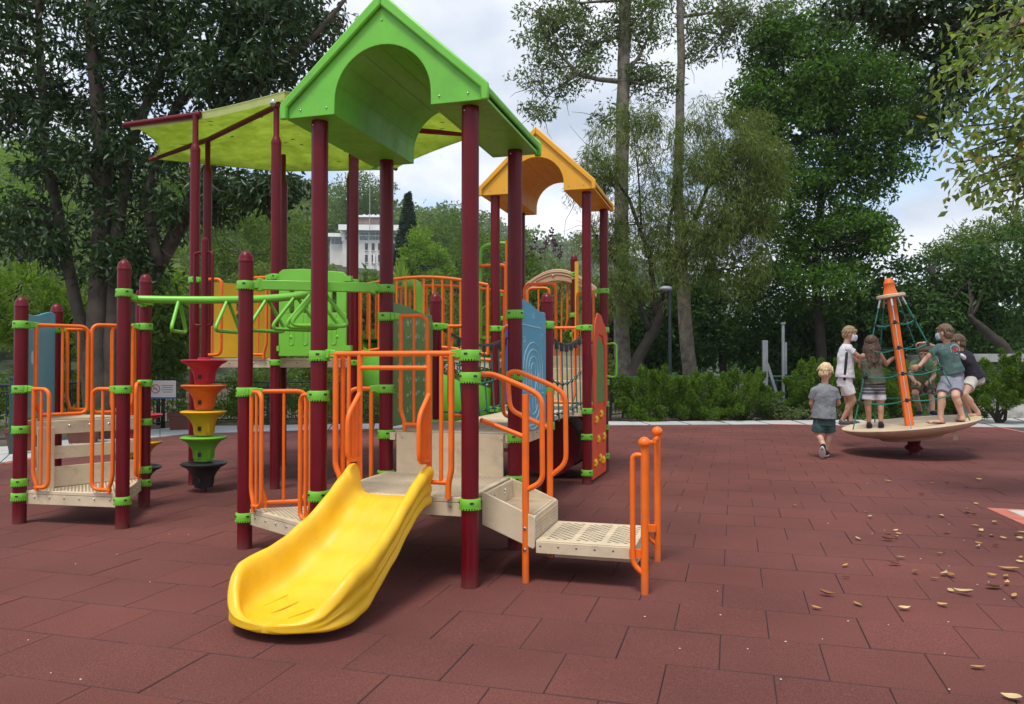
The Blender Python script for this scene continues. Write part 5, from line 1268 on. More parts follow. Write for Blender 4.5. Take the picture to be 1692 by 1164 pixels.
# 6: child in a dark jersey bending forward on the right rim
fa, fb = disc_at(1601, 689), disc_at(1615, 689); Y = 12.45; f0 = (fa + fb) / 2
J = dict(head=RT(1581, 566, Y), neck=RT(1587, 581, Y), chest=RT(1597, 597, Y), pelvis=RT(1610, 623, Y), shL=RT(1588, 588, Y - .12), shR=RT(1592, 586, Y + .14), elL=RT(1573, 606, Y - .06), elR=RT(1574, 600, Y + .16), wrL=RT(1560, 603, Y - .05), wrR=RT(1557, 598, Y + .12),
         hipL=RT(1607, 627, Y - .07), hipR=RT(1608, 627, Y + .07), knL=RT(1592, 652, fb.y - .02), knR=RT(1589, 650, fa.y + .1), anL=an(fb), anR=an(fa) + E2 * .1, toeL=fb - E1 * .2, toeR=fa - E1 * .2)
kid6, J6 = person('child in dark jersey and cream shorts with yellow flip-flops, half hidden on right rim', f0, J, -E1 - E2 * .1 - Vector((0, 0, .3)), dict(shirt=M['darkjersey'], shorts=M['creamshorts'], shoes=M['yellowflip'], sole=M['yellowflip'], hair=M['lightbrown']), lambda *a: short_hair(*a, back=.03), s=.98, sleeve=.6, shorts_to=.60, flip=True, hem=.06)
pt = MB(); c0 = J6['shL'].lerp(J6['chest'], .25) - E2 * .055; pt.ell(c0, (.05, .045, .09), Vector((0, 0, 1)).rotation_difference((J6['chest'] - J6['shL']).normalized()).to_matrix()); pt.build('shoulder_panel', M['whitetee'], kid6)
# ------------------------------------------------------------------ foliage helpers
def unit(v): return v / np.maximum(np.linalg.norm(v, axis=-1, keepdims=True), 1e-9)
def leaves(name, pts, out, rng, L, W, m, parent, droop=.3, spread=.8, fold=.18, jitter=.25, kind=None):
    """one small folded blade per point: 4 vertices, 2 triangles"""
    n = len(pts)
    if n == 0: return None
    d = unit(out * (1 - spread) + rng.normal(size=(n, 3)) * spread + np.array([0, 0, -droop]))
    h = rng.normal(size=(n, 3)); h[:, 2] *= .5; s = unit(np.cross(d, h)); nn = np.cross(s, d)
    ls = (L * (1 + rng.uniform(-jitter, jitter, n)))[:, None]; ws = (W * (1 + rng.uniform(-jitter, jitter, n)))[:, None]
    v = np.empty((n, 4, 3)); v[:, 0] = pts; v[:, 1] = pts + d * ls * .45 + s * ws * .5 + nn * ws * fold; v[:, 2] = pts + d * ls - nn * ls * .08; v[:, 3] = pts + d * ls * .45 - s * ws * .5 + nn * ws * fold
    me = bpy.data.meshes.new(name); me.vertices.add(n * 4); me.vertices.foreach_set('co', v.ravel())
    b = np.arange(n)[:, None] * 4; tri = np.concatenate([b + [0, 1, 2], b + [0, 2, 3]], 1).ravel()
    me.loops.add(len(tri)); me.loops.foreach_set('vertex_index', tri.astype(np.int32))
    me.polygons.add(n * 2); me.polygons.foreach_set('loop_start', (np.arange(n * 2) * 3).astype(np.int32)); me.polygons.foreach_set('loop_total', np.full(n * 2, 3, np.int32))
    me.materials.append(m); me.update(calc_edges=True); me.validate()
    o = link(name, me, parent)
    if kind: o['kind'] = kind
    return o
def in_ell(rng, c, r, n, shell=.0):
    d = unit(rng.normal(size=(n, 3))); k = (shell + (1 - shell) * rng.uniform(0, 1, n)) ** (1 / 3)
    return np.array(c) + d * np.array(r) * k[:, None]
def clumped(rng, centres, rc, per, flat=.7):
    n = len(centres); c = np.repeat(centres, per, 0); d = unit(rng.normal(size=(n * per, 3))); k = rng.uniform(.1, 1, n * per) ** .45
    rad = np.repeat(rc * rng.uniform(.6, 1.3, n), per); off = d * (k * rad)[:, None]; off[:, 2] *= flat
    return c + off, d
def limb(mb, a, b, r0, r1, rng, sag=.0, wob=.08, n=7, seg=7):
    a, b = Vector(a), Vector(b); L = (b - a).length; pts, rs = [], []
    ph = rng.uniform(0, 6.28, 3); o1 = (b - a).orthogonal().normalized(); o2 = (b - a).normalized().cross(o1)
    for i in range(n):
        t = i / (n - 1); w = wob * L * math.sin(math.pi * t)
        pts.append(a.lerp(b, t) + o1 * (w * math.sin(ph[0] + 5 * t)) + o2 * (w * math.sin(ph[1] + 4 * t)) + Vector((0, 0, sag * L * math.sin(math.pi * t)))); rs.append(r0 + (r1 - r0) * t)
    mb.tube(pts, rs, seg); return pts
def tree(name, label, base, trunks, blobs, leaf, lm, bark, seed, cat='tree', group=None, limbs=10, droop=.3, spread=.75, per=60, rc=.5, flat=.7, twig=.012, limb_r=.06, shell=.0, limbsag=.06, parent_loc=True):
    """trunks: lists of (x,y,z,r) in world space; blobs: (centre, radii, clumps)"""
    rng = np.random.default_rng(seed); base = Vector(base)
    t = thing(name, label, cat, base, 0, group); tb = MB(); heads = []
    for tr in trunks:
        pts = [Vector(p[:3]) - base for p in tr]; rs = [p[3] for p in tr]; fp, fr = [], []
        for i in range(len(pts) - 1):
            for k in range(5):
                q = k / 5; fp.append(pts[i].lerp(pts[i + 1], q) + Vector(rng.normal(size=3) * rs[i] * .06)); fr.append(rs[i] + (rs[i + 1] - rs[i]) * q)
        fp.append(pts[-1]); fr.append(rs[-1]); tb.tube(fp, fr, 12); heads += list(zip(fp, fr))[len(fp) // 3:]
    P_, O_ = [], []
    for c, r, n in blobs:
        cc = in_ell(rng, np.array(c) - np.array(base), r, n, shell)
        for k in range(min(limbs, n)):
            q = Vector(cc[k]); h = min(heads, key=lambda e: (e[0] - q).length + max(0, e[0].z - q.z) * .8)
            pts = limb(tb, h[0], q, min(limb_r, h[1] * .8), twig * .7, rng, limbsag)
            for j in range(2):
                e = pts[4] + Vector(rng.normal(size=3)) * rc * 1.2; limb(tb, pts[3], e, twig * 1.5, twig * .4, rng, 0, .06, 5, 5)
        p, d = clumped(rng, cc, rc, per, flat); P_.append(p); O_.append(d)
    if tb.v: tb.build('trunk', bark, t, angle=180)
    leaves('crown', np.concatenate(P_), np.concatenate(O_), rng, leaf[0], leaf[1], lm, t, droop, spread)
    return t
A = lambda v: np.array(v)
def B(px, py, Y, rx, rz, n, ry=None):
    """crown blob measured in the photograph: centre pixel, distance, half width and height in pixels"""
    k = Y / FPX; c = P(px, py, Y); return (tuple(c), (rx * k, (ry if ry else rx * k * .8), rz * k), n)
def TP(px, py, Y, r): p = P(px, py, Y); return (p.x, p.y, p.z, r)
def TB(px, Y, r, z=-.05): p = P(px, 600, Y); return (p.x, p.y, z, r)

LM = dict(
    dark=leafmat('dark_glossy_leaf', (.016, .042, .012), (.045, .090, .022), .36, .25, .4),
    rdark=leafmat('deep_green_leaf', (.038, .092, .014), (.095, .190, .028), .5, .42, .2, (.16, .27, .04)),
    shade=leafmat('dark_forest_leaf', (.024, .060, .014), (.060, .125, .026), .5, .3, .2),
    mid=leafmat('mid_green_leaf', (.058, .112, .020), (.135, .205, .040), .55, .42, .2),
    bright=leafmat('bright_green_leaf', (.10, .19, .02), (.21, .32, .04), .5, .48, .25),
    olive=leafmat('olive_needle_leaf', (.095, .135, .034), (.185, .235, .065), .6, .42, .15),
    grey=leafmat('grey_green_leaf', (.068, .108, .036), (.15, .195, .068), .55, .36, .25),
    juniper=leafmat('juniper_spray', (.045, .100, .012), (.145, .24, .030), .65, .3, .12),
    overhang=leafmat('yellow_green_leaf', (.10, .17, .045), (.26, .33, .10), .45, .45, .3, (.34, .22, .06)),
    hill=leafmat('hill_forest_leaf', (.065, .115, .022), (.165, .225, .050), .7, .3, .12),
    conifer=leafmat('conifer_needle', (.016, .042, .016), (.038, .07, .028), .6, .1, .15))

# ------------------------------------------------------------------ hill, far ridge, their forest
RIDGE = [(-700, 250), (-300, 190), (0, 212), (120, 225), (300, 262), (430, 292), (480, 288), (540, 290), (600, 306), (650, 330), (700, 342), (770, 372), (900, 420), (1100, 520), (1300, 560), (2400, 575)]
RIDGE2 = [(-700, 420), (500, 380), (700, 330), (745, 338), (790, 352), (840, 374), (900, 379), (960, 386), (1030, 398), (1150, 430), (1400, 500), (2400, 540)]
def lin(x, tab):
    if x <= tab[0][0]: return tab[0][1]
    for (a, p), (b, q) in zip(tab, tab[1:]):
        if x <= b: return p + (q - p) * (x - a) / (b - a)
    return tab[-1][1]
def hz(px, d, tab, d0, d1):
    lower = 20 if tab is RIDGE else 14
    T = (602 - (lin(px, tab) + lower)) / FPX; s = max(0, min(1, (d - d0) / (d1 - d0)))
    bump = noise.noise(Vector((px * .012, d * .02, 3))) * .05 * d * T
    z = EYE + T * d * s ** .75 if d <= d1 else EYE + T * d1 - (d - d1) * .25
    return (z + bump * s if d <= d1 * 1.02 else z) - (1.6 if s <= 0 else 0)
def terrain(name, tab, d0, d1, d2, m):
    mb = MB(); cols = list(range(-700, 2401, 40)); ds = [d0 - 4 + (d2 - d0 + 4) * (k / 30) for k in range(31)]
    vs = [((px - CX) / FPX * d, d, hz(px, d, tab, d0, d1) - (2.2 if d > d0 else .6)) for d in ds for px in cols]; n = len(cols)
    mb.add(vs, [(i * n + j, i * n + j + 1, (i + 1) * n + j + 1, (i + 1) * n + j) for i in range(30) for j in range(n - 1)])
    return tag(mb.build(name, m, angle=180), kind='structure')
M['hillsoil'] = mat('hill_undergrowth', (.035, .05, .018), .95, .4, .2)
hill = terrain('hill', RIDGE, 46, 235, 300, M['hillsoil'])
ridge = terrain('far_hill', RIDGE2, 300, 560, 700, M['hillsoil'])
rng = np.random.default_rng(11)
def forest(name, tab, d0, d1, pxr, ntree, rr, per, leaf, seed):
    rng = np.random.default_rng(seed); C, Rr = [], []
    for k in range(ntree):
        px = rng.uniform(*pxr); d = math.sqrt(rng.uniform(d0 * d0, d1 * d1)); r = rr * rng.uniform(.65, 1.35) * (.8 + .4 * d / d1)
        if 515 < px < 690 and 95 < d < 172: continue
        C.append(((px - CX) / FPX * d, d, hz(px, d, tab, d0 - 6, d1) + r * .25)); Rr.append(r)
    C, Rr = A(C), A(Rr); n = len(C); c = np.repeat(C, per, 0); r = np.repeat(Rr, per)
    d = unit(rng.normal(size=(n * per, 3))); d[:, 2] = np.abs(d[:, 2]) * 1.0 - .25
    lump = 1 + .22 * np.sin(d[:, 0] * 5 + c[:, 0]) * np.sin(d[:, 1] * 6 + c[:, 1]) * 1.2
    p = c + d * (r * lump * rng.uniform(.72, 1.05, n * per))[:, None]
    tag(leaves(name, p, d, rng, leaf[0], leaf[1], LM['hill'], None, .15, .65), kind='stuff')
forest('hill_forest', RIDGE, 52, 236, (-560, 1040), 860, 3.6, 135, (1.05, .8), 3)
forest('far_forest', RIDGE2, 330, 560, (620, 1150), 300, 6.0, 70, (2.6, 2.0), 4)

# ------------------------------------------------------------------ white building on the hillside
bY = 150; k_ = bY / FPX
bp = P(606, 470, bY); bt = thing('apartment_building', 'white stone building with dark windows on the wooded hillside', 'building', (bp.x, bp.y, bp.z), R(3))
M['bwhite'] = mat('white_stone_cladding', (.66, .63, .60), .8, .1, .6); M['bpaint'] = mat('white_render', (.80, .80, .79), .7); M['bglass'] = mat('window_glass', (.10, .15, .16), .12, spec=.8); M['bdark'] = mat('dark_window', (.03, .032, .036), .2, spec=.7); M['bbrown'] = mat('brown_plant_screen', (.17, .13, .11), .8, .25, 1.5)
def bb(px0, px1, py0, py1, y0, y1, name, m, par=bt):
    x0, x1 = (px0 - 606) * k_, (px1 - 606) * k_; z1, z0 = (470 - py0) * k_, (470 - py1) * k_
    return MB().box(((x0 + x1) / 2, (y0 + y1) / 2, (z0 + z1) / 2), (x1 - x0, y1 - y0, z1 - z0)).build(name, m, par)
bb(566, 655, 397, 480, 0, 9, 'wall', M['bwhite']); bb(543, 566, 403, 480, 1.5, 9, 'wall', M['bwhite'])
bb(561, 659, 373, 382, -1.2, 9.5, 'parapet', M['bpaint']); bb(564, 656, 382, 398, .3, 8.5, 'wall', M['bpaint']); bb(541, 566, 385, 391, .4, 9, 'parapet', M['bpaint']); bb(543, 566, 391, 404, 2, 8.8, 'wall', M['bpaint'])
rfp = bb(590, 637, 357, 373, 1, 7, 'plant_room', M['bbrown'])
bb(588, 639, 354, 357, .8, 7.2, 'roof_edge', M['bpaint'], rfp)
for x in (597, 606, 612, 620): bb(x, x + 4, 351, 355, 2, 3, 'roof_unit', M['bpaint'], rfp)
for x0, x1 in ((594, 600), (601, 607), (610, 614), (615, 619), (620, 624), (625, 636), (640, 646), (648, 654), (570, 575), (577, 583)):
    f = bb(x0, x1, 384, 396, .05, .3, 'window', M['bglass']); bb(x0 - .4, x1 + .4, 389, 390, -.0, .05, 'mullion', M['bpaint'], f)
for x0, x1 in ((545, 549), (551, 556), (558, 563)): bb(x0, x1, 393, 401, 1.8, 2.1, 'window', M['bglass'])
for y0, y1 in ((402, 414), (421, 434)):
    for x0 in (603, 614, 624.5, 648, 576, 586): f = bb(x0, x0 + 4.6, y0, y1, -.08, .05, 'window', M['bdark']); bb(x0 - .6, x0 + 5.2, y1, y1 + .8, -.25, 0, 'sill', M['bwhite'], f)
bb(617, 619.5, 420, 436, -.5, -.1, 'downpipe', M['bpaint'])
mm_ = MB(); pm = P(611, 330, 148); mm_.tube([(0, 0, -6), (0, 0, 7)], [.09, .04], 8); tag(mm_.build('radio_mast', M['concrete'], loc=pm), 'thin pale mast rising from the trees above the white building', 'mast')

# ------------------------------------------------------------------ trees beyond the fence and in the middle distance
GM = 'bushy trees below the hillside'
mids = [(300, 520, 34, 70, 80, 'mid', 26), (395, 420, 40, 80, 100, 'mid', 36), (470, 400, 52, 70, 70, 'mid', 30), (440, 520, 30, 75, 90, 'olive', 30), (540, 500, 48, 45, 60, 'mid', 24), (330, 330, 60, 80, 60, 'mid', 26),
        (700, 440, 55, 45, 60, 'bright', 26), (775, 405, 88, 60, 55, 'mid', 28), (745, 385, 100, 60, 40, 'mid', 26), (790, 470, 45, 60, 70, 'mid', 30), (625, 505, 50, 45, 50, 'mid', 20), (612, 470, 120, 34, 26, 'mid', 16), (845, 430, 60, 50, 50, 'mid', 24), (590, 320, 175, 60, 30, 'mid', 20), (50, 520, 26, 70, 80, 'mid', 28), (30, 300, 70, 90, 70, 'bright', 30), (560, 600, 26, 80, 70, 'mid', 30)]
tl = ['dense shrubby tree behind the left railing sign', 'tall olive green tree seen between the hexagonal tower posts', 'tree with fine pale foliage right of the rear sail post', 'low grey green tree behind the lime panel', 'dark bushy tree at the foot of the white building', 'far tree glimpsed under the shade sail edge',
      'yellow green tree beside the palm frond', 'round topped tree right of the conifer', 'broad tree on the skyline beyond the conifer', 'dull green tree above the arched orange bridge', 'tree half hiding the base of the white building', 'small crown at the foot of the white building wall', 'tree below the far ridge under the yellow roof', 'trees crown on the skyline above the white building', 'shadowed tree behind the leftmost posts', 'sunlit tree on the slope at the far left edge', 'thick bush behind the spiral chute']
for i, (px, py, Yd, rx, rz, lk, n) in enumerate(mids):
    k = Yd / FPX; bz = max(-.05, (EYE + (602 - py - rz * 1.3) * k) - 3 if Yd > 45 else -.05)
    base = P(px, 600, Yd); base.z = bz
    tree('bushy_tree', tl[i], base, [[(base.x, base.y, bz, .2), (*P(px + 3, py, Yd), .06)]], [B(px, py, Yd, rx, rz, n), B(px, py + rz * .7, Yd, rx * .9, rz * .6, n // 2)], (.16 * (Yd / 35) ** .8, .085 * (Yd / 35) ** .8), LM[lk], M['bark'], 100 + i, group=GM, limbs=4, per=170, rc=rx * k * .38, flat=.75, droop=.2)
# conifer
rngc = np.random.default_rng(8); Yc = 84; kc = Yc / FPX; cb = P(674, 470, Yc); ct_ = thing('conifer', 'dark narrow spire-shaped conifer rising above the slope', 'tree', cb)
MB().tube([(0, 0, -2), (0, 0, (470 - 320) * kc)], [.35, .03], 8).build('trunk', M['barkdark'], ct_)
pp_, dd_ = [], []
for lv in range(26):
    t = lv / 25; z = (470 - 440 + t * 118) * kc; r = (30 * (1 - t) ** 1.05 + .8) * kc
    for a in rngc.uniform(0, 6.28, 11):
        s = rngc.uniform(.25, 1.0, 34); pp_.append(np.stack([np.cos(a) * r * s, np.sin(a) * r * s, z - .25 * r * s + rngc.normal(0, .12, 34)], 1)); dd_.append(np.tile([math.cos(a), math.sin(a), -.2], (34, 1)))
leaves('crown', np.concatenate(pp_), np.concatenate(dd_), rngc, .42, .16, LM['conifer'], ct_, .1, .5)
# fan of a traveller's palm
pf = P(662, 470, 46); pt_ = thing('palm', 'single bright green fan palm frond catching the light', 'palm', (pf.x, pf.y, .0)); kk = 46 / FPX
st_ = MB(); st_.tube([(0, 0, 0), (0, 0, pf.z + .1)], .12, 8); st_.build('stem', M['bark'], pt_)
fr = MB()
for k in range(-8, 9):
    a = R(90 + k * 8.5); L = (50 - abs(k) * 3.2) * kk; c = Vector((0, 0, pf.z - .1 + abs(k) * -.03)); d = Vector((math.cos(a) * .6, .1 * (k % 2), math.sin(a))).normalized(); s = Vector((-d.z, 0, d.x)) * .085
    fr.add([c, c + d * L * .5 + s, c + d * L, c + d * L * .5 - s], [(0, 1, 2), (0, 2, 3)])
fr.build('frond', LM['bright'], pt_, smooth=False)
sf_ = P(700, 440, 46) - Vector((pf.x, pf.y, 0)); f2 = MB()
for k in range(26):
    t = k / 25; c = Vector((.3 + 1.9 * t, 0, pf.z - .1 + 1.3 * t - .5 * t * t))
    for sgn in (-1, 1): d = Vector((.5, .1, sgn * .9)).normalized(); f2.add([c, c + d * .2 + Vector((.03, 0, 0)), c + d * .45], [(0, 1, 2)])
f2.build('frond', LM['mid'], pt_, smooth=False)

# crape myrtle behind the bridge, dark seed heads
my = tree('crape_myrtle', 'flowering shrub with dark seed heads behind the bridge and yellow tower', G(890, 690), [[TB(890, 17, .05), TP(890, 520, 17, .03)], [TB(900, 17, .05), TP(920, 500, 17, .03)]], [B(890, 500, 17, 62, 75, 40), B(820, 560, 17, 70, 70, 34), B(930, 580, 17, 50, 70, 30), B(760, 600, 17.5, 60, 60, 26)], (.085, .045), LM['mid'], M['bark'], 61, cat='shrub', limbs=8, per=75, rc=.3, limb_r=.02)
sh = MB(); rs_ = random.Random(2); bs = G(890, 690)
for px, py in ((878, 412), (884, 400), (893, 420), (905, 395), (912, 388), (917, 405), (925, 415), (870, 425), (900, 408), (914, 398)):
    q = P(px, py, 17) - bs; sh.tube([q + Vector((0, 0, -.3)), q + Vector((.02, 0, .12))], .006, 5)
    for k in range(9): sh.ell(q + Vector((rs_.uniform(-.05, .05), rs_.uniform(-.05, .05), rs_.uniform(-.15, .14))), (.025, .025, .025), seg=6, rings=4)
M['seed'] = mat('purple_seed_head', (.06, .025, .035), .8); sh.build('seed_heads', M['seed'], my)
# small climbers and undergrowth behind the low walls
def bush(name, label, px, py, Y, rx, rz, n, lm, seed, per=120, rc=.28, leaf=(.09, .05), cat='bush', group=None, blobs=None, droop=.15):
    base = P(px, 600, Y); base.z = -.05
    return tree(name, label, base, [[(base.x, base.y, -.05, .05), (*P(px, py, Y), .02)]], blobs or [B(px, py, Y, rx, rz, n)], leaf, lm, M['barkdark'], seed, cat=cat, group=group, limbs=5, per=per, rc=rc, limb_r=.025, droop=droop)
GB = 'shrubs behind the black railing'
bush('leafy_shrub', 'bright green large-leaved shrub at the far left edge', 25, 500, 17.5, 60, 70, 34, LM['bright'], 71, group=GB, leaf=(.15, .07), per=60)
bush('leafy_shrub', 'sunlit shrub behind the blue panel', 115, 540, 18, 60, 60, 34, LM['bright'], 72, group=GB, leaf=(.13, .06), per=70)
bush('leafy_shrub', 'glossy drooping shrub beside the no smoking sign', 270, 560, 17.8, 48, 75, 40, LM['mid'], 73, group=GB, leaf=(.17, .075), per=60, droop=.7)
bush('leafy_shrub', 'pale tipped shrub under the overhead ladder', 262, 480, 19, 40, 40, 22, LM['bright'], 74, group=GB, leaf=(.15, .07), per=60, droop=.6)
bush('ground_shrub', 'low mixed shrubbery seen below the lime panel', 420, 655, 20, 110, 55, 60, LM['mid'], 75, group=GB, leaf=(.10, .05), per=110)
bush('ground_shrub', 'dense low greenery behind the spiral chute', 600, 665, 21, 110, 50, 60, LM['mid'], 76, group=GB, leaf=(.10, .05), per=110)
bush('ground_shrub', 'dark low greenery behind the left fence', 60, 650, 18.5, 120, 45, 50, LM['mid'], 77, group=GB, leaf=(.11, .05), per=90)
bush('ground_shrub', 'low plants between the fence and the big trunk', 200, 660, 19, 90, 40, 40, LM['mid'], 78, group=GB, leaf=(.11, .05), per=90)
bush('ground_shrub', 'undergrowth around the red bench', 780, 650, 22, 110, 60, 50, LM['mid'], 79, group=GB, leaf=(.10, .05), per=100)
bush('ground_shrub', 'undergrowth behind the coral climbing wall', 940, 640, 21, 90, 70, 50, LM['mid'], 80, group=GB, leaf=(.10, .05), per=100)

# ------------------------------------------------------------------ the big dark tree at the left
Yb = 15.0
tree('broadleaf_tree', 'huge dark multi-stemmed tree with glossy leaves overhanging the left towers', G(165, 690),
     [[TB(166, Yb, .27), TP(160, 560, Yb, .21), TP(165, 440, Yb, .18), TP(172, 330, Yb, .17), TP(165, 200, Yb, .14), TP(150, 60, Yb, .11), TP(150, -120, Yb, .06)],
      [TB(160, Yb, .16), TP(138, 560, Yb, .12), TP(100, 380, Yb, .11), TP(75, 240, Yb, .09), TP(65, 60, Yb, .07), TP(60, -60, Yb, .04)],
      [TB(176, Yb, .16), TP(188, 520, Yb, .14), TP(192, 400, Yb, .13), TP(215, 240, Yb, .10), TP(270, 110, Yb, .085), TP(330, 0, Yb, .07), TP(380, -120, Yb, .05)],
      [TB(180, Yb + .3, .18), TP(225, 500, Yb + .3, .17), TP(280, 410, Yb + .3, .15), TP(345, 280, Yb + .3, .13), TP(375, 130, Yb + .3, .11), TP(400, 0, Yb + .3, .09), TP(430, -150, Yb + .3, .05)],
      [TP(262, 440, Yb, .10), TP(240, 330, Yb, .09), TP(290, 180, Yb, .085), TP(370, 60, Yb, .07), TP(420, -60, Yb, .05)],
      [TP(365, 200, Yb, .08), TP(440, 130, Yb - .5, .06), TP(520, 60, Yb - 1, .05), TP(570, 0, Yb - 1, .03)]],
     [B(90, 60, Yb, 200, 130, 140, 2.0), B(330, 50, Yb, 190, 130, 145, 2.0), B(480, 20, Yb - .5, 105, 75, 74, 1.6), B(420, 120, Yb - .5, 110, 70, 52, 1.4), B(120, 260, Yb, 110, 90, 40, 1.2), B(55, 375, Yb - .6, 65, 50, 20, .9), B(170, 380, Yb, 110, 80, 36, 1.0), B(230, 250, Yb, 90, 90, 34, 1.0), B(20, 150, Yb, 60, 90, 24, 1.4),
      B(430, 315, Yb - .6, 80, 26, 26, .6), B(330, 330, Yb, 60, 50, 20, .8), B(215, 440, Yb, 60, 40, 18, .7), B(330, -170, Yb, 330, 130, 110, 2.6), B(-220, 60, Yb, 150, 230, 90, 2.2)],
     (.165, .058), LM['dark'], M['bark'], 21, limbs=9, per=52, rc=.42, droop=.55, spread=.7, limb_r=.05, twig=.010)

# ------------------------------------------------------------------ tall trees centre right
Yt = 26
tree('tall_tree', 'tall straight pale-trunked tree with sparse branches behind the yellow roof', G(1030, 668),
     [[TB(1030, Yt, .30), TP(1027, 500, Yt, .25), TP(1027, 300, Yt, .235), TP(1031, 100, Yt, .21), TP(1033, -60, Yt, .17), TP(1035, -300, Yt, .08)],
      [TP(1022, 135, Yt, .09), TP(985, 131, Yt, .075), TP(955, 122, Yt, .065), TP(925, 90, Yt, .05), TP(900, 55, Yt, .035), TP(885, 20, Yt, .02)],
      [TP(1036, 120, Yt, .07), TP(1055, 95, Yt, .06), TP(1075, 55, Yt, .04)], [TP(1028, 60, Yt, .05), TP(985, 72, Yt, .04), TP(955, 85, Yt, .02)], [TP(1030, 0, Yt, .06), TP(960, 5, Yt, .04), TP(890, -8, Yt, .02)],
      [TP(955, 124, Yt, .04), TP(915, 150, Yt, .025), TP(885, 180, Yt, .012)]],
     [B(905, 55, Yt, 62, 55, 26), B(890, 120, Yt, 38, 40, 12), B(935, 30, Yt, 60, 30, 16), B(960, 130, Yt, 50, 32, 14), B(895, 180, Yt, 32, 16, 6), B(1065, 45, Yt, 48, 50, 20), B(1085, 135, Yt, 36, 34, 12), B(1060, 120, Yt, 30, 34, 8), B(985, 55, Yt, 50, 40, 16), B(1000, -20, Yt, 120, 40, 30), B(1040, 20, Yt, 40, 40, 14), B(1000, 190, Yt, 26, 14, 4)],
     (.17, .06), LM['grey'], M['barkpale'], 31, limbs=5, per=60, rc=.5, droop=.45, limb_r=.035, twig=.012)
tree('tall_tree', 'slender pale leaning trunk that rises through the feathery tree', G(1142, 672),
     [[TB(1145, Yt + 1, .28), TP(1138, 600, Yt + 1, .25), TP(1128, 480, Yt + 1, .22), TP(1120, 300, Yt + 1, .17), TP(1126, 100, Yt + 1, .14), TP(1122, -40, Yt + 1, .11), TP(1122, -260, Yt + 1, .06)],
      [TP(1126, 28, Yt + 1, .06), TP(1170, 22, Yt + 1, .05), TP(1230, 24, Yt + 1, .035), TP(1280, 34, Yt + 1, .015)], [TP(1124, 45, Yt + 1, .04), TP(1160, 52, Yt + 1, .03), TP(1200, 60, Yt + 1, .015)]],
     [B(1190, 40, Yt + 1, 60, 36, 18), B(1250, 28, Yt + 1, 55, 32, 16), B(1150, 70, Yt + 1, 28, 30, 8), B(1170, 0, Yt + 1, 110, 26, 24), B(1215, 70, Yt + 1, 40, 22, 8), B(1300, 20, Yt + 1, 30, 30, 8)],
     (.17, .06), LM['grey'], M['barkpale'], 32, limbs=5, per=55, rc=.5, droop=.45, limb_r=.035, twig=.012)
# feathery dark-limbed tree
Yf = 24
tree('feathery_tree', 'olive green feathery drooping tree with dark leaning limbs', G(1040, 684),
     [[TB(1042, Yf, .20), TP(1055, 590, Yf, .18), TP(1080, 545, Yf, .16), TP(1100, 490, Yf, .12), TP(1112, 440, Yf, .10), TP(1150, 360, Yf, .07), TP(1185, 270, Yf, .04)],
      [TP(1085, 530, Yf, .10), TP(1075, 430, Yf, .07), TP(1040, 330, Yf, .05), TP(1000, 270, Yf, .02)], [TP(1105, 470, Yf, .08), TP(1105, 380, Yf, .06), TP(1120, 290, Yf, .03)], [TP(1075, 550, Yf, .09), TP(1040, 460, Yf, .05), TP(990, 400, Yf, .03), TP(960, 340, Yf, .015)], [TP(1120, 430, Yf, .07), TP(1180, 380, Yf, .04), TP(1230, 330, Yf, .02)], [TP(1060, 380, Yf, .035), TP(1055, 290, Yf, .025), TP(1045, 210, Yf, .012)]],
     [B(1200, 240, Yf, 95, 75, 90, 1.4), B(1240, 300, Yf, 65, 90, 60, 1.2), B(1160, 350, Yf, 110, 90, 90, 1.5), B(1040, 260, Yf, 85, 70, 36, 1.2), B(980, 290, Yf, 50, 50, 14, .9), B(1080, 430, Yf, 100, 70, 55, 1.3), B(1000, 400, Yf, 50, 60, 14, .9), B(1210, 420, Yf, 70, 70, 50, 1.2), B(1030, 480, Yf, 50, 40, 16, .8), B(1060, 200, Yf, 40, 30, 10, .8)],
     (.20, .024), LM['olive'], M['barkdark'], 33, limbs=9, per=125, rc=.42, droop=.9, spread=.45, flat=1.1, limb_r=.03, twig=.008)
# dense dark tree right
Yr = 27
tree('dense_tree', 'large dense deep green tree right of the feathery tree', G(1362, 665),
     [[TB(1362, Yr, .2), TP(1355, 560, Yr, .17), TP(1348, 450, Yr, .15), TP(1360, 300, Yr, .12), TP(1400, 150, Yr, .08)], [TP(1350, 470, Yr, .1), TP(1310, 360, Yr, .07), TP(1290, 250, Yr, .04)], [TP(1352, 330, Yr, .09), TP(1420, 260, Yr, .07), TP(1480, 210, Yr, .03)]],
     [B(1310, 130, Yr, 100, 90, 80, 2.0), B(1390, 90, Yr, 110, 90, 90, 2.2), B(1450, 190, Yr, 85, 85, 64, 1.8), B(1350, 220, Yr, 100, 70, 60, 1.8), B(1500, 180, Yr, 45, 60, 26, 1.2), B(1440, 280, Yr, 70, 50, 34, 1.3), B(1320, 340, Yr, 90, 80, 70, 1.7), B(1390, 400, Yr, 85, 60, 50, 1.5), B(1340, 470, Yr, 120, 60, 64, 1.8), B(1250, 180, Yr, 50, 50, 22, 1.2), B(1300, 60, Yr, 60, 40, 24, 1.4), B(1430, 390, Yr, 45, 35, 16, .9)],
     (.18, .08), LM['rdark'], M['barkdark'], 41, limbs=6, per=95, rc=.62, droop=.35, limb_r=.05)
GD = 'shadowy trees closing the background'
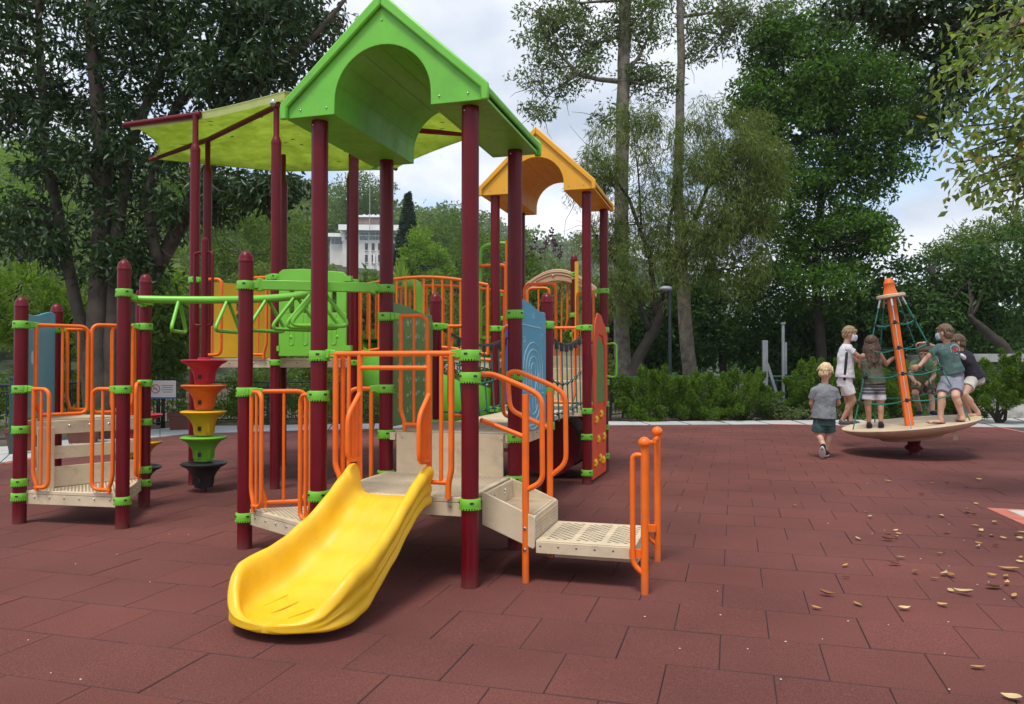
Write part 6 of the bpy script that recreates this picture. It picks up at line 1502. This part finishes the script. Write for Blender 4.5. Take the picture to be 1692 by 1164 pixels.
for i, (px, py, Yd, rx, rz, n, lab) in enumerate([(1190, 520, 29, 90, 90, 80, 'dark green tree behind the lamp post'), (1290, 560, 29, 80, 80, 64, 'dim tree behind the grey steel posts'), (1420, 540, 28, 100, 75, 80, 'dark tree behind the spinning disc mast'), (1540, 500, 27, 100, 80, 84, 'dark layered tree right of the orange mast'), (1660, 470, 26, 90, 75, 74, 'dark spreading tree above the low grey building'),
                                                          (1080, 560, 30, 60, 80, 50, 'dark tree behind the pale trunks'), (1010, 560, 30, 60, 80, 50, 'dark foliage beside the yellow tower'), (1760, 480, 28, 80, 90, 60, 'dark tree at the edge beyond the low building'), (1600, 570, 31, 110, 60, 70, 'lowest dim foliage behind the low building'), (1370, 620, 31, 110, 50, 60, 'low gloom of leaves behind the junipers')]):
    base = P(px, 600, Yd); base.z = -.05
    tr_ = [[TB(px + 8, Yd, .16), TP(px, py, Yd, .10)]]
    if i == 3: tr_ = [[TB(1555, Yd, .22), TP(1548, 540, Yd, .17), TP(1540, 440, Yd, .1)]]
    if i == 4: tr_ = [[TB(1690, 25, .24), TP(1672, 595, 25, .2), TP(1655, 570, 25, .17), TP(1625, 545, 25, .13), TP(1600, 520, 25, .06)]]
    tree('background_tree', lab, base, tr_, [B(px, py, Yd, rx, rz, n)], (.19, .085), LM['shade'], M['barkdark'], 200 + i, group=GD, limbs=6, per=95, rc=.62, droop=.3, limb_r=.05)
tree('distant_tree', 'paler tree against the sky above the dark trees at the right edge', G(1640, 650), [[TB(1640, 40, .2), TP(1650, 400, 40, .08)]], [B(1650, 390, 40, 70, 32, 30), B(1600, 410, 40, 60, 22, 18), B(1690, 370, 40, 40, 30, 16), B(1560, 425, 40, 60, 20, 16)], (.24, .07), LM['mid'], M['barkdark'], 42, limbs=6, per=80, rc=.7, droop=.2)
# a wall of far woodland closes the gaps low down
rngw = np.random.default_rng(77); cw_ = []
for k in range(210): Yd = rngw.uniform(34, 44); cw_.append(tuple(P(rngw.uniform(940, 2300), rngw.uniform(520, 650), Yd)))
pw_, dw_ = clumped(rngw, A(cw_), 1.5, 150, .8)
tag(leaves('woodland', pw_, dw_, rngw, .34, .17, LM['shade'], None, .2, .7), kind='stuff')

# ------------------------------------------------------------------ near overhanging boughs at the top right
Yo = 7.6
ob = Vector((6.6, 7.2, 0)); rngo = np.random.default_rng(51)
ot = thing('overhanging_tree', 'near branches with large yellow-green leaves hanging in at the upper right', 'tree', ob)
tb = MB(); tk = [Vector((0, 0, -.05)), Vector((-.05, .1, 1.5)), Vector((0, .05, 3.2)), Vector((-.1, 0, 5.2)), Vector((-.4, .2, 7.2))]
tb.tube(tk, [.2, .17, .15, .12, .06], 12)
twigs = []
for (px, py, Yd) in ((1570, 60, 7.6), (1600, 120, 7.4), (1560, 150, 7.8), (1575, 210, 7.6), (1600, 250, 7.4), (1575, 270, 7.9), (1600, 320, 7.6), (1640, 60, 7.2), (1650, 180, 7.2), (1640, 240, 7.5), (1660, 300, 7.4), (1690, 100, 7.2), (1700, 220, 7.4), (1690, 30, 7.5), (1620, 170, 7.9), (1635, 120, 7.7), (1680, 270, 7.9), (1720, 330, 7.6), (1620, 290, 7.9), (1675, 150, 7.6), (1590, 90, 7.5), (1615, 220, 7.3), (1650, 130, 7.1), (1665, 60, 7.7), (1625, 70, 7.8), (1660, 210, 7.9), (1690, 170, 7.3), (1600, 190, 7.7), (1640, 320, 7.3), (1590, 300, 7.3), (1700, 280, 7.2), (1680, 330, 7.8)):
    q = P(px, py, Yd) - ob; st0 = min(tk[1:], key=lambda e: abs(e.z - q.z - .3)); pts = limb(tb, st0, q, .035, .006, rngo, .10, .05, 9, 7); twigs.append(pts)
tb.build('trunk', M['bark'], ot, angle=180)
lpts, lo_ = [], []
for pts in twigs:
    for k in range(3, 9):
        for j in range(18): lpts.append(tuple(pts[k].lerp(pts[min(8, k + 1)], rngo.uniform()) + Vector(rngo.normal(size=3) * .10))); lo_.append(tuple((pts[min(8, k + 1)] - pts[k - 1]).normalized()))
lpts, lo_ = A(lpts), A(lo_)
sel = rngo.permutation(len(lpts))
LEAF = MB(); LEAF.add([(0, 0, 0), (.025, .018, .004), (.05, .024, .006), (.078, .014, .0), (.1, 0, -.008), (.078, -.014, .0), (.05, -.024, .006), (.025, -.018, .004), (.05, 0, -.004)], [(0, 8, 1), (1, 8, 2), (2, 8, 3), (3, 8, 4), (4, 8, 5), (5, 8, 6), (6, 8, 7), (7, 8, 0)])
def leafmat_obj(name, c1, c2, c3):
    m = leafmat(name, c1, c2, .38, .4, .45, c3); n, l = nd(m)
    rp = [x for x in n if x.type == 'VALTORGB'][0]; oi = n.new('ShaderNodeObjectInfo')
    for lk in list(rp.inputs[0].links): l.remove(lk)
    l.new(oi.outputs['Random'], rp.inputs[0]); return m
LFM = LEAF.mesh('leaf', leafmat_obj('large_leaf', (.10, .16, .045), (.26, .32, .10), (.36, .20, .06)), smooth=False)
inview = [i for i in sel if 1520 < CX + FPX * (lpts[i][0] + ob.x) / (lpts[i][1] + ob.y) < 1700][:280]; ins_ = set(inview)
for i in inview:
    d = Vector(lo_[i]) * .4 + Vector(rngo.normal(size=3)) * .6 + Vector((0, 0, -.45)); q = d.to_track_quat('X', 'Z').to_euler(); o = link('leaf', LFM, ot, Vector(lpts[i])); q.x += rngo.uniform(-.7, .7); o.rotation_euler = q; s = rngo.uniform(.75, 1.25); o.scale = (s, s, s)
rest = [i for i in sel if i not in ins_]
leaves('crown', lpts[rest], lo_[rest], rngo, .10, .046, LM['overhang'], ot, .45, .6, kind='stuff')
# dark bough across the top right
Yk = 11.5
tree('dark_bough_tree', 'dark leafy bough hanging across the top edge, its trunk beyond the frame', Vector((9.6, 11.5, 0)), [[(9.6, 11.5, -.05, .3), (9.5, 11.4, 4, .24), (9.2, 11.5, 8, .15)], [(9.5, 11.5, 5.5, .10), (*P(1600, 40, Yk), .05), (*P(1480, 30, Yk), .03), (*P(1390, 20, Yk), .012)]],
     [B(1480, 20, Yk, 75, 35, 26, .8), B(1570, 20, Yk, 80, 55, 40, 1.0), B(1590, 110, Yk, 45, 60, 22, .8), B(1400, 10, Yk, 40, 22, 9, .5), B(1660, 40, Yk, 60, 50, 24, .9), B(1560, 190, Yk, 30, 40, 8, .5), B(1600, -80, Yk, 200, 60, 50, 2.0)], (.13, .055), LM['dark'], M['barkdark'], 52, limbs=8, per=42, rc=.32, droop=.3, limb_r=.03, twig=.008)

# ------------------------------------------------------------------ junipers, clipped hedge and planting on the right
def juniper(label, px, py, Y, rx, rz, n, seed, legs=True, per=320):
    base = P(px, 600, Y); base.z = -.03; rng = np.random.default_rng(seed); t = thing('juniper', label, 'shrub', base, 0, 'junipers along the path'); k = Y / FPX
    c = np.array(P(px, py, Y) - base); r = np.array([rx * k, rx * k * .75, rz * k])
    cc = in_ell(rng, c, r * .86, n, .25)
    if Y > 19.5: low = in_ell(rng, c * [1, 1, .42], r * [.92, .9, .42], n // 3); cc = np.concatenate([cc, low])
    cc[:, 2] = np.maximum(cc[:, 2], .06); tb = MB()
    for q in cc[:7]: limb(tb, (0, 0, 0), q, .05, .012, rng, .0, .12, 6, 7)
    tb.build('trunk', M['barkdark'], t, angle=180)
    # sprays: pointed plumes that rise and lean outward from each clump
    P_, O_ = [], []
    for q in cc:
        ax = unit((q - c) / r * .7 + np.array([0, 0, .75]) + rng.normal(size=3) * .3); L = rng.uniform(.28, .48); m = per
        s = rng.uniform(0, 1, m) ** .8; rad = .15 * (1 - s * .85); o = unit(rng.normal(size=(m, 3)))
        P_.append(q + ax * (s * L)[:, None] + o * rad[:, None]); O_.append(unit(ax * .8 + o * .6))
    leaves('crown', np.concatenate(P_), np.concatenate(O_), rng, .075, .022, LM['juniper'], t, -.1, .4)
    return t
juniper('rounded juniper nearest the coral climbing wall', 1075, 660, 20.0, 66, 40, 46, 301); juniper('juniper in the middle of the clipped hedge', 1150, 664, 20.2, 66, 36, 44, 302); juniper('juniper at the open end of the hedge by the steel posts', 1228, 660, 20.2, 54, 40, 40, 303)
juniper('tall juniper behind the walking boy', 1345, 652, 20.6, 40, 52, 36, 304); juniper('juniper behind the boy in white', 1410, 652, 20.8, 50, 46, 36, 305); juniper('juniper behind the crouching boy', 1500, 650, 21.0, 60, 46, 40, 306)
juniper('spreading juniper on bare twisted stems in front of the low building', 1650, 640, 19.0, 62, 42, 52, 307); juniper('juniper at the frame edge beside the low building', 1730, 640, 18.5, 50, 46, 40, 308); juniper('juniper half hidden by the child in dark jersey', 1580, 655, 20.0, 40, 36, 30, 309)
hd = thing('hedge', 'clipped mid-green hedge running behind the front junipers', 'hedge', P(1150, 600, 21.6) * 1)
hd.location.z = -.03; rngh = np.random.default_rng(320); n = 15000; a0, a1 = P(1015, 600, 21.3), P(1250, 600, 21.9)
tt_ = rngh.uniform(0, 1, n); x_ = a0.x + (a1.x - a0.x) * tt_; y_ = a0.y + (a1.y - a0.y) * tt_ + rngh.uniform(-.45, .45, n); z_ = np.where(rngh.uniform(0, 1, n) < .55, rngh.uniform(.92, 1.1, n), rngh.uniform(.1, 1.05, n)) + .05 * np.sin(x_ * 5)
leaves('crown', np.stack([x_, y_, z_], 1) - np.array(hd.location), unit(rngh.normal(size=(n, 3)) + [0, -.3, .6]), rngh, .055, .026, LM['mid'], hd, .0, .6)
lb = MB()
for k in range(9): q = a0.lerp(a1, (k + .5) / 9) - hd.location; lb.tube([(q.x, q.y, -.0), (q.x + .05, q.y, .5), (q.x - .03, q.y + .04, .9)], [.03, .02, .008], 6)
lb.build('stems', M['barkdark'], hd)
bush('ground_shrub', 'pale ground cover behind the gap in the hedge', 1290, 680, 20.5, 45, 16, 24, LM['grey'], 330, per=90, rc=.2, leaf=(.09, .05), group=GB)
bush('ground_shrub', 'low fern-like plants behind the right path', 1440, 685, 21, 90, 12, 28, LM['mid'], 331, per=80, rc=.2, leaf=(.09, .04), group=GB)
# ------------------------------------------------------------------ railings, signs, bench, posts, low building
def railing(name, label, pts, h, step, m, group=None, postgap=1.6, topr=.028, barr=.010):
    base = Vector(pts[0]); t = thing(name, label, 'fence', base, 0, group); pts = [Vector(p) - base for p in pts]
    bar = MB().tube([(0, 0, .10), (0, 0, h - .04)], barr, 6).mesh('bar', m); pst = MB().box((0, 0, h / 2 - .03), (.05, .05, h + .06)).mesh('post', m)
    for a, b in zip(pts, pts[1:]):
        L = (b - a).length; n = max(1, int(L / step)); ang = math.atan2((b - a).y, (b - a).x)
        for z, r in ((h, topr), (.10, .016), (h - .12, .014)): MB().tube([a + Vector((0, 0, z)), b + Vector((0, 0, z))], r, 8).build('rail', m, t)
        for k in range(n): link('bar', bar, t, a.lerp(b, (k + .5) / n))
        np_ = max(1, round(L / postgap))
        for k in range(np_): o = link('post', pst, t, a.lerp(b, k / np_)); o.rotation_euler.z = ang
    return t
g = lambda px, py: tuple(G(px, py))
railing('railing', 'black metal railing along the path behind the left step tower', [(-10.6, 12.9, 0), (-8.95, 14.1, 0), (-8.75, 16.0, 0), (-7.8, 18.4, 0)], 1.06, .13, M['fence'])
railing('railing', 'thin dark railing below the trees behind the hexagonal tower', [(-7.7, 18.7, 0), (-4.3, 19.4, 0), (-1.4, 20.0, 0), (2.2, 20.2, 0)], 1.0, .14, M['fence'], topr=.02, barr=.007)
railing('railing', 'green pipe railing at the gap beside the hedge', [tuple(P(1008, 600, 20.6) * 1)[:2] + (0,), (4.5, 22.6, 0), (6.6, 22.6, 0), (8.6, 22.4, 0)], 1.08, .16, M['fencegreen'], topr=.03)
gb_ = thing('gate_post', 'dark teal steel gate post at the far left edge', 'post', Vector((-7.95, 12.45, 0))); mb = MB(); mb.box((0, 0, .6), (.18, .12, 1.2)); mb.box((0, 0, 1.22), (.21, .15, .04)); mb.build('post', M['fencegreen'], gb_, bevel=.008)
for z in (.3, .9): MB().box((.05, -.07, z), (.05, .03, .12)).build('hinge', M['fence'], gb_)
# no smoking sign on the railing
sg = thing('notice_sign', 'white no-smoking notice with a blue base fixed to the black railing', 'sign', P(268, 655, 15.9))
MB().box((0, 0, .14), (.56, .012, .36)).build('board', M['bwhite'], sg, bevel=.006); M['signblue'] = mat('sign_blue', (.04, .10, .32), .5); M['signred'] = mat('sign_red', (.5, .05, .05), .5)
MB().box((0, -.008, -.035), (.56, .008, .03)).build('blue_strip', M['signblue'], sg)
rg_ = MB(); rg_.tube([(-.13 + .085 * math.cos(t), -.009, .15 + .085 * math.sin(t)) for t in [k * math.pi / 10 for k in range(20)]], .008, 6, closed=True); rg_.tube([(-.19, -.009, .21), (-.07, -.009, .09)], .007, 6); rg_.build('prohibition_ring', M['signred'], sg)
ck = MB(); ck.box((-.14, -.008, .15), (.08, .006, .014)); ck.build('cigarette', M['dark'], sg)
tx_ = MB()
for k in range(4): tx_.box((.11, -.008, .22 - k * .045), (.24 - .04 * (k % 2), .005, .012))
tx_.build('text_lines', M['bglass'], sg)
# plastic planters by the railing
for i, (px, py, lab) in enumerate(((288, 712, 'terracotta plastic planter below the no smoking sign'), (20, 748, 'terracotta planter behind the railing near the gate post'), (120, 735, 'terracotta planter seen between the orange rails'))):
    q = G(px, py); t = thing('planter', lab, 'planter', q + Vector((.0, .35, 0)), R(20), 'terracotta planters by the railing'); M.setdefault('terra', mat('terracotta_plastic', (.16, .055, .04), .7, .15))
    mb = MB(); mb.loft([[(x * s, y * s, z) for x, y in ((-.26, -.17), (.26, -.17), (.26, .17), (-.26, .17))] for s, z in ((.82, 0), (1, .3), (1.08, .3), (1.08, .38), (.98, .38), (.95, .33))]); mb.build('tub', M['terra'], t, bevel=.01)
    rngp = np.random.default_rng(400 + i); pq, dq = clumped(rngp, A([(-.1, 0, .5), (.1, 0, .52)]), .2, 60); leaves('foliage', pq, dq, rngp, .12, .04, LM['mid'], t, .1, .5)
# red slatted bench
q = P(742, 700, 19.0); q.z = 0; bn_ = thing('bench', 'dark red slatted bench behind the low deck', 'bench', q, R(4)); M['benchred'] = mat('bench_red', (.20, .035, .04), .6, .15)
slat = MB().box((0, 0, 0), (1.5, .025, .085)).mesh('slat', M['benchred'])
for k in range(4): link('slat', slat, bn_, (0, .25, .62 + k * .1))
s2 = MB().box((0, 0, 0), (1.5, .085, .03)).mesh('slat', M['benchred'])
for k in range(4): link('slat', s2, bn_, (0, -.2 + k * .105, .45))
for x in (-.65, .65): lg_ = MB(); lg_.box((x, .26, .5), (.05, .05, 1.0)); lg_.box((x, -.2, .22), (.05, .05, .44)); lg_.box((x, .02, .42), (.05, .5, .04)); lg_.build('leg', M['fence'], bn_)
# white wall behind the bench
w0 = P(765, 600, 24); wl_ = thing('garden_wall', 'white rendered wall glimpsed above the red bench', 'wall', (w0.x, w0.y, 0)); MB().box((0, 0, .75), (3.2, .2, 1.6)).build('wall', M['bpaint'], wl_); MB().box((0, 0, 1.58), (3.3, .28, .07)).build('coping', M['concrete'], wl_)
# lamp post
lp = P(1107, 600, 22.6); lt = thing('lamp_post', 'slim grey lamp post with a rounded head among the pale trunks', 'street lamp', (lp.x, lp.y, 0)); M['galv'] = mat('galvanised_steel', (.26, .28, .29), .5, .15, 5, metal=.4); M['lamphead'] = mat('lamp_head', (.24, .26, .28), .4)
MB().tube([(0, 0, 0), (0, 0, 3.62)], [.055, .045], 12).build('pole', M['fence'], lt); MB().box((0, 0, .25), (.16, .16, .5)).build('base', M['galv'], lt, bevel=.01)
MB().ell((-.12, -.03, 3.64), (.19, .12, .085), seg=16).build('head', M['lamphead'], lt)
# grey steel frames in the hedge gap
sx0 = P(1264, 600, 21.6); s1 = thing('steel_support', 'grey channel post with a diagonal brace in the hedge gap', 'support', (sx0.x, sx0.y, 0)); MB().box((0, 0, 1.05), (.14, .10, 2.1)).build('channel', M['galv'], s1, bevel=.008)
c = MB(); c.tube([(.06, 0, 1.45), (.50, 0, 0)], .055, 4); c.build('brace', M['galv'], s1); MB().box((.25, 0, .03), (.75, .2, .06)).build('base_plate', M['galv'], s1)
sx1 = P(1294, 600, 21.6); s2_ = thing('steel_support', 'taller thin grey steel post right of the braced one', 'support', (sx1.x, sx1.y, 0)); MB().box((0, 0, 1.28), (.07, .07, 2.56)).build('tube', M['galv'], s2_, bevel=.006); MB().box((.08, .02, 1.6), (.05, .05, .9)).build('sleeve', M['galv'], s2_); MB().box((0, 0, 2.58), (.11, .11, .05)).build('cap', M['galv'], s2_)
# low grey building at the right edge
lb0 = P(1655, 600, 23); hb_ = thing('low_building', 'low grey building with a flat concrete roof slab behind the junipers', 'building', (lb0.x, lb0.y, 0), R(-14)); M['greywall'] = mat('weathered_grey_wall', (.17, .17, .16), .9, .2, 1.2); M['slabgrey'] = mat('roof_slab_concrete', (.33, .33, .325), .85, .15, 1.5, dirt=(.18, .18, .17), dscale=2, damt=.6); M['stained'] = mat('stained_pale_wall', (.50, .49, .45), .9, .15, 2, dirt=(.2, .19, .16), dscale=3, damt=.8)
MB().box((1.6, 2.2, .75), (5.6, 4, 1.5)).build('wall', M['greywall'], hb_); MB().box((1.5, 2.0, 1.62), (6.6, 4.6, .24)).build('roof_slab', M['slabgrey'], hb_, bevel=.01)
lv = MB().box((-.35, .17, 1.25), (.8, .06, .4)).build('louvre', M['bdark'], hb_)
for k in range(5): MB().box((-.35, .12, 1.1 + k * .075), (.78, .05, .03)).build('blade', M['galv'], lv)
MB().box((1.2, .17, 1.2), (.9, .06, .45)).build('window', M['bdark'], hb_)
lw = P(1650, 600, 21.2); lw_ = thing('garden_wall', 'low stained pale wall under the twisted junipers', 'wall', (lw.x, lw.y, 0), R(-12)); MB().box((0, 0, .2), (4.6, .22, .44)).build('wall', M['stained'], lw_, bevel=.01); MB().box((0, 0, .44), (4.7, .28, .05)).build('coping', M['slabgrey'], lw_)
pb = G(1575, 690); pb = P(1575, 690, 20.6); pb.z = 0; pt2 = thing('planter', 'black tub at the end of the stained wall', 'planter', pb); MB().lathe([(.2, 0), (.26, .4), (.28, .4), (.28, .45), (.24, .45), (.22, .4)], seg=20).build('tub', M['dark'], pt2)
rngp = np.random.default_rng(410); pq, dq = clumped(rngp, A([(0, 0, .55)]), .22, 60); leaves('foliage', pq, dq, rngp, .10, .04, LM['juniper'], pt2, .0, .5)

# ------------------------------------------------------------------ fallen leaves
Z5 = lambda x, y: (1060 + x * .3735, 760 + y * .3735)
LP = [(675, 210), (995, 238), (1012, 259), (1090, 100), (1285, 107), (1352, 109), (1434, 130), (1237, 157), (1493, 92), (1480, 198), (1445, 224), (1440, 237), (1468, 248), (1272, 254), (1326, 254), (1563, 285), (1473, 298), (1502, 318), (1353, 329), (1495, 339), (1550, 341), (1600, 352), (1660, 335), (1685, 327), (1668, 356),
      (1125, 318), (1090, 331), (1138, 333), (1128, 350), (1092, 362), (958, 357), (1490, 376), (1492, 391), (1566, 386), (1338, 413), (1318, 422), (1150, 440), (1122, 468), (1680, 440), (1676, 458), (1626, 491), (1612, 525), (1550, 520), (1213, 506), (1343, 514), (1370, 520), (1298, 534), (905, 529), (1620, 556), (1562, 573), (1430, 600), (1370, 587),
      (820, 606), (957, 648), (775, 666), (1165, 668), (1332, 651), (1490, 930), (1640, 1066), (1648, 612), (900, 477)]
BIG = {(820, 606): 1.2, (1430, 600): 1.5, (1562, 573): 1.4, (1640, 1066): 1.0, (1626, 491): 1.6, (1092, 362): 1.4, (1122, 468): 1.3, (1440, 237): 1.3}
M['leafyellow'] = mat('dry_yellow_leaf', (.50, .27, .07), .6, .2, 20, objvar=.25); M['leafbrown'] = mat('dry_brown_leaf', (.20, .085, .025), .6, .2, 20, objvar=.25); M['leafpale'] = mat('dry_pale_leaf', (.52, .38, .17), .6, .15, 20, objvar=.2)
FL = MB(); cv = []
for i in range(9):
    t = i / 8; w = .028 * math.sin(math.pi * min(1, t * 1.02)) ** .8 * (1.15 - t * .5); x = -.05 + .1 * t; z = .004 + .013 * (2 * t - 1) ** 2
    cv.append([(x, -w, z + .008 * w / .028), (x, 0, z), (x, w, z + .012 * w / .028)])
FL.loft(cv, caps=False)
FLM = [FL.mesh('fallen_leaf', M[k]) for k in ('leafyellow', 'leafpale', 'leafbrown')]
rf = random.Random(6)
names = {0: 'curled dry yellow leaf lying on the red rubber tiles', 1: 'pale dry leaf lying on the red rubber tiles', 2: 'brown curled leaf lying on the red rubber tiles'}
small = [(rf.uniform(1065, 1690), rf.uniform(765, 1150)) for _ in range(26)] + [(rf.uniform(0, 400), rf.uniform(880, 1150)) for _ in range(8)]
for px, py in [Z5(*p) for p in LP]:
    k = rf.choice((0, 0, 1, 1, 2)); b_ = BIG.get(min(LP, key=lambda p: abs(Z5(*p)[0] - px) + abs(Z5(*p)[1] - py)), rf.uniform(.6, 1.0))
    q = G(px, py); o = link('fallen_leaf', FLM[k], None, q + Vector((0, 0, .004))); s = .85 * b_; o.scale = (s, s * rf.uniform(.7, 1.1), s * rf.uniform(.6, 1.6)); o.rotation_euler = (rf.uniform(-.35, .35), rf.uniform(-.15, .15), rf.uniform(0, 6.28)); o.location.z += .006
    zone = 'level with the disc, farthest out' if py < 815 else 'just left of the game panel' if px > 1560 and py < 900 else 'in the middle patch below the disc' if py < 910 else 'at the right edge of the picture' if px > 1600 and py < 1010 else 'nearest the camera' if py > 1030 else 'between the step plate and the right edge'
    tag(o, ('curled yellow leaf on the rubber, ', 'pale dry leaf on the rubber, ', 'brown curled leaf on the rubber, ')[k] + zone, 'leaf', ('yellow', 'pale', 'brown')[k] + ' fallen leaves ' + zone)
cr_ = MB()
for px, py in small:
    q = G(px, py); cr_.ell(q + Vector((0, 0, .004)), (rf.uniform(.003, .007), rf.uniform(.003, .005), .003), seg=6, rings=4)
M['crumb'] = mat('pale_crumbs', (.6, .52, .45), .8); tag(cr_.build('litter', M['crumb']), kind='stuff')

# ------------------------------------------------------------------ thin humid air between here and the hills
HZ = bpy.data.materials.new('humid_air'); HZ.use_nodes = True; n, l = nd(HZ)
for x in list(n):
    if x.type == 'BSDF_PRINCIPLED': n.remove(x)
pv_ = n.new('ShaderNodeVolumePrincipled'); pv_.inputs['Color'].default_value = (.86, .92, 1.0, 1); pv_.inputs['Density'].default_value = .0003; pv_.inputs['Anisotropy'].default_value = .2
l.new(pv_.outputs[0], n['Material Output'].inputs['Volume'])
hz_ = MB().box((0, 370, 44), (1860, 900, 92)).build('haze', HZ, smooth=False)
tag(hz_, kind='stuff')
